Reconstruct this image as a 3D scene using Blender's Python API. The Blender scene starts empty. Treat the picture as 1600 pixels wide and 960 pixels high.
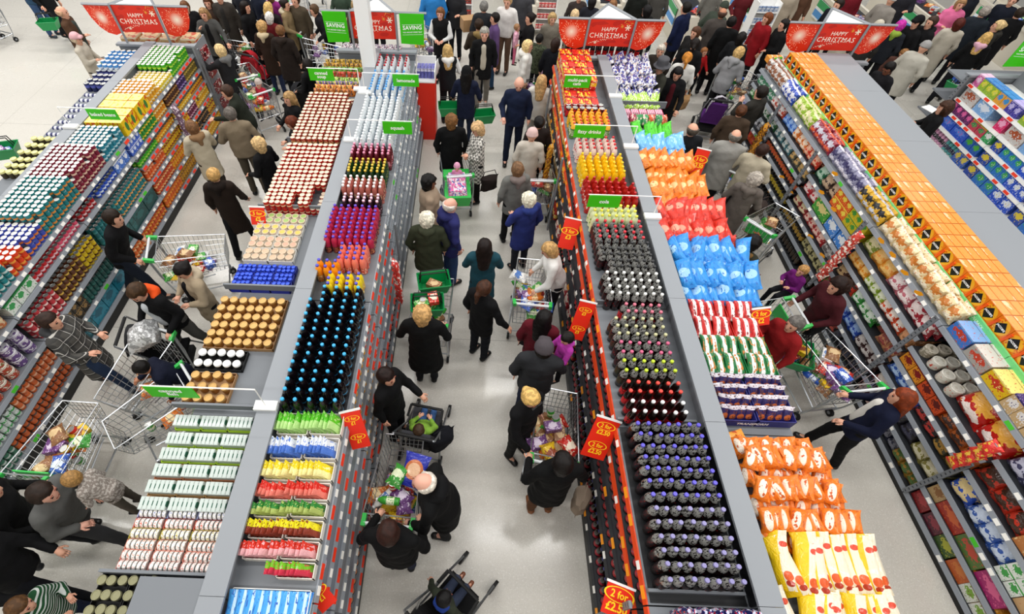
import bpy, math, random
import numpy as np
from mathutils import Matrix, Vector, Euler
random.seed(7)
SC = bpy.context.scene
COL = SC.collection
# ------------------------------------------------------------------ camera
F_PX, YAW, PITCH, ROLL, PX0, PY0, CAM_H = 751.65, -0.0149, 0.9189, 0.0231, 718.7, 480.0, 6.2
def _axes():
    cy, sy = math.cos(YAW), math.sin(YAW)
    f = np.array([sy*math.cos(PITCH), cy*math.cos(PITCH), -math.sin(PITCH)])
    r = np.array([cy, -sy, 0.0]); u = np.cross(r, f)
    c, s = math.cos(ROLL), math.sin(ROLL)
    return c*r + s*u, -s*r + c*u, f
AR, AU, AF = _axes()
cam = bpy.data.cameras.new('camera')
cam.sensor_width = 36.0; cam.sensor_fit = 'HORIZONTAL'
cam.lens = 36.0*F_PX/1600.0
cam.shift_x = (800.0-PX0)/1600.0
cam.clip_end = 200
camo = bpy.data.objects.new('camera', cam); COL.objects.link(camo)
mw = Matrix.Identity(4)
for i in range(3):
    mw[i][0] = AR[i]; mw[i][1] = AU[i]; mw[i][2] = -AF[i]
mw[2][3] = CAM_H
camo.matrix_world = mw
SC.camera = camo
# ------------------------------------------------------------------ world, lamps, exposure
SC.view_settings.view_transform = 'Standard'
SC.view_settings.look = 'None'
SC.view_settings.gamma = 1.0
SC.view_settings.use_curve_mapping = False
SC.view_settings.exposure = 0.0
wd = bpy.data.worlds.new('hall_light'); SC.world = wd; wd.use_nodes = True
bgn = wd.node_tree.nodes['Background']
bgn.inputs[0].default_value = (0.96, 0.98, 1.0, 1); bgn.inputs[1].default_value = 0.16
def ceiling_lamp(x, y, sx, sy, power):
    l = bpy.data.lights.new('ceiling_lamp', 'AREA'); l.shape = 'RECTANGLE'
    l.size = sx; l.size_y = sy; l.energy = power; l.color = (1.0, 0.985, 0.96)
    o = bpy.data.objects.new('ceiling_lamp', l); o.location = (x, y, 8.6); COL.objects.link(o)
for ly in (-1.5, 3.2, 7.9, 12.6, 17.3):
    for lx in (-12.0, -4.2, 3.6, 11.4):
        ceiling_lamp(lx, ly, 6.4, 0.5, 218 if lx > -10 or ly < 5 else 400)
# ------------------------------------------------------------------ picture <-> place
def ray(px, py):
    return AR*((px-PX0)/F_PX) - AU*((py-PY0)/F_PX) + AF
def at(px, py, z=0.0):
    d = ray(px, py); t = (z-CAM_H)/d[2]
    return Vector((d[0]*t, d[1]*t, z))
def rowY(X, z, py):
    lo, hi = -1.0, 25.0
    for _ in range(40):
        m = (lo+hi)/2; v = np.array([X, m, z-CAM_H])
        y = PY0 - F_PX*np.dot(v, AU)/np.dot(v, AF)
        if y > py: lo = m
        else: hi = m
    return lo
# ------------------------------------------------------------------ mesh helpers
class MB:
    def __init__(s): s.v = []; s.f = []; s.m = []; s.mats = []
    def mi(s, mat):
        if mat not in s.mats: s.mats.append(mat)
        return s.mats.index(mat)
    def add(s, V, F, mat):
        n = len(s.v); s.v.extend([tuple(p) for p in V]); k = s.mi(mat)
        for f in F: s.f.append(tuple(i+n for i in f)); s.m.append(k)
        return s
    def box(s, x0, y0, z0, x1, y1, z1, mat, bottom=True):
        V = [(x0,y0,z0),(x1,y0,z0),(x1,y1,z0),(x0,y1,z0),(x0,y0,z1),(x1,y0,z1),(x1,y1,z1),(x0,y1,z1)]
        F = [(4,5,6,7),(0,1,5,4),(1,2,6,5),(2,3,7,6),(3,0,4,7)]
        if bottom: F.append((3,2,1,0))
        return s.add(V, F, mat)
    def hexa(s, V, mat):
        return s.add(V, [(4,5,6,7),(0,1,5,4),(1,2,6,5),(2,3,7,6),(3,0,4,7),(3,2,1,0)], mat)
    def bar(s, a, b, r, mat, n=4, r2=None):
        a = Vector(a); b = Vector(b); d = (b-a)
        if d.length < 1e-6: return s
        d.normalize(); u = d.orthogonal().normalized(); w = d.cross(u); r2 = r if r2 is None else r2
        V = []
        for p, q in ((a, r), (b, r2)):
            for i in range(n):
                t = 2*math.pi*(i+.5)/n; V.append(p + u*(q*math.cos(t)) + w*(q*math.sin(t)))
        F = [(i, (i+1) % n, n+(i+1) % n, n+i) for i in range(n)]
        F += [tuple(range(n-1, -1, -1)), tuple(range(n, 2*n))]
        return s.add(V, F, mat)
    def path(s, pts, r, mat, n=5):
        for a, b in zip(pts[:-1], pts[1:]): s.bar(a, b, r, mat, n)
        return s
    def lathe(s, prof, mat, n=14, cx=0, cy=0, mats=None, cap=True):
        # prof: [(r,z)...] bottom to top; mats: one per band
        base = len(s.v); m = len(prof)
        for r, z in prof:
            for i in range(n):
                t = 2*math.pi*i/n; s.v.append((cx+r*math.cos(t), cy+r*math.sin(t), z))
        for j in range(m-1):
            k = s.mi(mats[j] if mats else mat)
            for i in range(n):
                i2 = (i+1) % n
                s.f.append((base+j*n+i, base+j*n+i2, base+(j+1)*n+i2, base+(j+1)*n+i)); s.m.append(k)
        if cap:
            s.f.append(tuple(base+(m-1)*n+i for i in range(n))); s.m.append(s.mi(mats[-1] if mats else mat))
        return s
    def mesh(s, name, smooth=False):
        me = bpy.data.meshes.new(name)
        me.from_pydata(s.v, [], s.f)
        for m in s.mats: me.materials.append(m)
        me.polygons.foreach_set('material_index', s.m)
        if smooth:
            me.polygons.foreach_set('use_smooth', [True]*len(s.f))
        me.update()
        if smooth: me.set_sharp_from_angle(angle=.62)
        return me
def props(o, label=None, cat=None, group=None, kind=None):
    if label: o['label'] = label
    if cat: o['category'] = cat
    if group: o['group'] = group
    if kind: o['kind'] = kind
    return o
def O(name, data, parent=None, loc=(0,0,0), rot=(0,0,0), label=None, cat=None, group=None, kind=None, sc=None):
    if isinstance(data, MB): data = data.mesh(name)
    o = bpy.data.objects.new(name, data); COL.objects.link(o)
    o.location = loc
    if not isinstance(rot, (tuple, list, Euler)): rot = (0, 0, rot)
    o.rotation_euler = rot
    if sc is not None: o.scale = sc if isinstance(sc, (tuple, list)) else (sc, sc, sc)
    if parent is not None: o.parent = parent
    return props(o, label, cat, group, kind)
# a prototype is [(name, mesh), (partname, mesh), ...]; the first is the thing itself, or an Empty when its mesh is None
def place(proto, loc, rot=0, label=None, cat=None, group=None, sc=None):
    r = O(proto[0][0], proto[0][1], None, loc, rot, label, cat, group, sc=sc)
    for nm, me in proto[1:]: O(nm, me, r)
    return r
# ------------------------------------------------------------------ materials
def lin(c):
    if isinstance(c, str):
        c = c.lstrip('#'); c = [int(c[i:i+2], 16)/255 for i in (0, 2, 4)]
        return tuple((x/12.92 if x <= .04045 else ((x+.055)/1.055)**2.4) for x in c)
    return tuple(c)
_M = {}
def mat(col, rough=.45, metal=0.0, trans=0.0, emit=0.0, coat=0.0, ior=1.45, vary=0.0):
    key = (col, rough, metal, trans, emit, coat, vary)
    if key in _M: return _M[key]
    m = bpy.data.materials.new('plain'); m.use_nodes = True
    b = m.node_tree.nodes['Principled BSDF']; c = lin(col)
    b.inputs['Base Color'].default_value = (*c, 1); b.inputs['Roughness'].default_value = rough
    b.inputs['Metallic'].default_value = metal; b.inputs['IOR'].default_value = ior
    b.inputs['Transmission Weight'].default_value = trans
    b.inputs['Coat Weight'].default_value = coat
    if emit: b.inputs['Emission Color'].default_value = (*c, 1); b.inputs['Emission Strength'].default_value = emit
    if vary:
        nt = m.node_tree; oi = nt.nodes.new('ShaderNodeObjectInfo'); hs = nt.nodes.new('ShaderNodeHueSaturation')
        mr = nt.nodes.new('ShaderNodeMapRange'); mr.inputs[3].default_value = 1-vary; mr.inputs[4].default_value = 1+vary
        nt.links.new(oi.outputs['Random'], mr.inputs[0]); nt.links.new(mr.outputs[0], hs.inputs['Value'])
        hs.inputs['Color'].default_value = (*c, 1); nt.links.new(hs.outputs[0], b.inputs['Base Color'])
    m.diffuse_color = (*c, 1)
    _M[key] = m
    return m
class NG:
    """small node-graph writer"""
    def __init__(s, m): s.nt = m.node_tree; s.n = s.nt.nodes; s.l = s.nt.links
    def new(s, t, **kw):
        o = s.n.new(t)
        for k, v in kw.items(): setattr(o, k, v)
        return o
    def math(s, op, a, b=None, c=None):
        o = s.new('ShaderNodeMath', operation=op)
        for i, x in enumerate((a, b, c)):
            if x is None: continue
            if isinstance(x, (int, float)): o.inputs[i].default_value = x
            else: s.l.new(x, o.inputs[i])
        return o.outputs[0]
    def mix(s, fac, a, b):
        o = s.new('ShaderNodeMix', data_type='RGBA')
        s.l.new(fac, o.inputs[0]) if not isinstance(fac, (int, float)) else setattr(o.inputs[0], 'default_value', fac)
        for sock, x in ((o.inputs[6], a), (o.inputs[7], b)):
            if isinstance(x, tuple): sock.default_value = (*x[:3], 1)
            else: s.l.new(x, sock)
        return o.outputs[2]
def pack(base, *layers, rough=.38, metal=0.0, coat=0.0, seed=0, bump=0.0):
    """printed packaging: base colour and flat print in the pack's own coordinates (0..1 across the pack)"""
    key = ('pack', base, layers, rough, metal, coat, bump)
    if key in _M: return _M[key]
    m = bpy.data.materials.new('printed_pack'); m.use_nodes = True
    g = NG(m); b = g.n['Principled BSDF']
    tc = g.new('ShaderNodeTexCoord'); sp = g.new('ShaderNodeSeparateXYZ'); g.l.new(tc.outputs['Generated'], sp.inputs[0])
    ax = {'x': sp.outputs[0], 'y': sp.outputs[1], 'z': sp.outputs[2]}
    cur = lin(base)
    for L in layers:
        k = L[0]
        if k == 'logo':
            _, a, c, b2, d, rx, ry, col = L
            e = g.math('ADD', g.math('POWER', g.math('ABSOLUTE', g.math('DIVIDE', g.math('SUBTRACT', ax[a], c), rx)), 2.0),
                       g.math('POWER', g.math('ABSOLUTE', g.math('DIVIDE', g.math('SUBTRACT', ax[b2], d), ry)), 2.0))
            nz = g.new('ShaderNodeTexNoise'); nz.inputs['Scale'].default_value = 6.5; nz.inputs['Detail'].default_value = 2.0; g.l.new(tc.outputs['Generated'], nz.inputs['Vector'])
            msk = g.math('LESS_THAN', g.math('MULTIPLY', e, g.math('ADD', g.math('MULTIPLY', nz.outputs[0], 5.0), -1.4)), 1.0)
        elif k == 'band':
            _, a, lo, hi, col = L
            msk = g.math('MULTIPLY', g.math('GREATER_THAN', ax[a], lo), g.math('LESS_THAN', ax[a], hi))
        elif k == 'stripe':
            _, a, n, duty, col = L
            msk = g.math('LESS_THAN', g.math('FRACT', g.math('MULTIPLY', ax[a], float(n))), duty)
        elif k == 'spot':
            _, a, c, b2, d, rx, ry, col = L
            e = g.math('ADD', g.math('POWER', g.math('ABSOLUTE', g.math('DIVIDE', g.math('SUBTRACT', ax[a], c), rx)), 2.0),
                       g.math('POWER', g.math('ABSOLUTE', g.math('DIVIDE', g.math('SUBTRACT', ax[b2], d), ry)), 2.0))
            msk = g.math('LESS_THAN', e, 1.0)
        elif k == 'tri':
            _, a, lo, hi, b2, c2, col = L
            msk = g.math('MULTIPLY', g.math('GREATER_THAN', ax[a], lo), g.math('LESS_THAN', ax[a], hi))
        elif k == 'quad':
            _, a, lo, hi, b2, lo2, hi2, col = L
            msk = g.math('MULTIPLY', g.math('MULTIPLY', g.math('GREATER_THAN', ax[a], lo-.01), g.math('LESS_THAN', ax[a], hi)), g.math('MULTIPLY', g.math('GREATER_THAN', ax[b2], lo2), g.math('LESS_THAN', ax[b2], hi2)))
        elif k == 'spot2':
            _, a, c, b2, d, rx, ry, col, a3, lo, hi = L
            e = g.math('ADD', g.math('POWER', g.math('ABSOLUTE', g.math('DIVIDE', g.math('SUBTRACT', ax[a], c), rx)), 2.0),
                       g.math('POWER', g.math('ABSOLUTE', g.math('DIVIDE', g.math('SUBTRACT', ax[b2], d), ry)), 2.0))
            msk = g.math('MULTIPLY', g.math('LESS_THAN', e, 1.0), g.math('MULTIPLY', g.math('GREATER_THAN', ax[a3], lo), g.math('LESS_THAN', ax[a3], hi)))
        elif k == 'diag':
            _, a, b2, n, duty, col = L
            msk = g.math('LESS_THAN', g.math('FRACT', g.math('MULTIPLY', g.math('ADD', ax[a], ax[b2]), float(n))), duty)
        elif k == 'blotch':
            _, scale, th, col = L
            nz = g.new('ShaderNodeTexNoise'); nz.inputs['Scale'].default_value = scale; nz.inputs['Detail'].default_value = 1.0
            oi = g.new('ShaderNodeObjectInfo'); va = g.new('ShaderNodeVectorMath', operation='ADD')
            g.l.new(tc.outputs['Generated'], va.inputs[0])
            cb = g.new('ShaderNodeCombineXYZ'); g.l.new(oi.outputs['Random'], cb.inputs[0]); g.l.new(cb.outputs[0], va.inputs[1])
            g.l.new(va.outputs[0], nz.inputs['Vector'])
            msk = g.math('GREATER_THAN', nz.outputs[0], th)
        c = lin(col)
        cur = g.mix(msk, cur, c)
    if isinstance(cur, tuple): b.inputs['Base Color'].default_value = (*cur, 1)
    else: g.l.new(cur, b.inputs['Base Color'])
    b.inputs['Roughness'].default_value = rough; b.inputs['Metallic'].default_value = metal; b.inputs['Coat Weight'].default_value = coat
    if bump:
        nz = g.new('ShaderNodeTexNoise'); nz.inputs['Scale'].default_value = 7; nz.inputs['Detail'].default_value = 4; nz.inputs['Distortion'].default_value = 1.2; bp = g.new('ShaderNodeBump')
        g.l.new(tc.outputs['Generated'], nz.inputs['Vector']); g.l.new(nz.outputs[0], bp.inputs['Height'])
        bp.inputs['Strength'].default_value = bump; bp.inputs['Distance'].default_value = .02; g.l.new(bp.outputs[0], b.inputs['Normal'])
    _M[key] = m
    return m
GREY = mat('#73777C', .5); GREY_D = mat('#4E5358', .45); GREY_L = mat('#8B8F94', .45)
BLACK = mat('#0B0B0C', .5); WHITE = mat('#F2F2EF', .4); CHROME = mat('#C9CCCF', .22, .9)
RED = mat('#E02912', .4); GREEN = mat('#3FC312', .4); GREEN_B = mat('#0C8A47', .35); RUBBER = mat('#141414', .7)
KRAFT = mat('#A9825A', .7)
# lettering as flat print: a text curve turned into a mesh
_T = {}
def text_mesh(s, size, m, align='CENTER', shear=0.0, thick=0.0, space=1.0, line=1.0, bold=0.0):
    key = (s, size, m.name, align, shear, bold, space)
    if key in _T: return _T[key]
    cu = bpy.data.curves.new('lettering', 'FONT'); cu.body = s; cu.size = size; cu.align_x = align; cu.align_y = 'CENTER'
    cu.shear = shear; cu.extrude = .0008; cu.resolution_u = 2; cu.offset = bold; cu.space_character = space; cu.space_line = line
    to = bpy.data.objects.new('lettering', cu); COL.objects.link(to)
    dg = bpy.context.evaluated_depsgraph_get(); dg.update()
    me = bpy.data.meshes.new_from_object(to.evaluated_get(dg)); me.name = 'lettering'
    bpy.data.objects.remove(to); bpy.data.curves.remove(cu)
    me.materials.clear(); me.materials.append(m)
    _T[key] = me
    return me
# ================================================================== lettering made first (cheap while the scene is small)
T_WHITE = mat('#FFFFFF', .5); T_YEL = mat('#FFD21E', .5); T_CREAM = mat('#FFF3E2', .5); T_BRN = mat('#7A2A12', .6)
TXT = {k: text_mesh(k, .085, T_WHITE, bold=.002, line=.8) for k in
       ('baked beans', 'canned\nsoup', 'canned\nfish', 'lemonade', 'squash', 'multi-pack\ncans', 'fizzy drinks', 'cola')}
T_HAPPY = text_mesh('HAPPY', .1, T_CREAM); T_XMAS = text_mesh('CHRISTMAS', .125, T_CREAM, space=1.12)
T_SAVE = text_mesh('SAVING', .125, T_WHITE, space=1.05, bold=.003); T_SAVE2 = text_mesh('YOU MONEY EVERY DAY', .052, T_WHITE, bold=.001)
T_P = {k: text_mesh(k, .11, T_YEL, bold=.002) for k in ('2 for', '3 for', '5 for')}
T_P2 = {k: text_mesh(k, .12, T_YEL, bold=.003) for k in ('£1', '£2', '£3', '£2.50', '£3.50', '£5')}
T_ANY = text_mesh('any', .06, T_YEL)
T_JAC = text_mesh('JACOB\'S', .032, T_WHITE, bold=.001)
T_CRK = text_mesh('CRACKERBREAD', .05, T_BRN, bold=.001)
T_TRF = text_mesh('TRANSFORM', .07, T_WHITE, bold=.002)
T_ROLL = text_mesh('ROLLBACK', .045, mat('#E8FBE0', .5))
# ================================================================== floor
def floor_mat():
    m = bpy.data.materials.new('speckled_vinyl'); m.use_nodes = True; g = NG(m); b = g.n['Principled BSDF']
    tc = g.new('ShaderNodeTexCoord')
    n1 = g.new('ShaderNodeTexNoise'); n1.inputs['Scale'].default_value = 55; n1.inputs['Detail'].default_value = 2
    n2 = g.new('ShaderNodeTexNoise'); n2.inputs['Scale'].default_value = 1.1; n2.inputs['Detail'].default_value = 4
    n3 = g.new('ShaderNodeTexVoronoi'); n3.inputs['Scale'].default_value = 95
    for n in (n1, n2, n3): g.l.new(tc.outputs['Object'], n.inputs['Vector'])
    base = lin('#CFCBC2')
    c = g.mix(g.math('MULTIPLY', g.math('LESS_THAN', n3.outputs[0], .24), .55), base, lin('#8F8A80'))
    c = g.mix(g.math('MULTIPLY', g.math('GREATER_THAN', n1.outputs[0], .62), .5), c, lin('#EDEBE6'))
    c = g.mix(g.math('MULTIPLY', n2.outputs[0], .22), c, lin('#B9B3A6'))
    sp = g.new('ShaderNodeSeparateXYZ'); g.l.new(tc.outputs['Object'], sp.inputs[0])
    for ax_, step in ((1, 5.35), (0, 4.2)):
        ln = g.math('LESS_THAN', g.math('FRACT', g.math('DIVIDE', g.math('ADD', sp.outputs[ax_], 44.05), step)), .0022)
        c = g.mix(g.math('MULTIPLY', ln, .5), c, lin('#7F7B74'))
    g.l.new(c, b.inputs['Base Color'])
    r = g.new('ShaderNodeMapRange'); g.l.new(n2.outputs[0], r.inputs[0]); r.inputs[3].default_value = .2; r.inputs[4].default_value = .36
    g.l.new(r.outputs[0], b.inputs['Roughness']); b.inputs['Coat Weight'].default_value = .35; b.inputs['Coat Roughness'].default_value = .12
    return m
O('floor', MB().box(-26, -6, -.1, 30, 34, 0, floor_mat()), label='pale speckled glossy vinyl supermarket floor', kind='structure')
O('wall_far', MB().box(-26, 33.8, 0, 30, 34, 9, mat('#D8D8D2', .7)), label='plain pale wall at the far side of the hall', kind='structure')
O('wall_near', MB().box(-26, -6, 0, 30, -5.8, 9, mat('#D8D8D2', .7)), label='plain pale wall behind the viewpoint', kind='structure')
# ================================================================== shelving
TICK_W = MB().box(-.035, -.002, -.02, .035, .002, .02, mat('#F4F1EA', .5)).mesh('price_ticket')
TICK_R = MB().box(-.06, -.002, -.021, .06, .002, .021, mat('#E8391B', .5)).mesh('price_ticket')
TICK_O = MB().box(-.05, -.002, -.021, .05, .002, .021, mat('#F59A1C', .5)).mesh('price_ticket')
TICK_G = MB().box(-.05, -.002, -.021, .05, .002, .021, mat('#46B52A', .5)).mesh('price_ticket')
DECK_Z = 1.58
class Unit: pass
def shelving(name, label, xc, y0, y1, side, face, base, far_face, levels, bays, spine_z=1.8, cap=.1, deck_far=1.5, strip='grey', tick='wr', tick_gap=.0, boards=None):
    """side: +1 when the shelf front that shows faces +X, -1 when it faces -X. levels: {bay index: [z...]}"""
    u = Unit(); u.root = O(name, None, None, (xc, y0, 0), label=label, cat='shelving'); R = u.root
    u.face = face; u.xc = xc; u.side = side; u.y0 = y0; u.y1 = y1; u.bays = bays; u.levels = levels; u.shelf = {}
    u.fx = lambda z: face+(base-side*.02-face)*max(0.0, min(1.0, (DECK_Z-z)/1.4))
    rng = random.Random(name+str(xc))
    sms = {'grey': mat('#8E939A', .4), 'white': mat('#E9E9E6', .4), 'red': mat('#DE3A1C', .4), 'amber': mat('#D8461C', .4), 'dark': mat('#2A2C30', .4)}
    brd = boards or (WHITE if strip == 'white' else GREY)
    for k, (a, b) in enumerate(bays):
        tk = tick if isinstance(tick, str) else tick[k]
        O('spine_panel', MB().box(-.05, a-y0+.004, .05, .05, b-y0-.004, spine_z-.02, GREY), R)
        O('spine_cap', MB().box(-cap, a-y0+.002, spine_z-.03, cap, b-y0-.002, spine_z, GREY_L), R)
        for kk, z in enumerate([DECK_Z]+levels[k]):
            fx = u.fx(z)
            x0, x1 = sorted((side*.05, fx-xc))
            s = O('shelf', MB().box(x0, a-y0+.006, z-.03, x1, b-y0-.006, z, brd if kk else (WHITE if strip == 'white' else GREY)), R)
            e = fx-xc
            ya, yb, o = a-y0+.006, b-y0-.006, side
            q = [(e+o*.012, ya, z-.045), (e+o*.03, ya, z-.045), (e+o*.03, yb, z-.045), (e+o*.012, yb, z-.045), (e, ya, z+.004), (e+o*.012, ya, z+.004), (e+o*.012, yb, z+.004), (e, yb, z+.004)]
            if o < 0: q = [q[i] for i in (1, 0, 3, 2, 5, 4, 7, 6)]
            sm = sms[strip if isinstance(strip, str) else strip[k]]
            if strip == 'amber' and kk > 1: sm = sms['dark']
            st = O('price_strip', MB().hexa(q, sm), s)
            yy = a+.06+rng.random()*.06
            while yy < b-.08:
                w = 'w' if rng.random() < .5 else 'r'
                me = {'wr': {'w': TICK_W, 'r': TICK_R}, 'w': {'w': TICK_W, 'r': None}, 'wo': {'w': TICK_W, 'r': TICK_O}}[tk][w]
                if tk == 'w' and rng.random() < .04: me = TICK_G
                if me is not None:
                    O('price_ticket', me, s, (e+side*.0215, yy-y0, z-.018), (-.36, 0, side*math.pi/2))
                yy += (.14 if w == 'w' else .165)+rng.random()*tick_gap
        zb = levels[k][-1]
        O('kick_plate', MB().box(min(side*.05, base-xc), a-y0, 0, max(side*.05, base-xc), b-y0, zb-.04, BLACK), R)
    # the side turned away
    for k, (a, b) in enumerate(bays):
        for z in (deck_far, 1.2, .85, .5, .2):
            x0, x1 = sorted((-side*.05, far_face-xc))
            O('shelf', MB().box(x0, a-y0+.006, z-.03, x1, b-y0-.006, z, GREY), R)
        O('kick_plate', MB().box(min(-side*.05, far_face-xc), a-y0, 0, max(-side*.05, far_face-xc), b-y0, .16, BLACK), R)
    return u
def slotted_post(u, y, z0, z1, out=.16):
    """front upright with a row of slots, part of its shelving"""
    R = u.root; x = u.face-u.xc+u.side*out
    b = MB(); n = int((z1-z0)/.06)
    b.box(x-.012, y-u.y0-.028, z0, x+.012, y-u.y0-.014, z1, GREY); b.box(x-.012, y-u.y0+.014, z0, x+.012, y-u.y0+.028, z1, GREY)
    for i in range(n+1):
        z = z0+(z1-z0)*i/n; b.box(x-.012, y-u.y0-.014, max(z0, z-.02), x+.012, y-u.y0+.014, min(z1, z+.02), GREY)
    b.box(x-u.side*.016-.003, y-u.y0-.014, z0, x-u.side*.016+.003, y-u.y0+.014, z1, GREY_D)
    O('slotted_upright', b, R)
def divider(u, y, x0, x1, z=DECK_Z, h=.09, name='deck_divider'):
    O(name, MB().box(x0-u.xc, y-u.y0-.012, z, x1-u.xc, y-u.y0+.012, z+h, GREY), u.root)

UA = shelving('shelving_unit', 'long grey shelving of tins left of the left-hand aisle', -6.3, .8, 9.62, +1, -5.57, -5.44, -7.05,
    {0: [1.32, .82, .50, .2], 1: [1.32, .82, .50, .2], 2: [1.32, .82, .50, .2], 3: [1.3, 1.07, .8, .5, .2], 4: [1.3, 1.07, .8, .5, .2]},
    [(.8, 3.3), (3.3, 5.0), (5.0, 6.6), (6.6, 8.1), (8.1, 9.62)], tick=('w', 'w', 'w', 'wr', 'wr'), tick_gap=.01)
UB = shelving('shelving_unit', 'grey shelving with squash bottles and soup tins left of the centre aisle', -1.9, -.6, 9.62, +1, -1.15, -1.03, -2.78,
    {k: [1.32, 1.06, .8, .52, .2] for k in range(7)},
    [(-.6, .42), (.42, 2.0), (2.0, 3.55), (3.55, 5.1), (5.1, 6.6), (6.6, 8.1), (8.1, 9.62)], tick=('wr', 'wr', 'wr', 'wr', 'w', 'w', 'w'), tick_gap=.01, deck_far=1.52)
UC = shelving('shelving_unit', 'grey shelving with cola bottles and snack bags right of the centre aisle', 2.5, -.6, 9.62, -1, 1.6, 1.52, 3.42,
    {k: [1.3, 1.02, .7, .2] for k in range(7)},
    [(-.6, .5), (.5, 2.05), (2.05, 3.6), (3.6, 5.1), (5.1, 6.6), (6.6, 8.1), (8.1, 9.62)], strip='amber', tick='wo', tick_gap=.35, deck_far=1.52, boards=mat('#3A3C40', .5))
UD = shelving('shelving_unit', 'tall shelving of crisps and crackers topped by orange cartons', 6.85, -.4, 9.75, -1, 5.72, 5.58, 7.24,
    {0: [1.26, .93, .6, .36, .12], 1: [1.14, .9, .67, .38, .12], 2: [1.26, 1.0, .72, .42, .14], 3: [1.24, .96, .7, .42, .14], 4: [1.3, 1.05, .8, .5, .18], 5: [1.3, 1.05, .8, .5, .18]},
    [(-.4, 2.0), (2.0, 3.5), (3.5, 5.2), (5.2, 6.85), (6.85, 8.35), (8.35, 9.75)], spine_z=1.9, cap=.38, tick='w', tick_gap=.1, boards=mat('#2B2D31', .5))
UE = shelving('shelving_unit', 'white-edged shelving of washing powder boxes beyond the far-right aisle', 10.45, 2.5, 9.4, -1, 9.6, 9.5, 11.3,
    {k: [1.3, 1.06, .8, .52, .2] for k in range(5)},
    [(2.5, 4.0), (4.0, 5.4), (5.4, 6.8), (6.8, 8.1), (8.1, 9.4)], spine_z=1.95, strip='white', tick='wr', tick_gap=.3)
for y, z0, z1 in ((6.85, .15, 1.68), (5.2, .3, 1.68), (3.52, .2, 1.72), (2.0, .12, 1.1)): slotted_post(UD, y, z0, z1)
slotted_post(UD, 8.35, .5, 1.62)
slotted_post(UC, 2.1, .25, 1.62); slotted_post(UC, .5, .25, 1.62); slotted_post(UC, 3.6, .5, 1.62)
slotted_post(UA, 9.58, .15, 1.7); slotted_post(UC, 6.4, .2, 1.7); slotted_post(UC, 8.6, .2, 1.7); slotted_post(UE, 9.36, .3, 1.75)
slotted_post(UB, 4.9, .9, 1.62)
# overhead shelf with the pale green edge on the tall unit
for k, (a, b) in enumerate(((1.2, 2.95), (2.95, 4.6), (4.6, 6.3), (6.3, 8.0), (8.0, 9.6))):
    s = O('overhead_shelf', MB().box(5.97-6.85, a+.4, 1.74, -.05, b+.4-.008, 1.77, GREY), UD.root)
    O('green_edge', MB().box(5.94-6.85, a+.4, 1.7, 5.965-6.85, b+.4-.008, 1.8, mat('#74D684', .4)), s, label='pale green shelf edge')
    for q in range(2):
        O('lettering', T_ROLL, s, (5.938-6.85, a+.4+.5+q*.8, 1.75), (math.pi/2, 0, -math.pi/2))
# ceiling column standing on the shelving
O('trim_column', MB().box(-2.04, 8.86, 0, -1.8, 9.1, 8.6, mat('#F1F2F2', .4)), label='square white column rising from the shelving left of the centre aisle', kind='structure')
# wide grey end block beside the nearest tins
O('spine_block', MB().box(-2.52+1.9, 0, DECK_Z-.1, .02, 1.12, 1.79, GREY), UB.root, (0, .02, 0))
# low-edge rails on the decks
for py in (220, 325, 450, 636, 897):
    y = rowY(-2.4, 1.62, py); divider(UB, y, -2.95, -2.0)
for py in (118, 212, 318):
    pass
for py in (470, 655, 925): divider(UC, rowY(2.0, 1.66, py), 1.6, 2.4, h=.07)
for py in (165,): divider(UC, rowY(3.0, 1.62, py), 2.6, 3.45, h=.12)
# inner upright plates on the crisps side of the cola shelving
# ================================================================== end bays with header boards
def burst_mat():
    m = bpy.data.materials.new('firework_print'); m.use_nodes = True; g = NG(m); b = g.n['Principled BSDF']
    tc = g.new('ShaderNodeTexCoord'); sp = g.new('ShaderNodeSeparateXYZ'); g.l.new(tc.outputs['Generated'], sp.inputs[0])
    x = g.math('SUBTRACT', sp.outputs[0], .5); z = g.math('SUBTRACT', sp.outputs[2], .56)
    r = g.math('SQRT', g.math('ADD', g.math('MULTIPLY', x, x), g.math('MULTIPLY', z, z)))
    a = g.math('ARCTAN2', z, x)
    ray_ = g.math('LESS_THAN', g.math('ABSOLUTE', g.math('SUBTRACT', g.math('FRACT', g.math('MULTIPLY', a, 28/6.2832)), .5)), .16)
    rn = g.new('ShaderNodeTexNoise'); rn.inputs['Scale'].default_value = 9; g.l.new(tc.outputs['Generated'], rn.inputs['Vector'])
    ray_ = g.math('MULTIPLY', ray_, g.math('LESS_THAN', r, g.math('MULTIPLY', rn.outputs[0], .62)))
    dots = g.new('ShaderNodeTexVoronoi'); dots.inputs['Scale'].default_value = 15; g.l.new(tc.outputs['Generated'], dots.inputs['Vector'])
    dm = g.math('MULTIPLY', g.math('LESS_THAN', dots.outputs[0], .26), g.math('MULTIPLY', g.math('GREATER_THAN', r, .22), g.math('LESS_THAN', r, .5)))
    core = g.math('SUBTRACT', 1.0, g.math('MULTIPLY', r, 4.2)); core = g.math('MAXIMUM', core, 0.0)
    c = g.mix(g.math('MULTIPLY', ray_, .75), lin('#E2300F'), lin('#FF9A76'))
    c = g.mix(g.math('MULTIPLY', dm, .8), c, lin('#FFC3A8'))
    c = g.mix(core, c, lin('#FFF0DC'))
    g.l.new(c, b.inputs['Base Color']); b.inputs['Roughness'].default_value = .4
    return m
BURST = burst_mat(); XRED = pack('#D9290F', ('blotch', 3.0, .62, '#C11F0B'), rough=.4)
SNOW = mat('#FFE9D0', .5); GOLD = mat('#E9A13B', .5)
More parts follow.
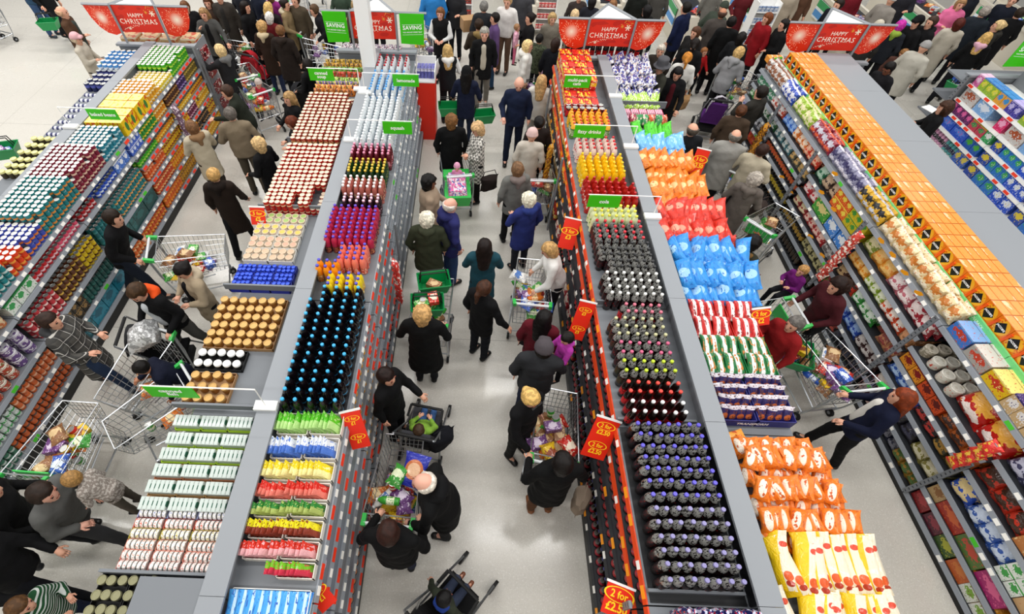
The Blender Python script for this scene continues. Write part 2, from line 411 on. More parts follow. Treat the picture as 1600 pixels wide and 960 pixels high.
def star(b, x, y, z, r, m):
    for k in range(3):
        t = math.pi*k/3; dx, dz = r*math.cos(t), r*math.sin(t); w = r*.16; nx, nz = -math.sin(t)*w, math.cos(t)*w
        b.add([(x-dx-nx, y-k*.0003, z-dz-nz), (x+dx-nx, y-k*.0003, z+dz-nz), (x+dx+nx, y-k*.0003, z+dz+nz), (x-dx+nx, y-k*.0003, z-dz+nz)], [(0, 1, 2, 3)], m)
def plate(pts, y0, y1, m, edge=None):
    """upright plate from an outline in x,z"""
    n = len(pts); b = MB()
    b.add([(x, y0, z) for x, z in pts], [tuple(range(n))], m)
    b.add([(x, y1, z) for x, z in pts], [tuple(range(n-1, -1, -1))], m)
    b.add([(x, y, z) for y in (y0, y1) for x, z in pts], [(i, n+i, n+(i+1) % n, (i+1) % n) for i in range(n)], edge or m)
    return b
def header(xc, y, z0, label, wings='red'):
    R = O('header_board', None, None, (xc, y, 0), label=label, cat='sign', group='header boards over the shelving ends')
    zt = z0+.47
    O('centre_panel', plate([(-.42, z0), (.42, z0), (.42, zt), (-.42, zt)], -.012, .012, XRED), R)
    cp = R.children[0] if R.children else R
    O('lettering', T_HAPPY, R, (-.02, -.0135, z0+.3), (math.pi/2, 0, 0)); O('lettering', T_XMAS, R, (-.02, -.0135, z0+.19), (math.pi/2, 0, 0))
    st = MB(); rg = random.Random(3)
    star(st, .31, -.014, z0+.34, .055, SNOW); star(st, .2, -.014, z0+.36, .03, GOLD); star(st, -.24, -.014, z0+.07, .03, SNOW)
    for i in range(26):
        u = i/25; x = -.36+u*.5; zz = z0+.05+u*.12+rg.uniform(-.02, .02); st.add([(x, -.014, zz), (x+.012, -.014, zz), (x+.012, -.014, zz+.012), (x, -.014, zz+.012)], [(0, 1, 2, 3)], SNOW)
    for i in range(16):
        x, zz = .2+rg.uniform(-.06, .18), z0+.42+rg.uniform(-.05, .04); st.add([(x, -.014, zz), (x+.014, -.014, zz), (x+.014, -.014, zz+.014), (x, -.014, zz+.014)], [(0, 1, 2, 3)], GOLD)
    O('snowflake_print', st, R)
    for s in (-1, 1):
        w = O('wing_panel', None, R, (s*.44, 0, 0), (0, 0, s*.28)) if False else None
        if wings == 'red':
            pts = [(0, z0-.02), (s*.14, z0-.07), (s*.3, z0-.04), (s*.42, z0+.06), (s*.5, z0+.22), (s*.54, zt-.03), (0, zt)]
            if s < 0: pts = pts[::-1]
            O('wing_panel', plate(pts, -.012, .012, BURST, RED), R, (s*.45, 0, 0), (0, 0, s*.12))
        else:
            pts = [(0, z0-.06), (s*.44, z0-.1), (s*.46, zt-.02), (0, zt)]
            if s < 0: pts = pts[::-1]
            wp = O('wing_panel', plate(pts, -.012, .012, GREEN), R, (s*.5, -.03, 0), (0, 0, s*.12))
            O('lettering', T_SAVE, wp, (s*.23, -.0135, z0+.22), (math.pi/2, 0, 0), sc=.8); O('lettering', T_SAVE2, wp, (s*.23, -.0135, z0+.14), (math.pi/2, 0, 0), sc=.62)
            O('rule_print', MB().box(s*.23-.19, -.0135, z0+.275, s*.23+.19, -.013, z0+.28, T_WHITE).box(s*.23-.19, -.0135, z0+.095, s*.23+.19, -.013, z0+.1, T_WHITE), wp)
    fr = MB()
    for s in (-1, 1):
        fr.bar((s*.43, -.02, zt+.01), (s*1.0, .06, zt-.02), .024, GREY_L)
        fr.bar((s*.43, -.02, zt+.01), (0, .62, zt+.03), .024, GREY_L)
    fr.bar((-.43, 0, zt+.01), (.43, 0, zt+.01), .015, GREY_L)
    O('top_frame', fr, R)
    O('roof_plate', MB().add([(-.43, 0, zt), (.43, 0, zt), (0, .6, zt+.02), (-.43, 0, zt-.01), (.43, 0, zt-.01), (0, .6, zt+.01)], [(0, 1, 2), (5, 4, 3), (0, 3, 4, 1), (1, 4, 5, 2), (2, 5, 3, 0)], WHITE), R)
    for s in (-1, 1):
        O('support_pole', MB().bar((s*.43, -.03, 1.6), (s*.43, -.03, zt+.02), .022, GREY_L, 6), R)
    return R
def end_bay(u, xl, xr, y, pname):
    """short display bay across the far end of a unit, part of it"""
    R = u.root; ox, oy = u.xc, u.y0
    O('end_panel', MB().box(xl-ox, y-oy, 0, xr-ox, y+.05-oy, 1.7, GREY), R)
    O('end_rail', MB().box(xl-ox-.03, y-oy-.03, 1.69, xr-ox+.03, y+.09-oy, 1.73, GREY_L), R)
    for z in (1.58, 1.2, .8, .4, .15):
        O('end_shelf', MB().box(xl-ox, y+.05-oy, z-.03, xr-ox, y+.52-oy, z, GREY), R)
end_bay(UA, -7.0, -5.5, 9.64, ''); end_bay(UB, -2.66, -1.14, 9.64, ''); end_bay(UC, 1.78, 3.4, 9.64, ''); end_bay(UD, 6.0, 7.7, 9.77, ''); end_bay(UE, 9.5, 11.3, 9.42, '')
header(-6.38, 9.7, 1.93, 'red Christmas header board above the far-left shelving end')
header(-1.9, 9.72, 1.93, 'Christmas header board between two green saving panels beside the white column', 'green')
header(2.56, 9.7, 1.93, 'red Christmas header board above the cola shelving end')
header(6.93, 9.88, 1.9, 'red Christmas header board behind the orange cartons')
header(11.05, 9.55, 1.93, 'header board with green panel cut by the right picture edge', 'green')
# A-unit right end cheek with its forked plate
O('end_cheek', plate([(9.66-2.2, .1), (9.9-2.2, .1), (10.12-2.2, 1.66), (9.98-2.2, 1.66), (9.86-2.2, 1.1), (9.72-2.2, 1.68), (9.62-2.2, 1.68)], 0, .02, GREY), UA.root, (-5.49+6.3, 0, 0), (0, 0, math.pi/2)) if False else None
O('end_cheek', MB().box(-5.53+6.3, 9.6-.8, .05, -5.49+6.3, 10.16-.8, 1.72, GREY_L), UA.root)
# ================================================================== hanging category signs and red offer signs
def hang_sign(key, px, py, w, h, u, xa, label):
    z = 2.04; p = at(px, py, z-.0)
    R = O('category_sign', None, None, (p.x, p.y, 0), label=label, cat='sign', group='green category signs over the shelving')
    O('sign_panel', MB().box(-w/2, -.006, z-h/2, w/2, .006, z+h/2, GREEN), R, (0, 0, 0), (0, 0, 0))
    O('lettering', TXT[key], R, (0, -.0075, z), (math.pi/2, 0, 0), sc=.92)
    a = MB(); e = xa-p.x; s = 1 if e > 0 else -1
    a.bar((-s*(w/2+.02), 0, z+h/2+.015), (e, 0, z+h/2+.015), .008, WHITE); a.bar((e, 0, z+h/2+.015), (e, 0, 1.8), .008, WHITE)
    O('hanging_arm', a, R); O('clamp', MB().box(e-.11, -.05, 1.8, e+.11, .05, 1.83, WHITE), R)
hang_sign('baked beans', 161, 179, .46, .17, UA, -6.3, 'green baked beans sign over the yellow cartons')
hang_sign('canned\nsoup', 502, 117, .42, .2, UB, -1.95, 'green canned soup sign near the white column')
hang_sign('canned\nfish', 268, 613, .46, .2, UB, -1.92, 'green canned fish sign over the gold-lidded jars')
hang_sign('lemonade', 634, 126, .44, .2, UB, -1.85, 'green lemonade sign over the clear bottles')
hang_sign('squash', 621, 200, .44, .2, UB, -1.85, 'green squash sign over the clear bottles')
hang_sign('multi-pack\ncans', 902, 128, .44, .2, UC, 2.5, 'green multi-pack cans sign over the red cartons')
hang_sign('fizzy drinks', 921, 206, .46, .2, UC, 2.5, 'green fizzy drinks sign over the yellow bottles')
hang_sign('cola', 944, 315, .42, .19, UC, 2.5, 'green cola sign in front of the red-capped cola bottles')
def offer_sign(px, py, z, w, h, rz, tilt, t1, t2, label, twin=False, rail=None, roll=0.0):
    """red offer card; px,py is the middle of the card, z its height"""
    p = at(px, py, z)
    R = O('offer_sign', None, None, tuple(p), (tilt, roll, rz), label=label, cat='sign', group='red offer signs on the shelf edges')
    O('sign_card', MB().box(-w/2, -.004, -h/2, w/2, .004, h/2, RED), R)
    O('card_rail', MB().box(-w/2-.01, -.008, h/2, w/2+.01, .008, h/2+.02, WHITE), R)
    for q in ((.25, -.25) if twin else (.0,)):
        k = min(w/.3, 1.2)*(.62 if twin else .9)
        O('lettering', T_P[t1], R, (0, -.0055, h*q+.06*k), (math.pi/2, 0, 0), sc=k); O('lettering', T_P2[t2], R, (0, -.0055, h*q-.07*k), (math.pi/2, 0, 0), sc=k)
        rg = MB(); n = 20
        for i in range(n):
            a, b2 = 2*math.pi*i/n, 2*math.pi*(i+1)/n
            f = lambda t, r: (r*.16*k*1.15*math.cos(t), -.005, h*q+.062*k+r*.075*k*math.sin(t))
            rg.add([f(a, .93), f(b2, .93), f(b2, 1.05), f(a, 1.05)], [(0, 1, 2, 3)], T_YEL)
        O('ring_print', rg, R)
    return R
offer_sign(556, 672, 1.55, .2, .42, math.radians(10), math.radians(-38), '3 for', '£1', 'red offer sign beside the bright green packets', True, roll=math.radians(-12))
offer_sign(938, 686, 1.5, .27, .44, math.radians(-6), math.radians(-42), '2 for', '£2.50', 'red offer sign in front of the blue-capped cola', True, roll=math.radians(20))
offer_sign(908, 502, 1.5, .2, .5, math.radians(-4), math.radians(-30), '3 for', '£3', 'red offer sign beside the girl in the pink coat', True, roll=math.radians(12))
offer_sign(889, 366, 1.5, .22, .42, math.radians(-4), math.radians(-35), '3 for', '£3', 'red offer sign behind the white puffer jacket', False, roll=math.radians(10))
offer_sign(1092, 254, 1.75, .24, .38, math.radians(8), math.radians(-25), '3 for', '£3.50', 'red offer sign beside the light blue bags', False, roll=math.radians(16))
offer_sign(403, 338, 1.65, .2, .24, math.radians(0), math.radians(-30), '5 for', '£5', 'red offer sign beside the trays of pots', False)
offer_sign(1189, 496, 1.68, .22, .2, math.radians(10), math.radians(-40), '2 for', '£2', 'red offer sign beside the green multipack bags', False)
offer_sign(965, 940, 1.46, .26, .24, math.radians(-14), math.radians(-72), '2 for', '£2.50', 'red offer sign below the nearest cola bottles', False, roll=math.radians(20))
offer_sign(500, 930, 1.46, .16, .26, math.radians(40), math.radians(-65), '3 for', '£1', 'red offer sign beside the blue wrapped bars', False, roll=math.radians(-20))
# tall red stand by the lemonade
R = O('display_stand', None, None, (*at(668, 214, 0)[:2], 0), label='tall red display stand at the end of the lemonade bottles', cat='display stand')
O('stand_body', MB().box(-.16, -.1, 0, .2, .35, 1.28, RED), R); O('white_trim', MB().box(-.17, -.11, 1.28, .21, .36, 1.31, WHITE), R)
O('tray_wall', MB().box(-.17, .34, 1.31, .21, .36, 1.6, WHITE).box(-.17, -.11, 1.31, -.155, .34, 1.5, WHITE).box(.195, -.11, 1.31, .21, .34, 1.5, WHITE), R)
for i in range(5):
    O('carton', MB().box(-.03, -.09, 0, .03, .12, .2, pack('#5F5FA8', ('band', 'z', .7, 1, '#D8D4EA'), ('blotch', 6., .6, '#2B2566'))), None, (at(668, 214, 0).x-.12+i*.07, at(668, 214, 0).y+.1, 1.312), label='slim lilac carton in the tall red display stand', cat='carton', group='lilac cartons in the red stand')

# black liners under the nearest cola and squash
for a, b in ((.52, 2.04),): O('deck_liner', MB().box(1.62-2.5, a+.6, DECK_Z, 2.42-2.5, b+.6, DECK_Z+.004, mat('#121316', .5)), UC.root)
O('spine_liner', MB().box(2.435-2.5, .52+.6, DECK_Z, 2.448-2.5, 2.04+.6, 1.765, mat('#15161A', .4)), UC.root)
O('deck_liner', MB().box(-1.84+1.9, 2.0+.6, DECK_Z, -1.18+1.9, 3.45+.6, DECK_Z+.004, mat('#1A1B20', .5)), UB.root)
# ================================================================== goods: prototypes
LID_W = mat('#D9D8D2', .4); LID_S = mat('#C8C8C4', .25, .7); LID_G = mat('#C79E5E', .4, .3); LID_Y = mat('#E3DE9A', .35, .2); LID_O = mat('#A9A682', .28, .6); LID_C = mat('#DDCDB6', .4)
def tin(name, side, lid=LID_W, r=.037, h=.108, n=12):
    b = MB(); b.lathe([(r*.97, 0), (r, .004), (r, h-.004), (r*.96, h), (r*.86, h), (r*.84, h-.005), (.0008, h-.005)], side, n, mats=[side, side, side, lid, lid, lid], cap=False)
    return [(name, b.mesh(name, True))]
def jar(name, glass, lid, r=.05, h=.09, n=16):
    """jar or pot with a broad lid as its own part"""
    b = MB(); b.lathe([(r*.92, 0), (r*.97, .01), (r*.97, h*.72), (r*.9, h*.78), (.001, h*.78)], glass, n, cap=False)
    l = MB(); l.lathe([(r, h*.74), (r, h*.97), (r*.95, h), (r*.8, h), (r*.77, h-.004), (.001, h-.004)], lid, n, cap=False)
    return [(name, b.mesh(name, True)), ('lid', l.mesh('lid', True))]
def bottle(name, liquid, shoulder, label, cap, r=.045, h=.3, n=12, lab=(.22, .55), squat=1.0):
    b = MB(); H = h
    pr = [(r*.8, 0), (r, .012), (r*.95, H*.1), (r, H*.2), (r, H*.58), (r*.98, H*.64), (r*.86, H*.76), (r*.56, H*.86), (r*.3, H*.92), (.014, H*.95)]
    b.lathe(pr, liquid, n, mats=[liquid]*5+[shoulder]*4)
    out = [(name, b.mesh(name, True))]
    if label is not None:
        l = MB(); l.lathe([(r*1.012, H*lab[0]), (r*1.012, H*lab[1])], label, n, cap=False); out.append(('label', l.mesh('label', True)))
    c = MB(); c.lathe([(.0195, H*.925), (.0195, H*.99), (.017, H), (.001, H)], cap, 10, cap=False); out.append(('cap', c.mesh('cap', True)))
    return out
def carton(name, m, w, d, h, top=None):
    b = MB(); b.box(-w/2, -d/2, 0, w/2, d/2, h, m)
    if top: k = b.mi(top); b.m[0] = k
    return [(name, b.mesh(name))]
_bag_n = 0
def bag(name, m, w, h, t, seed=0, nu=8, nv=11, crimp=.07):
    """filled film bag standing upright in its local frame: width x, thickness y, height z"""
    rg = random.Random(seed); ph = [rg.uniform(0, 6.28) for _ in range(4)]
    V = []; F = []
    for sgn in (1, -1):
        for j in range(nv):
            v = j/(nv-1)
            for i in range(nu):
                u = i/(nu-1); a = max(0, 1-(2*u-1)**2)**.5
                vv = min(max((v-crimp)/(1-2*crimp), 0), 1); e = max(0, 1-(2*vv-1)**6)**.6
                th = t/2*a*e*(1+.2*math.sin(5*v+ph[0])*math.sin(4*u+ph[1])+.12*math.sin(17*v+ph[2]+3*u)*math.sin(11*u+ph[3])) + .003
                x = (u-.5)*w*(1-.1*e*(1-a)-.05*math.sin(3.1*v)); z = v*h
                x += .012*w*math.sin(7*v+ph[2]); wob = .05*t*math.sin(9*u+ph[3])*(1-e)
                V.append((x, sgn*th+wob, z))
    n = nu*nv
    for j in range(nv-1):
        for i in range(nu-1):
            a = j*nu+i
            F.append((a, a+nu, a+nu+1, a+1)); F.append((n+a, n+a+1, n+a+nu+1, n+a+nu))
    for j in range(nv-1):
        F.append((j*nu, n+j*nu, n+(j+1)*nu, (j+1)*nu)); F.append((j*nu+nu-1, (j+1)*nu+nu-1, n+(j+1)*nu+nu-1, n+j*nu+nu-1))
    for i in range(nu-1):
        F.append((i, i+1, n+i+1, n+i)); k = (nv-1)*nu; F.append((k+i, n+k+i, n+k+i+1, k+i+1))
    b = MB(); b.add(V, F, m)
    return [(name, b.mesh(name, True))]
def grid(proto, xs, ys, z, label, cat, group, jit=.006, layers=1, dz=0, rot=(0, 0, 0), rj=0.0, skip=None, zj=0.0):
    protos = proto if isinstance(proto[0], list) else [proto]
    n = 0
    for j, y in enumerate(ys):
        for i, x in enumerate(xs):
            for l in range(layers):
                if skip and skip(i, j, l): continue
                p = protos[(n*7+j) % len(protos)]; n += 1
                place(p, (x+random.uniform(-jit, jit), y+random.uniform(-jit, jit), z+l*dz+random.uniform(0, zj)),
                      (rot[0]+random.uniform(-rj, rj), rot[1]+random.uniform(-rj, rj), rot[2]+random.uniform(-rj, rj)), label, cat, group)
def lsp(a, b, n): return [a+(b-a)*(i/(n-1) if n > 1 else .5) for i in range(n)]
def tray(name, x0, y0, x1, y1, z, h, m, label, group=None, t=.006, cat='tray'):
    b = MB(); b.box(x0, y0, z, x1, y1, z+.006, m)
    for a in ((x0, y0, x0+t, y1), (x1-t, y0, x1, y1), (x0, y0, x1, y0+t), (x0, y1-t, x1, y1)): b.box(a[0], a[1], z+.006, a[2], a[3], z+h, m)
    cx, cy = (x0+x1)/2, (y0+y1)/2
    b.v = [(x-cx, y-cy, q-z) for x, y, q in b.v]
    return O(name, b, None, (cx, cy, z), label=label, cat=cat, group=group)

# ------------------------------------------------------------------ centre-right unit: cola on the aisle side
COLA = mat('#140A08', .12, coat=.5); SHO = pack('#8B8A86', ('blotch', 7.0, .56, '#23211F'), rough=.15, coat=.6)
ZD = DECK_Z
def cola(name, cap, label='#C8141A', h=.31, r=.0455, sh=SHO): return bottle(name, COLA, sh, pack(label, ('blotch', 4., .6, '#101010'), ('blotch', 7., .68, '#B01C1C')), mat(cap, .35), r, h)
def rowset(X, z, pys): return [rowY(X, z, p) for p in pys]
xs7 = lsp(1.71, 2.29, 7); xs6 = lsp(1.70, 2.2, 6)
grid(cola('diet_cola_bottle', '#8E88B8', '#1E1012'), xs7, rowset(2.0, 1.89, (907, 883.5, 861, 839, 816.5, 795)), ZD, 'cola bottle with dark mauve cap in the nearest rows of the cola shelf', 'bottle', 'mauve-capped cola nearest the viewer')
grid(cola('light_cola_bottle', '#5B52C4', '#14161E'), xs7, rowset(2.0, 1.89, (773, 752, 733, 715, 697, 679, 662)), ZD, 'cola bottle with bright violet cap on the cola shelf', 'bottle', 'violet-capped cola bottles')
grid(cola('white_cap_cola_bottle', '#F2F2F0', '#B01018', .3, .04, COLA), xs6, rowset(1.95, 1.88, (643, 627)), ZD, 'dark cola bottle with white cap next to the red-capped rows', 'bottle', 'white-capped dark cola in the nearer bay')
grid(cola('red_cap_cola_bottle', '#E0463A', '#C8141A', .3, .04, COLA), xs6, rowset(1.95, 1.88, (611, 597)), ZD, 'dark cola bottle with red cap between white and lime caps', 'bottle', 'red-capped dark cola in the nearer bay')
grid(cola('lime_cap_cola_bottle', '#B8CC2C', '#2A3014'), xs6, rowset(1.95, 1.89, (578, 563)), ZD, 'cola bottle with lime green cap', 'bottle', 'lime-capped cola bottles')
grid(cola('pink_cap_cola_bottle', '#C4587C', '#2C1418'), xs6, rowset(1.95, 1.89, (549, 535)), ZD, 'cola bottle with dusky pink cap beyond the lime caps', 'bottle', 'pink-capped cola bottles')
grid(cola('straw_cap_cola_bottle', '#B9B68A', '#3A2C1C'), xs6, rowset(1.95, 1.89, (521, 509, 497)), ZD, 'cola bottle with straw-coloured cap', 'bottle', 'straw-capped cola bottles')
grid(cola('rose_cap_cola_bottle', '#C9687C', '#C8141A'), lsp(1.85, 2.22, 5), rowset(2.0, 1.89, (486, 475)), ZD, 'cola bottle with rose cap beside the grey deck divider', 'bottle', 'rose-capped cola by the divider')
grid(cola('white_top_cola_bottle', '#EDEDE8', '#241012'), xs7, rowset(2.0, 1.89, (458, 447.5, 437, 426)), ZD, 'cola bottle with white cap and grey shoulder in the middle bay', 'bottle', 'white-capped cola in the middle bay')
grid(cola('black_cap_cola_bottle', '#2A2A2C', '#2C1012'), xs7, rowset(2.0, 1.89, (415, 405.5, 396, 387, 378)), ZD, 'cola bottle with black cap in the middle bay', 'bottle', 'black-capped cola in the middle bay', skip=lambda i, j, l: i == 0 and j < 2)
grid(cola('scarlet_cap_cola_bottle', '#D22A38', '#4C1214'), lsp(1.71, 2.26, 6), rowset(2.0, 1.89, (369.5, 361, 352.5, 344.5)), ZD, 'cola bottle with scarlet cap just behind the cola sign', 'bottle', 'scarlet-capped cola behind the sign')
PALE = mat('#DDE3B4', .2, coat=.4); lm = pack('#E8E6B0', ('blotch', 4., .58, '#7FB43C'))
grid(bottle('lemonade_bottle', PALE, PALE, lm, mat('#F2E64A', .4), .045, .3), lsp(1.71, 2.26, 7), rowset(2.0, 1.88, (336, 328, 320.5)), ZD, 'pale lemon drink bottle with yellow cap behind the cola sign', 'bottle', 'pale lemonade bottles')
RB = mat('#A81A12', .2, coat=.4)
grid(bottle('cherry_drink_bottle', RB, RB, pack('#C8301E', ('blotch', 4., .58, '#F0E2D4')), mat('#B4121A', .4), .045, .3), lsp(1.70, 2.33, 7), rowset(2.0, 1.88, (307, 299.5, 292, 284.5, 277.5)), ZD, 'red fizzy drink bottle behind the pale lemonade', 'bottle', 'red fizzy drink bottles', skip=lambda i, j, l: i == 6 and j == 4)
YB = mat('#F0BE10', .25, coat=.4)
grid(bottle('orangeade_bottle', YB, YB, pack('#F2C81C', ('blotch', 4., .6, '#FFF2B0')), mat('#E8C21A', .4), .045, .3), lsp(1.70, 2.26, 6), rowset(2.0, 1.88, (266, 259, 252.5, 246, 239.5)), ZD, 'yellow fizzy drink bottle beyond the red ones', 'bottle', 'yellow fizzy drink bottles')
grid(bottle('fruit_crush_bottle', mat('#E8D2C8', .2), mat('#E8D2C8', .2), pack('#E6DDD8', ('blotch', 4., .55, '#D2232C')), mat('#D2232C', .4), .045, .28), lsp(1.70, 2.24, 6), rowset(2.0, 1.86, (230, 224, 218.5, 213)), ZD, 'clear fizzy bottle with red cap by the fizzy drinks sign', 'bottle', 'red-capped clear bottles')
grid(bottle('mixed_fruit_bottle', mat('#5C7F3A', .25), mat('#F0B43C', .2), pack('#D8D2B0', ('blotch', 4., .55, '#4A8C34')), mat('#D2402C', .4), .045, .28), lsp(1.68, 2.24, 6), rowset(2.0, 1.86, (192, 187, 182)), ZD, 'bottle with green label between yellow bottles and cans', 'bottle', 'green-labelled fruit bottles')
grid(bottle('mango_bottle', mat('#F0B010', .25), mat('#F0B43C', .2), pack('#F2C020', ('blotch', 4., .55, '#B8741C')), mat('#E8961C', .4), .045, .28), lsp(1.68, 2.24, 6), rowset(2.0, 1.86, (176, 171)), ZD, 'amber fruit bottle just before the cola cans', 'bottle', 'amber fruit bottles')
grid(tin('cola_can', pack('#B5141C', ('blotch', 3., .55, '#1A1214')), LID_S, .05, .16), lsp(1.68, 2.24, 6), rowset(2.0, 1.72, (170, 164.5)), ZD, 'red and black can stack before the red cartons', 'can', 'red and black cans')
mp = [carton('can_multipack', pack('#D2221C', ('band', 'z', .35, .75, c), ('blotch', 4., .6, '#F4E4C8')), .105, .2, .16, pack('#C81C1C', ('blotch', 3.5, .56, c))) for c in ('#F2C418', '#E83A20', '#F6E04A')]
grid(mp, lsp(1.7, 2.16, 5), lsp(8.02, 9.5, 7), ZD, 'red and yellow can multipack by the multi-pack cans sign', 'carton', 'red and yellow can multipacks', layers=2, dz=.16, skip=lambda i, j, l: l == 1 and j < 2)
grid(cola('tall_cola_bottle', '#1C1C1E', '#C8141A', .3, .048, COLA), lsp(1.86, 3.25, 12), [9.95], 1.582, 'dark cola bottle with red label under the Christmas header', 'bottle', 'cola bottles on the end bay')
MP = pack('#1C1F5C', ('blotch', 5., .5, '#C8C8DC'), ('blotch', 9., .62, '#C81E2E'), rough=.15, coat=.6)
for i, x in enumerate(lsp(1.82, 2.32, 5)):
    for j, y in enumerate((.4, .22, .04)):
        b = MB()
        for sx in (-1, 1):
            for sy in (-1, 1): b.lathe([(.04, 0), (.042, .2), (.036, .24), (.016, .29), (.016, .31), (.001, .31)], MP, 8, sx*.021, sy*.042, cap=False)
        O('shrink_wrapped_bottles', b.mesh('shrink_wrapped_bottles', True), None, (x, y, ZD), label='dark blue shrink-wrapped bottle pack below the nearest cola', cat='bottle pack', group='blue shrink-wrapped bottle packs')

# ------------------------------------------------------------------ centre-right unit: bags on the far side
FZ = 1.52
def film(base, *L): return pack(base, *L, rough=.28, coat=.25, bump=.6)
def bagset(name, m, w, h, t, k=3): return [bag(name, m, w, h, t, s*11+len(name)) for s in range(k)]
def bag_rows(name, m, w, h, t, x0, x1, nx, pys, z, label, group, tilt=1.1, cat='bag', tz=0.0, rj=.16, k=3):
    """bags leaning back one row behind another, long side along the shelf"""
    ps = bagset(name, m, w, h, t, k)
    for j, py in enumerate(pys):
        y = rowY((x0+x1)/2, z+.15, py)
        for i, x in enumerate(lsp(x0, x1, nx)):
            place(ps[(i*3+j) % k], (x+random.uniform(-.02, .02), y+random.uniform(-.02, .02), z+.02+random.uniform(0, .015)),
                  (-tilt+random.uniform(-rj, rj), random.uniform(-.25, .25), random.uniform(-.28, .28)+tz), label, cat, group)
xa, xb = 2.72, 3.36
def bag_pile(name, m, w, h, t, x0, x1, nx, y0, y1, ny, z, label, group, tz=0.0, k=3, lift=.1, cat='bag', roll=-.8, rz=.3):
    """long bags laid side by side on their edges, overlapping like files"""
    ps = bagset(name, m, w, h, t, k)
    for j, y in enumerate(lsp(y0, y1, ny)):
        for i, x in enumerate(lsp(x0, x1, nx)):
            place(ps[(i*3+j) % k], (x+random.uniform(-.015, .015), y+random.uniform(-.02, .02), z+w*.36+lift*(j % 2)*.4+random.uniform(0, .03)),
                  (Matrix.Rotation(tz+random.uniform(-rz, rz), 3, 'Z') @ Matrix.Rotation(-1.38+random.uniform(-.12, .12), 3, 'X') @ Matrix.Rotation(roll+random.uniform(-.3, .3), 3, 'Z')).to_euler(), label, cat, group)
Yr = lambda py, z=1.75, X=3.0: rowY(X, z, py)
bag_pile('stuffing_bag', film('#2E4A2A', ('band', 'z', .55, .75, '#E8E4DC'), ('band', 'z', .75, 1, '#2F58C8'), ('band', 'x', .4, .62, '#D8341E')), .2, .36, .09, 2.78, 3.5, 6, -.12, .1, 2, FZ, 'green, red and blue bag at the near end of the bags', 'green, red and blue bags')
bag_pile('tortilla_bag', film('#EBC410', ('quad', 'y', .0, .5, 'x', .66, 1.1, '#EBE0C8'), ('spot2', 'x', .82, 'z', .24, .14, .08, '#E05A22', 'y', -.01, .5), ('spot2', 'x', .82, 'z', .12, .14, .05, '#B4341C', 'y', -.01, .5), ('spot2', 'x', .82, 'z', .76, .12, .05, '#D8452A', 'y', -.01, .5)), .2, .46, .1, 2.74, 3.52, 11, .2, .62, 2, FZ, 'long yellow and white crisp bag leaning on the near shelf', 'yellow and white crisp bags', roll=-.75)
bag_pile('orange_snack_bag', film('#EE7A12', ('spot2', 'x', .5, 'z', .5, .22, .4, '#F2E4D2', 'y', .0, .5), ('blotch', 5., .64, '#C8580C')), .15, .21, .08, 2.74, 3.46, 11, .93, 1.78, 7, FZ, 'orange snack bag heaped on the crisps shelf', 'orange snack bags on the crisps shelf', rz=.5, roll=-.6, lift=.25)
place(bag('flat_snack_bag', film('#EFA23A', ('band', 'x', 0, .3, '#7FA83C'), ('blotch', 4., .6, '#C8501C')), .24, .46, .05, 4), (2.9, 1.98, 1.56), (-1.5, 0, 1.75), 'orange and green bag lying flat beside the purple packs', 'bag')
place(bag('square_snack_bag', film('#EE8612', ('spot', 'x', .5, 'z', .5, .25, .18, '#141414'), ('blotch', 4., .64, '#B8480C')), .24, .24, .05, 5), (2.92, 1.74, 1.56), (-1.45, 0, .3), 'orange bag with a black badge lying beside the purple packs', 'bag')
PUR = film('#2C2360', ('band', 'z', .8, 1, '#D8D0D8'), ('spot', 'x', .5, 'z', .3, .3, .2, '#C8642C'), ('blotch', 5., .62, '#6A3C34'))
for half, (xl, xr) in enumerate(((2.66, 3.02), (3.04, 3.42))):
    y0, y1 = Yr(652), Yr(588)
    t_ = tray('display_carton', xl, y0, xr, y1, FZ, .13, mat('#2B2C7A', .5), 'dark blue display carton of purple snack packs, %s of the pair' % ('left' if half == 0 else 'right'), 'display cartons of purple packs', cat='carton')
    if half == 0: O('lettering', T_TRF, t_, (.16, -(y1-y0)/2-.003, .06), (math.pi/2, 0, 0), sc=.8)
    ps = bagset('purple_snack_pack', PUR, .12, .17, .055)
    for j, y in enumerate(lsp(y0+.05, y1-.04, 4)):
        for i, x in enumerate(lsp(xl+.06, xr-.06, 4)):
            place(ps[(i+j) % 3], (x, y, FZ+.045), (-.62+random.uniform(-.1, .1), random.uniform(-.1, .1), random.uniform(-.1, .1)), 'purple snack pack in a dark blue display carton', 'snack pack', 'purple snack packs in display cartons')
GRN = film('#117238', ('band', 'x', .3, .62, '#EDEFE8'), ('blotch', 4.5, .62, '#C87A34')); RDM = film('#C7201C', ('band', 'x', .3, .6, '#F3E7E2'), ('blotch', 5., .63, '#8C1414'))
for nm, m_, box, pa, pb, lab in (('green_multipack', GRN, '#14793C', 584, 528, 'green and white multipack bag in an open carton'), ('red_multipack', RDM, '#C42018', 524, 472, 'red and white multipack bag in an open carton')):
    y0, y1 = Yr(pa), Yr(pb)
    for half, (xl, xr) in enumerate(((2.66, 3.08), (3.1, 3.42))):
        tray('shelf_carton', xl, y0, xr, y1, FZ, .16, mat(box, .5), '%s carton of multipack bags, %s side' % ('open green' if 'green' in nm else 'open red', 'spine' if half == 0 else 'aisle'), 'open cartons of multipack bags', cat='carton')
        ps = bagset(nm, m_, .13, .26, .07)
        for j, y in enumerate(lsp(y0+.03, y1-.2, 2)):
            for i, x in enumerate(lsp(xl+.06, xr-.06, 4 if half == 0 else 3)):
                place(ps[(i+j) % 3], (x, y, FZ+.12), (-1.3+random.uniform(-.1, .1), random.uniform(-.15, .15), random.uniform(-.1, .1)), lab, 'multipack', nm.replace('_', ' ')+' bags in open cartons')
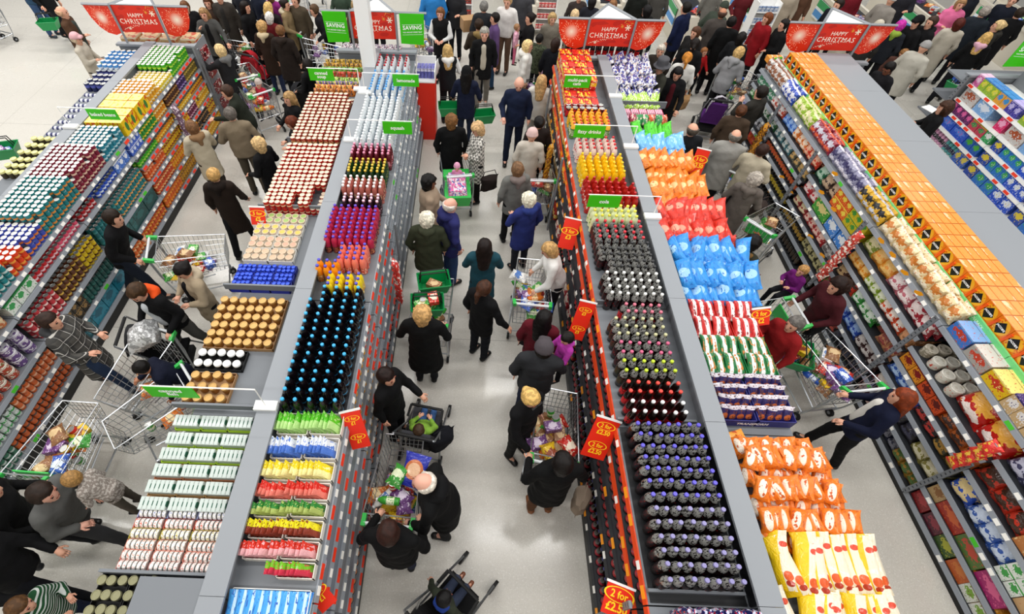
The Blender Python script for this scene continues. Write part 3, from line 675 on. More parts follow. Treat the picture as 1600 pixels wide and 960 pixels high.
BLU = film('#2A8EDC', ('spot2', 'x', .5, 'z', .5, .34, .16, '#9CCBEE', 'y', -.01, .5), ('blotch', 7., .64, '#1C6CC0'))
bag_pile('blue_crisp_bag', BLU, .2, .4, .12, 2.74, 3.5, 9, Yr(470), Yr(408), 4, FZ+.02, 'bright blue crisp bag heaped next to the red bags', 'bright blue crisp bags', lift=.2)
bag_pile('red_crisp_bag', film('#D62A12', ('spot2', 'x', .5, 'z', .5, .34, .14, '#EE9A80', 'y', -.01, .5), ('blotch', 7., .64, '#A8180C')), .19, .38, .12, 2.7, 3.46, 9, Yr(396), Yr(340), 4, FZ+.02, 'bright red crisp bag between the blue and orange bags', 'bright red crisp bags', lift=.2)
bag_pile('orange_crisp_bag', film('#E87E12', ('spot2', 'x', .5, 'z', .5, .34, .14, '#F4C88C', 'y', -.01, .5), ('blotch', 7., .64, '#C05C0C')), .19, .38, .12, 2.68, 3.36, 9, Yr(328), Yr(262), 4, FZ+.02, 'orange crisp bag behind the bright red bags', 'orange crisp bags', lift=.2)
bag_pile('pale_blue_crisp_bag', film('#6FB7EE', ('blotch', 4., .6, '#A9D8F6')), .19, .36, .12, 2.68, 3.3, 8, Yr(246), Yr(232), 2, FZ+.02, 'pale blue crisp bag before the green packets', 'pale blue crisp bags', lift=.2)
bag_pile('green_stick_bag', film('#4CC81E', ('blotch', 5., .62, '#2C9410')), .13, .36, .07, 2.68, 3.26, 12, Yr(222), Yr(210), 2, FZ+.02, 'bright green slim packet behind the pale blue bags', 'bright green slim packets', lift=.1)
gx = carton('lilac_gift_box', pack('#A277B0', ('blotch', 5., .6, '#E8D8EC')), .1, .2, .14)
grid(gx, lsp(2.68, 3.25, 7), [Yr(199)], FZ, 'lilac box in the row behind the green packets', 'box', 'lilac boxes behind the green packets')
for i, (x, c) in enumerate(zip(lsp(2.7, 3.25, 6), ('#9C2A44', '#2C8C4C', '#2C8C4C', '#C8502C', '#2C8C4C', '#C8502C'))):
    place(bag('gift_sweet_bag', film(c, ('blotch', 4., .62, '#E8C8B8')), .15, .2, .12, i), (x, Yr(188), FZ+.1), (-.5, 0, random.uniform(-.4, .4)), '%s rounded sweet bag between lilac and pink boxes, number %s from the spine' % ({'#9C2A44': 'maroon', '#2C8C4C': 'green', '#C8502C': 'rust'}[c], ('one', 'two', 'three', 'four', 'five', 'six')[i]), 'bag')
grid(carton('pink_gift_box', pack('#C8486C', ('stripe', 'x', 4, .5, '#E8C8D4')), .12, .22, .16), lsp(2.7, 3.25, 5), [Yr(176), Yr(170)], FZ, 'pink striped box on the crisps side near the header', 'box', 'pink striped boxes')
bag_pile('lime_packet', film('#A8D83C', ('blotch', 5., .55, '#F0F0C8')), .12, .22, .06, 2.68, 3.3, 10, Yr(157), Yr(150), 2, FZ+.02, 'lime and white small packet near the header end', 'lime packets near the header')
bag_pile('white_purple_packet', film('#DCDCE4', ('blotch', 4., .5, '#3A3A8C'), ('blotch', 6., .64, '#C8A070')), .17, .28, .1, 2.66, 3.3, 7, Yr(144), Yr(100), 6, FZ+.02, 'white and purple crinkly packet at the header end', 'white and purple packets', lift=.3)

# ------------------------------------------------------------------ centre-left unit: squash on the aisle side
ys = lambda pys, X=-1.45, z=1.88: [rowY(X, z, p) for p in pys]
BSQ = mat('#0F0A0E', .15, coat=.5)
grid(bottle('blackcurrant_squash_bottle', BSQ, BSQ, pack('#0E0A12', ('band', 'z', .0, .2, '#3E9AC8'), ('blotch', 5., .66, '#5C7C8C')), mat('#39A7DC', .35), .047, .3), lsp(-1.76, -1.24, 5), ys((624, 608.5, 593.5, 579, 565, 551.5, 538.5, 526, 513.5, 501.5, 490, 479, 468.5, 458, 448)), ZD, 'dark squash bottle with sky-blue cap in the long block', 'bottle', 'blue-capped dark squash bottles', skip=lambda i, j, l: j > 12 and i == 0)
YSQ = mat('#F0D428', .25, coat=.4); VCAP = mat('#4A44B8', .35)
grid(bottle('lemon_squash_bottle', YSQ, YSQ, pack('#D8A024', ('blotch', 4., .55, '#F4E8A0')), VCAP, .044, .28, lab=(.05, .42)), lsp(-1.62, -1.28, 4), ys((440, 432, 424)), ZD, 'yellow squash bottle with violet cap', 'bottle', 'yellow squash bottles')
OSQ = mat('#F09218', .25, coat=.4)
grid(bottle('orange_squash_bottle', OSQ, OSQ, pack('#B4601C', ('blotch', 4., .55, '#F0C890')), VCAP, .044, .28, lab=(.05, .42)), lsp(-1.8, -1.6, 3), ys((414, 405)), ZD, 'orange squash bottle with violet cap by the spine', 'bottle', 'orange squash bottles', skip=lambda i, j, l: False)
PSQ = mat('#EE7C68', .25, coat=.4)
grid(bottle('peach_squash_bottle', PSQ, PSQ, pack('#C8442C', ('blotch', 4., .55, '#F0B8A0')), VCAP, .044, .28, lab=(.05, .42)), lsp(-1.56, -1.28, 4), ys((400, 392.5, 385, 378)), ZD, 'peach pink squash bottle with violet cap', 'bottle', 'peach squash bottles')
MSQ = mat('#B4264A', .25, coat=.4)
grid(bottle('summer_fruit_squash_bottle', MSQ, MSQ, pack('#5C1A34', ('blotch', 4., .55, '#C87C4C')), mat('#5A3CB4', .35), .044, .28, lab=(.05, .42)), lsp(-1.8, -1.24, 7), ys((368, 360.5, 353, 346, 339, 332, 325.5, 319.5)), ZD, 'raspberry red squash bottle with purple cap', 'bottle', 'raspberry squash bottles')
DK = mat('#241018', .2, coat=.4)
grid(bottle('cordial_bottle', DK, DK, pack('#3C1420', ('blotch', 4., .6, '#C8A0B0')), mat('#F0C0D0', .35), .04, .28), lsp(-1.7, -1.24, 6), ys((311, 306, 301)), ZD, 'dark cordial bottle with pale pink cap', 'bottle', 'dark cordial bottles')
PK = mat('#B46458', .2, coat=.4)
grid(bottle('pink_cordial_bottle', PK, PK, pack('#8C3A34', ('blotch', 4., .55, '#F0C8A0')), mat('#F2E8E4', .35), .038, .3), lsp(-1.76, -1.24, 7), ys((290, 285, 280, 275)), ZD, 'pink cordial bottle with white cap', 'bottle', 'pink cordial bottles')
GB = mat('#15381C', .15, coat=.5)
grid(bottle('green_cordial_bottle', GB, GB, pack('#20502C', ('blotch', 4., .6, '#D8C060')), mat('#D8B43C', .35), .036, .3), lsp(-1.74, -1.24, 7), ys((266, 261.5, 257, 252.5, 248)), ZD, 'dark green cordial bottle with gold cap', 'bottle', 'green cordial bottles')
WR = mat('#5C1420', .15, coat=.5)
grid(bottle('wine_red_cordial_bottle', WR, WR, pack('#7C1C28', ('blotch', 4., .55, '#F0A8B8')), mat('#E88CA8', .35), .037, .3), lsp(-1.76, -1.22, 7), ys((238, 233.5, 229, 224.5)), ZD, 'wine red cordial bottle with pink cap by the squash sign', 'bottle', 'wine red cordial bottles')
CL = mat('#E2EAEF', .12, 0, .2, coat=.4); CLS = mat('#EEF3F6', .1, 0, .25, coat=.4)
clab = pack('#D8E2EA', ('blotch', 4., .58, '#8CA8C0'))
grid(bottle('clear_lemonade_bottle', CL, CLS, clab, mat('#EEF1F3', .3), .044, .3), lsp(-1.78, -1.24, 6), ys([216.5-4.35*i for i in range(17)]), ZD, 'clear lemonade bottle with white cap', 'bottle', 'white-capped clear lemonade bottles')
grid(bottle('clear_water_bottle', CL, CLS, pack('#7CB4E4', ('blotch', 4., .58, '#D8E8F4')), mat('#4C9CE0', .3), .046, .3), lsp(-1.76, -1.24, 5), ys([138-4.0*i for i in range(8)]), ZD, 'clear bottle with blue cap beyond the lemonade', 'bottle', 'blue-capped clear bottles')
grid(bottle('clear_soda_bottle', CL, CLS, pack('#D8E2EA', ('blotch', 4., .58, '#B84040')), mat('#B01E2E', .3), .046, .3), lsp(-1.74, -1.24, 5), ys([101-3.9*i for i in range(5)]), ZD, 'clear bottle with dark red cap at the far end', 'bottle', 'red-capped clear bottles at the far end')
# packet trays nearer the viewer
def packet_tray(x0, x1, pa, pb, m, nm, tint, label, n=7, trayc='#E8E2D8', lean=-.5):
    y0, y1 = rowY((x0+x1)/2, 1.72, pa), rowY((x0+x1)/2, 1.72, pb)
    tray('packet_tray', x0, y0, x1, y1-.006, ZD, .09, mat(trayc, .6), 'pale card tray holding '+label.split(' in ')[0]+'s'+(' next to the spine' if x1 < -1.4 else ' at the shelf edge'), 'card trays of packets')
    ps = bagset(nm, m, (y1-y0)*.8, .19, .02)
    for i, x in enumerate(lsp(x0+.025, x1-.03, n)):
        place(ps[i % 3], (x, (y0+y1)/2, ZD+.012), (Matrix.Rotation(math.pi/2+random.uniform(-.1, .1), 3, 'Z') @ Matrix.Rotation(-.55+random.uniform(-.1, .1), 3, 'X')).to_euler(), label+(' next to the spine' if x1 < -1.4 else ' at the shelf edge'), 'packet', label)
for pa, pb, c, acc, nm, lab in ((676, 642, '#5CC81E', '#BFE890', 'green_packet', 'bright green packet in tray'), (714, 680, '#E9EDF4', '#4C78D0', 'blue_white_packet', 'white and blue packet in tray'),
      (748, 718, '#F6DC16', '#FFF6A8', 'yellow_packet', 'plain yellow packet in tray'), (779, 751, '#DE2416', '#F08070', 'red_packet', 'scarlet packet in tray'),
      (806, 782, '#2E8C34', '#B8C86C', 'leaf_packet', 'leaf green packet in tray'), (840, 810, '#F2E418', '#8C3420', 'yellow_brown_packet', 'yellow and brown packet in tray'),
      (873, 843, '#E0321E', '#F4B4B8', 'red_pink_packet', 'red and pink packet in tray'), (903, 876, '#78C81E', '#D8304C', 'green_pink_packet', 'green and pink packet in tray')):
    m = film(c, ('band', 'x', .0, .45, acc), ('blotch', 5., .62, acc))
    for x0, x1 in ((-1.8, -1.5), (-1.48, -1.17)):
        if nm == 'green_pink_packet' and x0 < -1.6: continue
        packet_tray(x0, x1, pa, pb, m, nm, acc, lab)
tray('bar_tray', -1.8, .05, -1.16, .5, ZD, .1, mat('#F0EEE8', .5), 'white tray of blue wrapped bars at the bottom edge')
for i, x in enumerate(lsp(-1.76, -1.2, 9)):
    place(bag('wrapped_bar', film('#3C9CE4', ('band', 'x', .4, .6, '#BFE0F6'), ('blotch', 6., .62, '#1C5CB8')), .12, .42, .04, i), (x, .07, ZD+.06), (Matrix.Rotation(-1.5, 3, 'X') @ Matrix.Rotation(.3, 3, 'Z')).to_euler(), 'blue wrapped bar in the white tray', 'wrapped bar', 'blue wrapped bars')

# ------------------------------------------------------------------ centre-left unit: tins on the other side
TZ = 1.52
Yl = lambda py, z=1.62, X=-2.4: rowY(X, z, py)
# nearest: olive lids in black trays
for half, (xl, xr) in enumerate(((-2.96, -2.71), (-2.70, -2.45))):
    tray('shelf_tray', xl, Yl(985), xr, Yl(897), TZ, .06, mat('#101010', .5), 'black tray of olive-lidded tins, %s one' % ('outer' if half == 0 else 'inner'), 'black trays of olive-lidded tins')
    grid(jar('olive_lid_tin', mat('#2A2A26', .4), LID_O, .039, .1), lsp(xl+.043, xr-.043, 3), [Yl(p, 1.63, -2.7) for p in (955, 931, 907)], TZ+.008, 'tin with dull olive lid in the nearest black trays', 'tin', 'olive-lidded tins')
# round fish tins on edge in trays
FT = MB(); FT.lathe([(.001, 0), (.036, 0), (.04, .004), (.04, .03), (.036, .034), (.034, .031), (.001, .031)], LID_W, 14, mats=[LID_W, LID_W, pack('#EFE9E2', ('blotch', 5., .58, '#C85C4C')), LID_S, LID_S, LID_S], cap=False)
FTM = FT.mesh('round_fish_tin', True)
def fish(nm, acc):
    f = MB(); s = pack('#EDE9E3', ('blotch', 6., .56, acc)); f.lathe([(.001, 0), (.036, 0), (.04, .004), (.04, .03), (.036, .034), (.034, .031), (.001, .031)], LID_W, 14, mats=[LID_W, LID_W, s, LID_S, LID_S, LID_S], cap=False)
    return f.mesh(nm, True)
rows = [(886, '#D08C84'), (869.5, '#D8806C'), (852.5, '#D88C74'), (835.5, '#B8A83C'), (819, '#D8604C'), (802.5, '#9AA0C8')]
wd = ('pink', 'salmon', 'coral', 'straw yellow', 'orange red', 'lilac')
for (py, acc), w in zip(rows, wd):
    y = Yl(py, 1.6); me = fish('round_fish_tin', acc)
    for t in range(3):
        x0 = -2.88+t*.27
        tray('fish_tin_tray', x0, y-.05, x0+.262, y+.046, TZ, .05, mat(acc, .5), 'low tray of %s-printed round tins, %s from the aisle' % (w, ('first', 'second', 'third')[t]), 'low trays of round fish tins')
        for i in range(6):
            O('round_fish_tin', me, None, (x0+.026+i*.041, y, TZ+.047), (0, math.pi/2-.05, 0), 'round %s-printed tin standing on edge in a low tray' % w, 'tin', '%s round fish tins' % w)
# oval fish tins, white tops with green ovals
FO = pack('#C9D1CB', ('spot', 'y', .5, 'z', .75, .26, .3, '#2C6C54')); rows2 = [786, 759.5, 734, 708.5, 684.5, 657]
for k, py in enumerate(rows2):
    y = Yl(py, 1.63); c = ('#B87C4C', '#A8804C', '#B8744C', '#A9CC2C', '#A9CC2C', '#A9CC2C')[k]
    b = MB(); b.box(-.019, -.055, 0, .019, .055, .11, FO); b.box(-.015, -.05, .11, .015, .05, .114, mat('#C4CEC8', .3)); me = b.mesh('oval_fish_tin')
    for t in range(3):
        x0 = -2.88+t*.27
        tray('tuna_tray', x0, y-.085, x0+.262, y+.065, TZ, .035, mat(c, .6), '%s card tray of white tins, row %s from the divider, %s from the aisle' % ('lime' if k > 2 else 'brown', ('six', 'five', 'four', 'three', 'two', 'one')[k], ('first', 'second', 'third')[t]), 'card trays of white tins')
        for i in range(6):
            O('white_fish_tin', me, None, (x0+.03+i*.041, y-.005, TZ+.008), (.12, 0, 0), 'slim white tin with green oval in a %s card tray' % ('lime' if k > 2 else 'brown'), 'tin', 'white tins with green ovals, %s trays' % ('lime' if k > 2 else 'brown'))
def jar_block(nm, lid, glass, x0, x1, nx, pys, r, label, group, traym=None, h=.1, z=TZ, hh=1.63):
    yy = [Yl(p, hh) for p in pys]
    if traym:
        tray('jar_tray', x0-r-.012, yy[0]-r-.014, x1+r+.012, yy[-1]+r+.014, z, .05, traym, 'tray under '+group)
    grid(jar(nm, glass, lid, r, h), lsp(x0, x1, nx), yy, z+.008, label, 'jar', group)
AMB = mat('#8C5A24', .3)
jar_block('gold_lid_jar', LID_G, AMB, -2.86, -2.5, 4, (623, 605, 587), .044, 'gold-lidded jar below the white lids', 'gold-lidded jars nearest the divider', KRAFT)
jar_block('white_lid_jar', mat('#F6F6F4', .35), mat('#1C1C1C', .4), -2.88, -2.46, 5, (568, 552), .043, 'white-lidded jar in a black tray between gold lids', 'white-lidded jars', BLACK)
jar_block('brass_lid_jar', LID_G, AMB, -2.88, -2.2, 7, (534, 521, 508, 495, 482, 469.5), .046, 'gold-lidded jar in the long block above the white lids', 'gold-lidded jars above the white lids', KRAFT)
# dark blue display cartons of small tins
BL = mat('#1C2C9C', .4); bt = tin('blue_small_tin', pack('#2038B8', ('blotch', 4., .6, '#5C7CE0')), mat('#3C5CD8', .3, .3), .026, .085)
for j, py in enumerate((444, 431, 418)):
    for t in range(3):
        x0 = -2.9+t*.25; y = Yl(py, 1.62)
        tray('blue_display_tray', x0, y-.07, x0+.242, y+.06, TZ, .07, BL, 'dark blue display tray of small tins, row %s, %s from the aisle' % (('nearest', 'middle', 'farthest')[j], ('first', 'second', 'third')[t]), 'dark blue display trays')
        grid(bt, lsp(x0+.035, x0+.207, 4), [y-.035, y+.025], TZ+.008, 'small blue tin in a dark blue display tray', 'tin', 'small blue tins')
# pots in four colours
for k, (pys, c, w) in enumerate((((402, 393), '#D9A98C', 'peach'), ((382, 374), '#D69C84', 'salmon'), ((363, 355), '#D2B44C', 'yellow'), ((345, 337.5), '#93B060', 'pale green'))):
    lidm = pack('#CDB79C', ('spot', 'x', .5, 'y', .5, .36, .36, c))
    for t in range(2):
        x0 = -2.9+t*.335; yy = [Yl(p, 1.6) for p in pys]
        tray('pot_tray', x0, yy[0]-.056, x0+.325, yy[1]+.056, TZ, .055, mat('#E9E6DE', .5), 'white tray of %s-lidded pots on the %s side' % (w, ('aisle', 'spine')[t]), 'white trays of pots')
        grid(jar('dip_pot', mat('#EDE4D8', .4), lidm, .049, .075), lsp(x0+.056, x0+.269, 3), yy, TZ+.008, '%s-lidded pot in a white tray' % w, 'pot', '%s-lidded pots' % w)
# red soup tins with cream lids, stacked
SOUP = tin('soup_tin', pack('#9C1A14', ('band', 'z', .3, .5, '#C8A060'), ('blotch', 5., .64, '#E8D0A0')), LID_C, .038, .105)
SOUP2 = tin('tomato_soup_tin', pack('#B01C14', ('band', 'z', .45, .6, '#E0C8A0')), LID_C, .038, .105)
grid(SOUP2, lsp(-2.82, -2.1, 10), [Yl(316-6.0*i, 1.73) for i in range(16)], TZ, 'red soup tin with cream lid in the block between two dividers', 'tin', 'cream-lidded red soup tins, middle block', layers=2, dz=.106, skip=lambda i, j, l: (l == 0 and i < 9 and 0 < j) or (l == 1 and (i > 7 and j < 5 or i == 5 and j < 3)))
grid(SOUP, lsp(-2.82, -2.12, 9), [Yl(216-5.0*i, 1.73) for i in range(15)], TZ, 'red soup tin with cream lid by the canned soup sign', 'tin', 'cream-lidded red soup tins, far block', layers=2, dz=.106, skip=lambda i, j, l: (l == 0 and i < 8 and 0 < j) or (l == 1 and i > 7 and j > 12))
for j, (py, c, a) in enumerate(((140, '#D87A1C', '#5C2A10'), (134, '#C86A1C', '#F0C060'), (128, '#6C4C98', '#D0C040'), (122, '#6C9C2C', '#D8E080'), (113, '#C8401C', '#702010'), (106, '#7CB03C', '#40581C'), (100, '#C8901C', '#3C2410'), (94, '#C8A028', '#4C3010'))):
    grid(bagset('noodle_packet', film(c, ('blotch', 4., .55, a)), .1, .13, .06), lsp(-2.84, -2.14, 8), [Yl(py, 1.65)], TZ, ('amber', 'orange', 'violet', 'olive', 'rust', 'light green', 'ochre', 'mustard')[j]+' noodle packet beyond the soup tins', 'packet', ('amber', 'orange', 'violet', 'olive', 'rust', 'light green', 'ochre', 'mustard')[j]+' noodle packets', rot=(-.5, 0, 0), rj=.1)
# end bay goods
bx = carton('gold_gift_box', pack('#C8A878', ('blotch', 3., .55, '#B4441C'), ('band', 'z', .7, 1, '#E8DCC0')), .3, .3, .1)
grid(bx, lsp(-6.85, -5.66, 4), [9.94], 1.582, 'gold and cream gift box under the far-left header', 'box', 'gold gift boxes on the end bay', layers=2, dz=.1)
wb = carton('white_gift_pack', pack('#DCD8DA', ('blotch', 4., .52, '#5C4C6C'), ('blotch', 6., .62, '#D0405C')), .13, .2, .12)
grid(wb, lsp(-2.55, -1.5, 8), [9.9], 1.582, 'white gift pack under the green saving panels', 'box', 'white gift packs on the end bay')
grid(carton('small_red_pack', pack('#D8281C', ('band', 'z', .6, 1, '#F0E0D8')), .06, .1, .1), [-1.42, -1.36, -1.25, -1.19], [9.78], 1.735-.153, 'small red pack at the end of the clear bottles', 'box', 'small red packs on the end bay')
rp = carton('red_gift_pack', pack('#8C1420', ('blotch', 4., .58, '#E8D8D0'), ('blotch', 3., .62, '#2A0A0E')), .05, .28, .2)
for i, (y, z) in enumerate(((9.9, 1.38), (9.9, 1.02), (9.9, .68), (9.9, .34))):
    place(rp, (-5.46, y, z), (0, 0, 0), 'dark red gift pack on the end cheek, %s from the top' % ('first', 'second', 'third', 'fourth')[i], 'box', 'dark red packs on the end cheek')
# orange cracker cartons above the crisps
JFR = pack('#EE7C0E', ('spot', 'y', .5, 'z', .55, .44, .44, '#F5B01E'), ('blotch', 5., .64, '#D85C08'), rough=.3, coat=.3)
JTOP = pack('#E59A44', ('blotch', 1.6, .5, '#EFC898'), ('band', 'x', .0, .12, '#D8781C'), ('band', 'y', .96, 1.1, '#B8560F'), ('blotch', 7., .66, '#E08824'), rough=.25, coat=.4)  # carton top: orange print, its base paled to hold the white reflections
jb = MB(); jb.box(-.048, -.104, 0, .048, .104, .215, JFR); jb.m[0] = jb.mi(JTOP); jme = jb.mesh('cracker_carton')
dm = MB(); dm.add([(-.049, 0, .03), (-.049, -.075, .112), (-.049, 0, .195), (-.049, .075, .112)], [(0, 3, 2, 1)], BLACK); dme = dm.mesh('diamond_print')
tb = MB(); tb.hexa([(-.062, .088, 0), (-.05, .088, 0), (-.05, .118, 0), (-.062, .118, 0), (-.062, .06, .17), (-.05, .06, .17), (-.05, .09, .17), (-.062, .09, .17)], mat('#F0590E', .35)); tme = tb.mesh('tear_tab')
yy = 2.2; n = 0
while yy < 9.55:
    for c in range(5):
        r_ = O('cracker_carton', jme, None, (6.025+c*.099, yy, 1.772), (0, 0, 0), 'orange cracker carton on the overhead shelf, %s' % ('front row with black diamond' if c == 0 else 'behind the front row'), 'carton', 'orange cracker cartons, '+('front row' if c == 0 else 'rear rows'))
        if c == 0:
            O('diamond_print', dme, r_); O('tear_tab', tme, r_)
            O('lettering', T_JAC, r_, (-.0505, 0, .115), (math.pi/2, 0, -math.pi/2), sc=1.0)
    yy += .213; n += 1
# ================================================================== goods on the shelf fronts
ORD = ('top', 'second', 'third', 'fourth', 'fifth', 'sixth', 'lowest')
COLW = {}
def cname(hexs):
    r, g, b = [int(hexs[i:i+2], 16) for i in (1, 3, 5)]
    mx, mn = max(r, g, b), min(r, g, b); v = mx/255
    if mx-mn < 28: return 'black' if v < .25 else 'dark grey' if v < .45 else 'grey' if v < .75 else 'white'
    import colorsys
    h = colorsys.rgb_to_hsv(r/255, g/255, b/255)[0]*360
    n = 'red' if h < 14 or h > 345 else 'orange' if h < 36 else 'yellow' if h < 62 else 'lime' if h < 90 else 'green' if h < 155 else 'teal' if h < 192 else 'blue' if h < 248 else 'purple' if h < 290 else 'pink'
    if v < .5: n = 'dark '+n
    return n
_fc = {}
def fproto(kind, c, a, a2=None):
    key = (kind, c, a, a2)
    if key in _fc: return _fc[key]
    L = [('blotch', 4., .57, a)]
    if a2: L.append(('blotch', 6., .63, a2))
    nm = cname(c).replace(' ', '_')+'_'+{'tin': cname(a).replace(' ', '_')+'_tin', 'box': 'carton', 'bag': 'snack_bag', 'pot': 'pot', 'bottle': cname(a).replace(' ', '_')+'_label_bottle', 'sbox': 'small_carton', 'bbox': 'large_carton', 'strip': 'packet'}[kind]
    if kind in ('box', 'sbox', 'bbox'): L = [('logo', 'y', .5, 'z', .58, .34, .26, a), ('band', 'z', .9, 1.1, a2 or a), ('logo', 'x', .5, 'y', .5, .3, .3, a2 or a), ('blotch', 9., .66, a)]
    elif kind in ('bag', 'strip'): L = [('logo', 'x', .5, 'z', .6, .34, .17, a), ('logo', 'x', .5, 'z', .25, .3, .1, a2 or a), ('band', 'z', .93, 1.1, a2 or a), ('blotch', 8., .68, a)]
    if kind == 'tin': p = [tin(nm, pack(c, ('band', 'z', .3, .55, a), *L[1:]), LID_S, .037, .105)]; w = .078; h = .106; d = .078
    elif kind == 'pot': p = [jar(nm, pack(c, *L), pack(a, ('blotch', 4., .6, c)), .05, .08)]; w = .106; h = .081; d = .106
    elif kind == 'box': p = [carton(nm, pack(c, *L), .09, .14, .2)]; w = .145; h = .2; d = .094
    elif kind == 'sbox': p = [carton(nm, pack(c, *L), .08, .09, .11)]; w = .094; h = .11; d = .084
    elif kind == 'bbox': p = [carton(nm, pack(c, *L), .16, .2, .16)]; w = .206; h = .16; d = .165
    elif kind == 'bag': p = [bag(nm, film(c, *L), .2, .23, .12, s) for s in range(3)]; w = .155; h = .23; d = .1
    elif kind == 'strip': p = [bag(nm, film(c, *L), .11, .14, .05, s) for s in range(3)]; w = .11; h = .14; d = .055
    elif kind == 'bottle': p = [bottle(nm, mat(c, .2, coat=.4), mat(c, .2, coat=.4), pack(a, *L), mat(a2 or a, .4), .042, .235)]; w = .088; h = .236; d = .09
    _fc[key] = (p, w, h, d); return _fc[key]
KN = {'tin': 'tin', 'box': 'carton', 'bag': 'bag', 'pot': 'pot', 'bottle': 'bottle', 'sbox': 'small carton', 'bbox': 'large carton', 'strip': 'packet'}
UN = {'A': 'far-left unit', 'B': 'squash unit', 'C': 'cola unit', 'D': 'crisps unit', 'E': 'far-right unit'}
def fill(uk, u, bay, li, segs, rows=1, layers=None, bayname='', top_extra=0.0):
    """segs from near to far: (weight, kind, colour, accent[, accent2])"""
    a, b = u.bays[bay]; lv = [DECK_Z]+u.levels[bay]; z = lv[li]
    head = (lv[li-1]-z-.05) if li > 0 else .22
    W = sum(s[0] for s in segs); y = a+.03; L = b-a-.06
    for s in segs:
        wlen = L*s[0]/W
        if s[1] is None: y += wlen; continue
        p, w, h, d = fproto(*s[1:5]); n = max(1, int(wlen/w)); nl = max(1, min(3, int(head/h))) if layers is None else layers
        fx = u.fx(z)
        k_ = max(1.0, min(1.75 if s[1] in ('bag', 'strip') else 1.5, head*1.02/(nl*h))) if s[1] not in ('tin', 'bottle') and li > 0 else 1.0
        w, h, d = w*k_, h*k_, d*k_; n = max(1, int(wlen/w))
        lab = '%s %s on the %s shelf, %s bay, %s' % (cname(s[2]), KN[s[1]], ORD[li], bayname or ('nearest', 'second', 'third', 'fourth', 'fifth', 'sixth', 'seventh')[bay], UN[uk])
        for i in range(n):
            for r in range(rows):
                for l in range(nl):
                    if random.random() < .012: continue
                    q = p[random.randrange(len(p))]
                    x = fx-u.side*(d/2+.015+r*(d+.004)); tl = (0, 0, 0)
                    if s[1] in ('bag', 'strip'): tl = (Matrix.Rotation(-u.side*math.pi/2 if False else (math.pi/2), 3, 'Z') @ Matrix.Rotation(u.side*-.3+random.uniform(-.15, .15), 3, 'X') @ Matrix.Rotation(random.uniform(-.12, .12), 3, 'Y')).to_euler()
                    place(q, (x, y+(i+.5)*wlen/n+random.uniform(-.004, .004), z+.003+l*(h+.001)), tl if s[1] in ('bag', 'strip') else (0, 0, random.uniform(-.05, .05)), lab, KN[s[1]].split()[-1], lab, sc=(k_*min(1.3, wlen/(n*w)), k_, k_) if s[1] in ('bag', 'strip') else (k_, k_*min(1.5, wlen/(n*w))*.985, k_) if 'box' in s[1] else k_)
        y += wlen
BA, BC = '#8C1C1C', '#D9D2C0'
TEAL = ('tin', '#1E7478', '#D8E0DC', '#D88C3C')
# ---- far-left unit, deck (stacks several deep)
DK_A = [(1.6, 3.05, '#C8C8BC', '#5C7C3C', 2, 'grey-green'), (3.05, 3.75, '#1F7A7E', '#C8D8D4', 3, 'teal'), (3.75, 4.1, '#D8401C', '#F0A040', 2, 'red'), (4.1, 4.5, '#3C4CA8', '#E08030', 2, 'blue'),
        (4.5, 5.35, '#1F7A7E', '#E09040', 3, 'teal and orange'), (5.35, 6.1, '#7C1C34', '#E0C0A8', 3, 'maroon'), (6.1, 6.75, '#1F7A8E', '#B8D8E0', 2, 'sea blue'),
        (7.65, 8.2, '#E0A01C', '#F4E4B0', 2, 'amber'), (8.2, 8.7, '#D8C030', '#F0F0D0', 1, 'pale yellow'), (8.7, 9.5, '#3C9C20', '#A8D840', 2, 'leaf green')]
for y0, y1, c, a, nl, w in DK_A:
    p = tin(w.replace(' ', '_').replace('-', '_')+'_label_tin', pack(c, ('band', 'z', .3, .55, a)), LID_W if nl > 1 else LID_C, .038, .106); ny = int((y1-y0)/.079)
    grid(p, lsp(-6.16, -5.62, 7), lsp(y0+.04, y1-.04, ny), DECK_Z, '%s-labelled tin with white lid on the far-left deck' % w, 'tin', '%s-labelled tins on the far-left deck' % w, layers=nl, dz=.107, jit=.003,
         skip=lambda i, j, l, nl=nl: l < nl-1 and i < 6 or (l == nl-1 and nl > 1 and i == 6 and j % 5 == 0))
yb = carton('bean_multipack', pack('#F0C814', ('blotch', 3., .6, '#D85C1C'), ('spot', 'y', .5, 'z', .5, .2, .3, '#3C7C34')), .19, .2, .24, pack('#F4E478', ('blotch', 4., .6, '#F0D020')))
grid(yb, lsp(-6.05, -5.66, 3), lsp(6.88, 7.56, 4), DECK_Z, 'yellow baked bean multipack by the baked beans sign', 'carton', 'yellow bean multipacks')
# ---- far-left unit, far side of the spine
grid(tin('navy_tin', pack('#22285C', ('band', 'z', .3, .7, '#D8D8E0')), LID_S, .037, .1), lsp(-6.45, -7.0, 8), [rowY(-6.75, 1.6, p) for p in (142, 150, 158, 166, 175, 184, 193, 203)], 1.5, 'navy and white tin lying behind the far-left spine', 'tin', 'navy tins behind the spine', rot=(0, math.pi/2, 0))
grid(tin('navy_drum', pack('#1C2250', ('band', 'z', .5, .8, '#4C54A0')), LID_S, .05, .15), lsp(-6.46, -6.98, 6), [rowY(-6.75, 1.65, p) for p in (110, 117, 124, 130)], 1.5, 'dark blue drum behind the spine near the pink cap', 'drum', 'dark blue drums')
grid(tin('sky_blue_tin', pack('#4C8CC8', ('band', 'z', .3, .6, '#E0E8F0')), LID_W, .04, .11), lsp(-6.46, -6.98, 6), [rowY(-6.75, 1.72, p) for p in (79, 84, 89, 95, 101)], 1.5, 'sky-blue tin at the far end behind the spine', 'tin', 'sky-blue tins', layers=2, dz=.11)
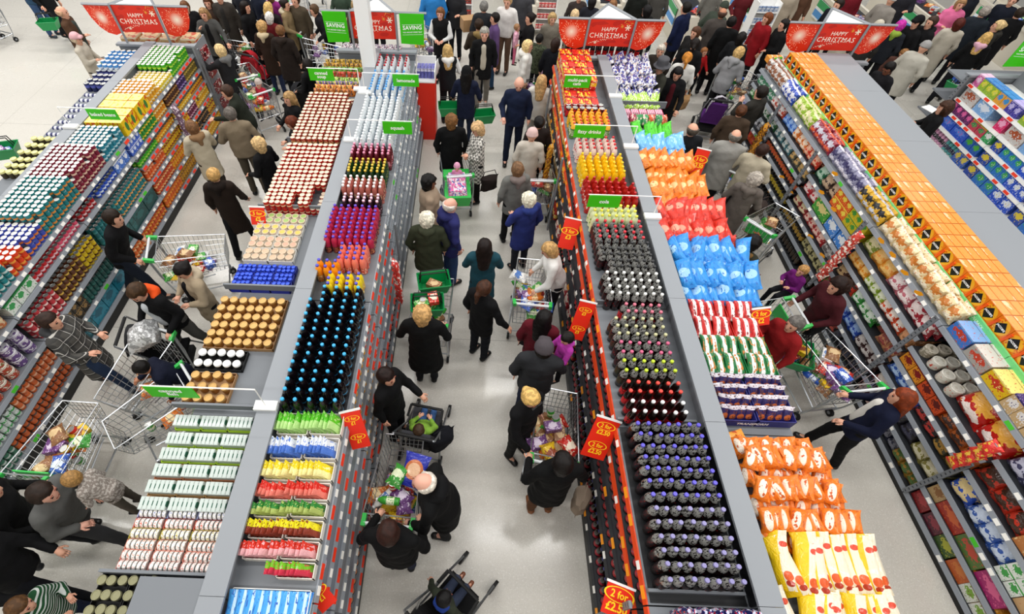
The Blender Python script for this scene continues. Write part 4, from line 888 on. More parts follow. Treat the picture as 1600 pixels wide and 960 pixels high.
grid(jar('yellow_lid_jar', mat('#3C3420', .4), LID_Y, .045, .12), lsp(-6.46, -7.0, 6), [rowY(-6.75, 1.62, p) for p in (216, 226, 237, 248, 258, 268)], 1.5, 'pale yellow-lidded jar behind the far-left spine', 'jar', 'pale yellow-lidded jars')
# ---- far-left unit fronts
T = 'tin'
A = {
 0: [[(3, 'pot', '#C8B070', '#D8D0A0', '#8C3420'), (3, 'pot', '#C87C4C', '#E0C8A0', '#B83420')], [(3, 'pot', '#6C8C4C', '#E0E4D4', '#B84434'), (2, 'pot', '#B8402C', '#E4DCCC', '#6C7C3C'), (1, 'pot', '#6C4C8C', '#E0DCE4')], [(4, 'tin', '#BFC8C4', '#2E9C44', '#E8ECE8'), (2, 'tin', '#C8602C', '#E0B090')], [(3, 'tin', '#2C6C54', '#BFC8C4'), (3, 'tin', '#C85C24', '#3C3C3C')]],
 1: [[(2, 'sbox', '#E0E4DC', '#3C9C54'), (2, 'tin', '#B8242C', '#E8C8CC'), (2, 'tin', '#D8506C', '#F0D8D8')], [(3, 'tin', '#B8343C', '#F0D8D0'), (3, 'tin', '#5C3420', '#D8B048'), (2, 'tin', '#E0C020', '#5C3420')], [(3, 'sbox', '#141210', '#8C6C3C'), (3, 'tin', '#1C4C48', '#2C6C64')], [(2, 'sbox', '#14505C', '#2C7C8C'), (3, 'bbox', '#1F8098', '#0E5A70')]],
 2: [[(2, 'tin', '#A81C24', '#E8C8C8'), (3, 'tin', '#2C50B8', '#E0E8F4'), (2, 'sbox', '#3C70C8', '#E8ECF4')], [(3, 'tin', '#1C6468', '#3C8C8C'), (4, 'tin', '#1F7478', '#E0A058')], [(3, 'sbox', '#124848', '#1F6464'), (3, 'bbox', '#0F4040', '#1F5C5C')], [(3, 'tin', '#D8641C', '#F0C890'), (3, 'tin', '#C8501C', '#E8A83C')]],
 3: [[(2, 'sbox', '#2C58C0', '#D8E0F0'), (3, 'tin', '#2C8C34', '#E8C83C'), (2, 'tin', '#D88C1C', '#F0E0A0')], [(3, 'tin', '#3CA424', '#A8D850'), (3, 'tin', '#E09018', '#F4D860')], [(3, 'tin', '#D8581C', '#F0B080'), (3, 'tin', '#E0B01C', '#8C3420')], [(3, 'tin', '#C8481C', '#F0C080'), (3, 'tin', '#E8A01C', '#D85C1C')], [(3, 'tin', '#D8641C', '#F0A030'), (3, 'tin', '#C8901C', '#8C5C1C')]],
 4: [[(3, 'tin', '#4C2C1C', '#B8884C'), (2, 'tin', '#3C2458', '#A890C8'), (3, 'tin', '#6C5C24', '#C8A84C')], [(4, 'tin', '#E0A81C', '#F4E080'), (3, 'tin', '#D8981C', '#8C3420')], [(2, 'tin', '#E0B020', '#C84420'), (2, 'tin', '#6C2440', '#D8A8B8'), (3, 'tin', '#D8A01C', '#F0D880')], [(3, 'tin', '#D8901C', '#C84020'), (3, 'tin', '#2C2420', '#A87C4C'), (2, 'tin', '#D8A82C', '#8C1C2C')], [(3, 'sbox', '#1C1C28', '#C83444'), (3, 'tin', '#D89C1C', '#F0D070')]]}
for bay, lv in A.items():
    for i, s in enumerate(lv): fill('A', UA, bay, i+1, s, rows=2, bayname=('nearest', 'second', 'middle', 'fourth', 'farthest')[bay])
# ---- squash unit fronts (seen steeply)
Bc = [('#D8A01C', '#E8D8A0'), ('#C8401C', '#F0D0B0'), ('#3C8C2C', '#D8E0A0'), ('#E0C020', '#8C4420'), ('#8C3C8C', '#E8D0E8'), ('#2C5CB8', '#E0E8F4'), ('#D87C1C', '#F4E0B0'), ('#B81C34', '#F0C8CC')]
for bay in range(7):
    for li in range(1, 5 if bay > 3 else 6):
        if bay >= 4: seg = [(2, 'bottle', '#BFCCD4', '#E0E8EC', '#C8D4DC'), (2, 'bottle', '#C8D4DA', '#A8BCCC', '#5C8CC0')]
        elif li == 5: seg = [(2, 'bottle', '#1A1216', '#D87C1C', '#2C7CB8') if bay < 3 else (2, 'bottle', '#15100F', '#8C1C20', '#202020')]
        elif bay == 2: seg = [(2, 'bottle', '#D8941C', '#F0D080', '#E0B030'), (1, 'bottle', '#C84834', '#F0C0A0', '#4A44B8')]
        else:
            c1, c2 = Bc[(bay*3+li) % 8], Bc[(bay*5+li*2+1) % 8]; seg = [(2, 'strip', c1[0], c1[1]), (2, 'strip', c2[0], c2[1])]
        fill('B', UB, bay, li, seg, layers=1, rows=2 if bay < 4 else 1)
# ---- cola unit fronts
for bay in range(7):
    for li in range(1, 5):
        if bay in (0, 1, 2): seg = [(1, 'bottle', '#17100F', '#A81820', ('#26262A', '#3A3A78', '#B8B8B0')[li % 3])]
        elif bay in (3, 4): seg = [(1, 'bottle', '#1A1110', '#B81C20', ('#C8141A', '#26262A')[li % 2]), (1, 'strip', '#B8202C', '#E8D8C8')]
        else: seg = [(1, 'bottle', ('#C88C1C', '#A83020', '#5C7C2C', '#C86A1C')[(bay+li) % 4], '#E8C860', '#D83020'), (1, 'sbox', ('#C8241C', '#D8A01C')[li % 2], '#E8E0C0')]
        fill('C', UC, bay, li, seg, layers=1)
# ---- crisps unit
Dd = {
 0: [[(2, 'bbox', '#D8B81C', '#3C2C10', '#C83420'), (2, 'bag', '#2C3450', '#8C94A8'), (2, 'bag', '#B8421C', '#E8B060')], [(2, 'bag', '#A82C20', '#E8C8A0'), (2, 'bbox', '#C89C3C', '#6C3C1C'), (2, 'bag', '#3C3C5C', '#B8B8CC')], [(3, 'bag', '#C8501C', '#F0C080'), (2, 'box', '#B8743C', '#E8C890'), (2, 'bag', '#B8301C', '#3C2010')], [(2, 'bbox', '#C87C2C', '#E8B868'), (2, 'box', '#C8A070', '#B83820'), (1, 'sbox', '#E0E4DC', '#3C9C44'), (2, 'bag', '#3058A8', '#C8D4E8'), (1, 'bag', '#2C50B0', '#E0C890')],
     [(2, 'bbox', '#D0601C', '#E8E0D4'), (2, 'bbox', '#B4783C', '#D8A85C'), (2, 'bbox', '#C88C1C', '#D8B040'), (2, 'bbox', '#A01C64', '#D85C8C'), (2, 'bbox', '#4C6C2C', '#B8442C'), (2, 'bbox', '#9C2414', '#C85C2C'), (1, 'bbox', '#B49464', '#8C5C2C')],
     [(2, 'bbox', '#8C5C24', '#C89C5C'), (6, None), (3, 'sbox', '#DCDCD4', '#7CA834', '#6C3C24'), (2, 'bbox', '#B8541C', '#C8702C'), (2, 'bbox', '#34501C', '#A8A82C'), (2, 'bbox', '#4C1024', '#8C2C3C'), (2, 'bbox', '#7C1014', '#A83034')]],
 1: [[(3, 'box', '#C8A878', '#E8E4E0', '#3C2C6C'), (2, 'bbox', '#E0B818', '#C83420', '#F0DC80'), (2, 'bbox', '#A8A49C', '#C8442C', '#D0CCC4'), (2, 'bbox', '#3C78C8', '#C8442C', '#84ACE0')], [(4, 'bag', '#B81810', '#E8A83C', '#E8D8D0'), (3, 'pot', '#CFC8B8', '#E0DCD0', '#C8442C'), (1, 'pot', '#8C8470', '#C8C0B0')], [(3, 'bag', '#A8541C', '#3C2014'), (2, 'sbox', '#C84818', '#5C140C'), (2, 'sbox', '#D88C20', '#7C1414')], [(2, 'bag', '#3C3820', '#A87C2C'), (2, 'bag', '#201C20', '#B8342C'), (3, 'bag', '#2C58B0', '#A8C4E8')], [(2, 'bag', '#8C8440', '#D8D0B0'), (2, 'bag', '#1C1820', '#3C3C50'), (2, 'bag', '#7C1C20', '#E0D4C8')], [(2, 'bag', '#A87C2C', '#4C6C2C'), (2, 'bag', '#24283C', '#70707C'), (2, 'bag', '#5C1418', '#C8A8A0')]],
 2: [[(1, 'bag', '#E3CFA0', '#C8782C', '#F0E4C8')], [(2, 'bag', '#9C1C2C', '#E0D0CC'), (2, 'bag', '#B8606C', '#E8D8D4'), (2, 'bag', '#D8881C', '#E0B060'), (1, 'bag', '#7C8C2C', '#D8D0A0')], [(1, 'bag', '#8C5C34', '#C88C60'), (2, 'bag', '#D0481C', '#E8DCD0'), (2, 'bag', '#8CA82C', '#E0E4C8'), (2, 'bag', '#E08C18', '#F0C070')], [(2, 'bag', '#B88058', '#8C3C34'), (2, 'bag', '#2C8C34', '#D8E4D4'), (1, 'bag', '#C8341C', '#3C2014'), (1, 'bag', '#4C2C20', '#C8A878')], [(2, 'bag', '#3C1C1C', '#C8C0BC'), (2, 'bag', '#1C48B0', '#90B0E0'), (2, 'bag', '#208C3C', '#B83428')], [(2, 'bag', '#141418', '#38384C'), (2, 'bag', '#101418', '#A83C2C')]],
 3: [[(2, 'bag', '#D8A828', '#18181C', '#C8C8D0'), (3, 'bag', '#8C8AA4', '#34305C', '#D8D4E0')], [(2, 'sbox', '#C8B01C', '#3C8C34'), (2, 'sbox', '#D8501C', '#E8D04C'), (2, 'bag', '#3C2820', '#B89C80'), (1, 'bag', '#146040', '#A8C4B0')], [(3, 'bbox', '#3C7CC8', '#E0E4E8'), (2, 'bbox', '#3C9434', '#D8C880'), (2, 'bag', '#B8202C', '#E8D0CC')], [(2, 'bag', '#BCB8B4', '#5C5454'), (3, 'bag', '#A81C24', '#E0B8A8'), (2, 'bag', '#8C1C20', '#D8C8A0')], [(2, 'bag', '#34301C', '#A8A070'), (2, 'bottle', '#18120C', '#A8842C', '#202020')], [(1, 'bottle', '#100E0C', '#3C2C1C', '#181818')]],
 4: [[(3, 'bag', '#8C1C34', '#C8C4D0', '#D8542C'), (3, 'bag', '#94B828', '#E8E0B0')], [(2, 'bag', '#D0341C', '#E8B090'), (2, 'bag', '#E07C2C', '#F0D8C0'), (2, 'bag', '#2C68C8', '#90B4E8')], [(3, 'strip', '#5C5C4C', '#C8A060'), (3, 'strip', '#4C7C84', '#C8CCC8')], [(1, 'bottle', '#1A120E', '#B84C2C', '#C89C2C')], [(1, 'bottle', '#15110E', '#B8A02C', '#30301C')], [(1, 'bottle', '#100E0E', '#2C2C34', '#181818')]],
 5: [[(2, 'bag', '#2C4CB4', '#E8E8F0'), (3, 'bag', '#D8D4D0', '#8C5434')], [(2, 'bag', '#C84C34', '#E8E0DC'), (3, 'bag', '#C8D0CC', '#2C7C54')], [(2, 'bag', '#2C6C3C', '#D0D4CC'), (2, 'bag', '#3C8C3C', '#C8D8C0')], [(2, 'strip', '#5C5C64', '#C8C8CC'), (2, 'bag', '#2C3C98', '#B0B0C8')], [(2, 'bag', '#C85C1C', '#B8241C'), (2, 'bag', '#A83C1C', '#E0B060')], [(1, 'bag', '#20283C', '#6C7484')]]}
for bay, lv in Dd.items():
    nlv = len(UD.levels[bay])
    for i, s in enumerate(lv):
        if i <= nlv: fill('D', UD, bay, i, s, rows=4 if i == 0 else 3 if bay < 4 else 2, layers=1 if i > 0 and s[0][1] in ('bag', 'bottle') else None, bayname=('nearest', 'second', 'third', 'fourth', 'fifth', 'farthest')[bay])
cb = MB().box(-.075, -.085, 0, .075, .085, .26, pack('#C88420', ('blotch', 3., .64, '#E0A850'))).mesh('crackerbread_carton')
for i in range(5):
    r_ = O('crackerbread_carton', cb, None, (5.72, .3+i*.175, .125), (0, 0, 0), 'upright crackerbread carton on the lowest near shelf, %s from the left' % ('fifth', 'fourth', 'third', 'second', 'first')[i], 'carton', 'crackerbread cartons')
    O('lettering', T_CRK, r_, (-.0765, 0, .13), (math.pi/2, math.pi/2, -math.pi/2), sc=.55)
# ---- far-right unit
Ee = [[(2, 'box', '#3C3498', '#B8B0E0'), (2, 'box', '#E0A02C', '#3C8CC8'), (3, 'box', '#8CB038', '#E0D83C', '#3C7CC8'), (1, 'box', '#C85C98', '#E8C0D8')],
      [(2, 'box', '#D82C68', '#F0A8C8'), (2, 'bbox', '#7CA8D8', '#D8E0EC'), (2, 'bbox', '#C8C4C0', '#A8502C', '#E0E8F0')],
      [(1, 'box', '#2C9C54', '#E0E4E0'), (2, 'sbox', '#C83454', '#2C8C54', '#D8B02C'), (3, 'box', '#5C1C5C', '#E060A0')],
      [(2, 'box', '#1C50B8', '#48A838'), (4, 'bbox', '#1E50C8', '#5C84DC', '#D84C94')],
      [(2, 'box', '#2C60C0', '#E0C83C', '#60B8A0'), (2, 'bottle', '#5CA8A8', '#1C2448', '#E0E4E4'), (3, 'bottle', '#D8A0C0', '#20202C', '#F0E4EC')],
      [(1, 'box', '#B8B0C8', '#C83C2C')]]
for bay in range(1, 5):
    for i, s in enumerate(Ee):
        if bay < 4: s = [(w, k, *r) for (w, k, *r) in (s[bay % len(s):]+s[:bay % len(s)])]
        if bay < 4 and i in (2, 3, 4): s = [(2, 'box', '#1E50C8', '#E0E8F4', '#E0C030'), (2, 'box', '#2C70C8', '#3CA850', '#E8E8F0'), (1, 'box', '#2048A8', '#E0C83C')]
        fill('E', UE, bay, i, s, rows=2 if i == 0 else 1, bayname=('nearest', 'second', 'third', 'fourth', 'farthest')[bay], layers=None)
grid(carton('tall_white_box', WHITE, .5, .4, .3), [10.9], [8.9, 8.3], DECK_Z, 'large plain white box on top of the far-right unit', 'box', 'plain white boxes')
# ---- clip strips hung on the front uprights
def clip_strip(u, y, ztop, c, a, label, n=9, dz=.1, out=.22):
    R = O('clip_strip', None, None, (u.face+u.side*out, y, 0), label=label, cat='clip strip')
    O('strip_back', MB().box(-.004, -.02, ztop-n*dz, .004, .02, ztop, GREY_L), R)
    ps = bagset('packet', film(c, ('blotch', 4., .58, a)), .15, .16, .07)
    for i in range(n): O('packet', ps[i % 3][0][1], R, (u.side*.04, random.uniform(-.01, .01), ztop-(i+1)*dz-.04), (Matrix.Rotation(math.pi/2, 3, 'Z') @ Matrix.Rotation(-.5*u.side, 3, 'X')).to_euler())
clip_strip(UD, 5.08, 1.55, '#C8301C', '#E8D8C8', 'hanging strip of red and white packets on the crisps unit')
clip_strip(UD, 8.3, 1.25, '#D8921C', '#5C2C10', 'hanging strip of gold packets near the man in brown', 8)
clip_strip(UD, 2.05, 1.5, '#D8281C', '#E8B83C', 'hanging strip of red fruity packets on the nearest crisps upright', 5)
clip_strip(UB, 4.35, 1.45, '#C83028', '#E8D8D0', 'hanging strip of red packets beside the raspberry squash', 8, out=.2)
clip_strip(UA, 7.95, 1.45, '#6C4C64', '#D8C8D0', 'hanging strip of mauve packets on the far-left unit', 8)
clip_strip(UC, 7.2, 1.4, '#C88C1C', '#7C3C10', 'hanging strip of gold packets on the cola unit', 7)
# ---- orange arrow markers on the crisps shelf edges
aw = MB(); aw.add([(0, -.07, 0), (0, -.02, .045), (0, .08, .03), (0, .08, -.02), (0, -.02, -.04)], [(0, 1, 2, 3, 4)], mat('#F0A01C', .4)); aw.add([(.004, -.07, 0), (.004, -.02, .045), (.004, .08, .03), (.004, .08, -.02), (.004, -.02, -.04)], [(4, 3, 2, 1, 0)], mat('#E8901C', .4)); awm = aw.mesh('shelf_marker')
for i, (px, py) in enumerate(((1305, 272), (1284, 301), (1303, 328), (1222, 277), (1236, 301), (1204, 301), (1219, 325), (1195, 280), (1267, 370), (1285, 400), (1377, 377), (1395, 399), (1414, 427), (1436, 459), (1515, 437-90), (1490, 485-30))):
    if i > 13: continue
    d = ray(px, py); t = (5.64)/d[0]
    O('shelf_marker', awm, None, (5.64, d[1]*t, CAM_H+d[2]*t), (random.uniform(-.3, .3), 0, .5), sc=.7, label='small orange arrow marker sticking out of a crisps shelf edge', cat='marker', group='orange shelf markers')
# ---- tins lying at an angle on the lowest near shelf of the far-left unit are part of its fill
# ================================================================== people: one smooth body surface each, clothes and hair as its parts
def _snet(D, org, res):
    s = D < 0
    c = [s[i:s.shape[0]-1+i, j:s.shape[1]-1+j, k:s.shape[2]-1+k] for i in (0, 1) for j in (0, 1) for k in (0, 1)]
    cnt = sum(x.astype(np.int8) for x in c); act = (cnt > 0) & (cnt < 8)
    idx = np.argwhere(act)
    if len(idx) == 0: return np.zeros((0, 3)), np.zeros((0, 4), int)
    acc = np.zeros((len(idx), 3)); num = np.zeros(len(idx))
    cor = [np.array(q) for q in ((0,0,0),(0,0,1),(0,1,0),(0,1,1),(1,0,0),(1,0,1),(1,1,0),(1,1,1))]
    val = [D[idx[:, 0]+q[0], idx[:, 1]+q[1], idx[:, 2]+q[2]] for q in cor]
    for a in range(8):
        for b in range(a+1, 8):
            if np.abs(cor[a]-cor[b]).sum() != 1: continue
            va, vb = val[a], val[b]; m = (va < 0) != (vb < 0)
            t = np.where(m, va/np.where(m, va-vb, 1), 0)
            acc += np.where(m[:, None], cor[a]+t[:, None]*(cor[b]-cor[a]), 0); num += m
    V = org+(idx+acc/num[:, None])*res
    im = -np.ones(act.shape, int); im[tuple(idx.T)] = np.arange(len(idx))
    Q = []
    for ax in range(3):
        o1, o2 = [(1, 2), (2, 0), (0, 1)][ax]
        sl0 = [slice(None)]*3; sl1 = [slice(None)]*3; sl0[ax] = slice(0, -1); sl1[ax] = slice(1, None)
        e = s[tuple(sl0)] != s[tuple(sl1)]; p = np.argwhere(e)
        ok = (p[:, o1] > 0) & (p[:, o2] > 0) & (p[:, o1] < act.shape[o1]) & (p[:, o2] < act.shape[o2]) & (p[:, ax] < act.shape[ax])
        p = p[ok]
        def cell(d1, d2):
            q = p.copy(); q[:, o1] -= d1; q[:, o2] -= d2; return im[tuple(q.T)]
        f = np.stack([cell(1, 1), cell(0, 1), cell(0, 0), cell(1, 0)], 1)
        neg = s[tuple(p.T)]
        f = np.where(neg[:, None], f, f[:, ::-1]); Q.append(f[(f >= 0).all(1)])
    return V, np.concatenate(Q)
def _field(prims, res, k=.025, clips=(), noise=None):
    A = np.array([p[0] for p in prims]); B = np.array([p[1] for p in prims]); R = np.array([max(p[2], p[3])*max(1, (p[5] if len(p) > 5 else 1)) for p in prims])
    lo = np.minimum(A-R[:, None], B-R[:, None]).min(0)-2.5*res; hi = np.maximum(A+R[:, None], B+R[:, None]).max(0)+2.5*res
    n = np.ceil((hi-lo)/res).astype(int)+1
    D = np.full(n, .25); g = [lo[i]+np.arange(n[i])*res for i in range(3)]
    for q, p in enumerate(prims):
        a, b, ra, rb = np.array(p[0]), np.array(p[1]), p[2], p[3]; m = R[q]+k*1.2+res
        sl = tuple(slice(max(0, int((min(a[i], b[i])-m-lo[i])/res)), int((max(a[i], b[i])+m-lo[i])/res)+2) for i in range(3))
        X, Y, Z = np.meshgrid(g[0][sl[0]], g[1][sl[1]], g[2][sl[2]], indexing='ij')
        ba = b-a; bb = max((ba*ba).sum(), 1e-9)
        h = np.clip(((X-a[0])*ba[0]+(Y-a[1])*ba[1]+(Z-a[2])*ba[2])/bb, 0, 1)
        dx, dy, dz = X-a[0]-h*ba[0], Y-a[1]-h*ba[1], Z-a[2]-h*ba[2]
        if len(p) > 5:
            sx = p[4]; w = p[5]; t = (dx*sx[0]+dy*sx[1]+dz*sx[2])*(1-1/w); dx = dx-t*sx[0]; dy = dy-t*sx[1]; dz = dz-t*sx[2]
        d = np.sqrt(dx*dx+dy*dy+dz*dz)-(ra+(rb-ra)*h)
        o = D[sl]; hh = np.clip(.5+.5*(o-d)/k, 0, 1)
        D[sl] = o*(1-hh)+d*hh-k*hh*(1-hh)
    if clips or noise:
        X, Y, Z = np.meshgrid(*g, indexing='ij')
        if noise: am, q_ = noise; D = D+am*np.sin(X*q_+1+3*np.sin(Z*q_*.31))*np.sin(Y*q_*.95+2)*np.sin(Z*q_*.88+2*np.sin(X*q_*.27))
        for c in clips: D = np.maximum(D, c(X, Y, Z))
    return _snet(D, lo, res)
def _qmesh(name, V, Q, extra=None, nm=1):
    me = bpy.data.meshes.new(name); V = np.asarray(V); nv = len(V); nq = len(Q)
    ex = extra if extra is not None else ([], [], [])
    tot = [len(f) for f in ex[1]]
    allv = np.concatenate([V, np.array(ex[0]).reshape(-1, 3)]) if len(ex[0]) else V
    me.vertices.add(len(allv)); me.vertices.foreach_set('co', allv.ravel())
    li = np.concatenate([Q.ravel()]+[np.array(f)+nv for f in ex[1]]) if len(ex[1]) else Q.ravel()
    ls = np.concatenate([np.full(nq, 4), np.array(tot, int)]) if len(tot) else np.full(nq, 4)
    me.loops.add(len(li)); me.loops.foreach_set('vertex_index', li.astype(np.int32))
    me.polygons.add(len(ls)); st = np.concatenate([[0], np.cumsum(ls)[:-1]])
    me.polygons.foreach_set('loop_start', st.astype(np.int32))
    mi = np.zeros(len(ls), int); mi[nq:] = ex[2] if len(tot) else 0
    for _ in range(nm): me.materials.append(None)
    me.polygons.foreach_set('material_index', mi.astype(np.int32)); me.polygons.foreach_set('use_smooth', np.ones(len(ls), bool))
    me.update(calc_edges=True); return me
ARMS = {  # elbow, hand (outward x, forward y, z)
 'down': ((.245, -.03, 1.14), (.25, .05, .89)), 'push': ((.265, .0, 1.16), (.2, .3, 1.04)), 'reach': ((.25, .2, 1.3), (.2, .47, 1.36)),
 'low': ((.24, .12, 1.13), (.19, .36, .98)), 'fold': ((.25, .03, 1.13), (.03, .2, 1.05)), 'point': ((.3, .1, 1.18), (.42, .34, 1.06)),
 'face': ((.24, .16, 1.2), (.1, .22, 1.42)), 'hold': ((.25, .08, 1.16), (.08, .27, 1.18)), 'carry': ((.25, .06, 1.14), (.12, .28, 1.1)),
 'basket': ((.27, .03, 1.15), (.27, .18, .98)), 'wide': ((.3, .02, 1.16), (.42, .12, .98)), 'up': ((.3, .12, 1.42), (.26, .26, 1.62))}
def _fingers(ex, w, d, side, up, s=1.0):
    """five fingers on a palm ending at w, pointing along d; side = thumb direction"""
    b = MB()
    for i, (o, L) in enumerate(((.024, .062), (.008, .07), (-.008, .066), (-.024, .052))):
        p0 = w+side*o-d*.012; p1 = p0+d*(L*.55)+side*(o*.12)-up*.01; p2 = p1+d*(L*.4)-up*.022
        b.bar(p0, p1, .0095*s, BLACK, 5, .009*s); b.bar(p1, p2, .009*s, BLACK, 5, .0065*s)
    t0 = w-d*.055+side*.024; t1 = t0+side*.03+d*.03; t2 = t1+d*.03+side*.005-up*.008
    b.bar(t0, t1, .012*s, BLACK, 5, .0105*s); b.bar(t1, t2, .0105*s, BLACK, 5, .008*s)
    n = len(ex[0]); ex[0].extend(b.v); ex[1].extend([tuple(i+n for i in f) for f in b.f]); ex[2].extend([0]*len(b.f))
_BC = {}
def figure(arms=('down', 'down'), lean=0.0, stride=0.0, coat=.78, hair='short', hyaw=0.0, hpitch=0.0, fat=1.0, sit=False, skirt=0.0, hood=False, inner=False, vest=False, hat=None, child=1.0, res=.026):
    key = (arms, lean, stride, coat, hair, hyaw, hpitch, fat, sit, skirt, hood, inner, vest, hat, child, res)
    if key in _BC: return _BC[key]
    V3 = lambda *a: np.array(a, float)
    cl, sl = math.cos(lean), math.sin(lean); piv = V3(0, 0, .92)
    def up(p):
        q = np.array(p, float)-piv; return piv+V3(q[0], q[1]*cl+q[2]*sl, q[2]*cl-q[1]*sl)
    sx = V3(1, 0, 0); hs = child
    neck = up((0, -.005, 1.47)); hc = up((0, .015, 1.59+.03*(hs-1)*3))
    cy, sy_ = math.cos(hyaw), math.sin(hyaw); pt = hpitch+lean*.35
    hf = V3(sy_*math.cos(pt), cy*math.cos(pt), -math.sin(pt)); hr = V3(cy, -sy_, 0); hu = np.cross(hr, hf)
    H = lambda r, f, u: hc+hr*r*hs+hf*f*hs+hu*u*hs
    head = [(H(0, -.015, .025), H(0, -.005, .03), .094*hs, .092*hs, hr, .86), (H(0, .02, -.01), H(0, .04, -.078), .078*hs, .048*hs, hr, .9), (H(0, .1, -.02), H(0, .086, .018), .0145*hs, .009*hs),
            (H(.078, -.005, -.01), H(.078, -.01, .012), .016*hs, .018*hs), (H(-.078, -.005, -.01), H(-.078, -.01, .012), .016*hs, .018*hs)]
    body = head+[(neck-V3(0, 0, .05), hc-hu*.06, .052, .05)]
    torso = lambda g: [(V3(0, 0, .96), up((0, .0, 1.1)), .105*fat+g, .1*fat+g, sx, 1.35), (up((0, 0, 1.1)), up((0, .005, 1.32)), .1*fat+g, .11*fat+g, sx, 1.42), (up((-.135, -.005, 1.405)), up((.135, -.005, 1.405)), .062+g, .062+g)]
    body += torso(-.012)
    legs = []; feet = []
    for s in (-1, 1):
        a = stride*s
        hip = V3(s*.088, 0, .91)
        if sit: knee = V3(s*.1, .4, .9); ank = V3(s*.1, .46, .5)
        else:
            knee = hip+V3(s*.012, math.sin(a)*.43+.015, -math.cos(a)*.43); a2 = a*.8-abs(a)*.55 if a < 0 else a*.75
            ank = knee+V3(s*.005, math.sin(a2)*.41-.015, -math.cos(a2)*.41); ank[2] = max(ank[2], .075)
        legs.append((hip, knee, ank)); feet.append(ank)
    armj = []
    for s, nm in ((-1, arms[0]), (1, arms[1])):
        e, h = ARMS[nm] if isinstance(nm, str) else nm
        armj.append((up((s*.175*min(fat, 1.15), -.005, 1.405)), up((s*e[0]*min(fat, 1.2), e[1], e[2])), up((s*h[0], h[1], h[2]))))
    for hip, knee, ank in legs: body += [(hip, knee, .078, .052), (knee, ank, .052, .036), (ank, ank+V3(0, .11, -.035), .034, .028)]
    for sh, el, ha in armj:
        d = (ha-el)/np.linalg.norm(ha-el); w = ha-d*.075
        body += [(sh, el, .047, .038), (el, w, .038, .026), (w, ha-d*.01, .028, .03, np.cross(d, V3(0, 0, 1))/max(1e-6, np.linalg.norm(np.cross(d, V3(0, 0, 1)))), 1.25)]
    Vb, Qb = _field(body, res, .018)
    ex = ([], [], [])
    for i, (sh, el, ha) in enumerate(armj):
        d = Vector((ha-el)); d.normalize(); sd = d.cross(Vector((0, 0, 1)));
        if sd.length < .05: sd = Vector((1, 0, 0))
        sd.normalize(); u_ = sd.cross(d)
        _fingers(ex, Vector(ha), d, sd*(-1 if i == 0 else 1) if abs(d.z) < .8 else Vector((0, 1, 0)), u_)
    em = MB()
    for r_, u_, rr, k in ((-.033, .018, .011, 1), (.033, .018, .011, 1)):
        p = Vector(H(r_, .083, u_)); em.bar(p-Vector(hr)*rr*hs, p+Vector(hr)*rr*hs, .0085*hs, BLACK, 5)
    n0 = len(ex[0]); ex[0].extend(em.v); ex[1].extend([tuple(i+n0 for i in f) for f in em.f]); ex[2].extend([1]*len(em.f))
    em = MB(); p = Vector(H(0, .081, -.056)); em.bar(p-Vector(hr)*.022*hs, p+Vector(hr)*.022*hs, .0075*hs, BLACK, 5)
    for r_ in (-.034, .034):
        p = Vector(H(r_, .084, .04)); em.bar(p-Vector(hr)*.016*hs, p+Vector(hr)*.016*hs, .005*hs, BLACK, 4)
    n0 = len(ex[0]); ex[0].extend(em.v); ex[1].extend([tuple(i+n0 for i in f) for f in em.f]); ex[2].extend([2]*len(em.f))
    out = {'body': _qmesh('body', Vb, Qb, ex, 3)}
    # top / coat
    g = .022
    tp = torso(g)+[(neck-V3(0, 0, .05), neck, .062, .056)]
    tp.append((V3(0, 0, 1.02), V3(0, 0, coat), .118*fat+.01, (.128+max(0, .9-coat)*.07)*fat, sx, 1.38))
    slv = []
    for sh, el, ha in armj:
        d = (ha-el)/np.linalg.norm(ha-el); slv += [(sh, el, .064, .056), (el, ha-d*.085, .054, .042)]
    clip = [lambda X, Y, Z: coat-Z]
    if sit: clip = [lambda X, Y, Z: .82-Z]
    if vest:
        out['top'] = _qmesh('top', *_field(tp, res, .025, clip, (.007, 24))); out['sleeves'] = _qmesh('sleeves', *_field([(p[0], p[1], p[2]-.004, p[3]-.002) for p in slv], res, .02))
    else: out['top'] = _qmesh('top', *_field(tp+slv, res, .025, clip, (.008, 24)))
    if inner: out['shirt'] = _qmesh('shirt', *_field([(up((0, .062*fat, 1.0)), up((0, .07, 1.36)), .1*fat, .082, sx, .8)], res, .02))
    if skirt: out['skirt'] = _qmesh('skirt', *_field([(V3(0, 0, .98), V3(0, 0, skirt), .12, .17, sx, 1.3)], res, .02, [lambda X, Y, Z: skirt-Z]))
    tr = [(V3(-.06, 0, .93), V3(.06, 0, .93), .115*fat, .115*fat)]
    for hip, knee, ank in legs: tr += [(hip, knee, .092, .068), (knee, ank+V3(0, 0, .02), .066, .057)]
    out['trousers'] = _qmesh('trousers', *_field(tr, res, .02, [lambda X, Y, Z: .055-Z], (.005, 26)))
    sr = max(res*.75, .018)
    out['shoes'] = [_qmesh('shoe', *_field([(a+V3(0, -.035, -.035), a+V3(0, .13, -.042), .04, .036, sx, 1.15), (a, a+V3(0, 0, -.03), .043, .042)], sr, .02, [lambda X, Y, Z, q=a[2]-.075: q-Z])) for a in feet]
    if hood: out['hood'] = _qmesh('hood', *_field([(up((-.1, -.03, 1.455)), up((-.06, -.1, 1.47)), .045, .055), (up((-.06, -.1, 1.47)), up((.06, -.1, 1.47)), .058, .058), (up((.06, -.1, 1.47)), up((.1, -.03, 1.455)), .055, .045), (up((0, -.12, 1.44)), up((0, -.13, 1.34)), .055, .035)], res*.85, .03))
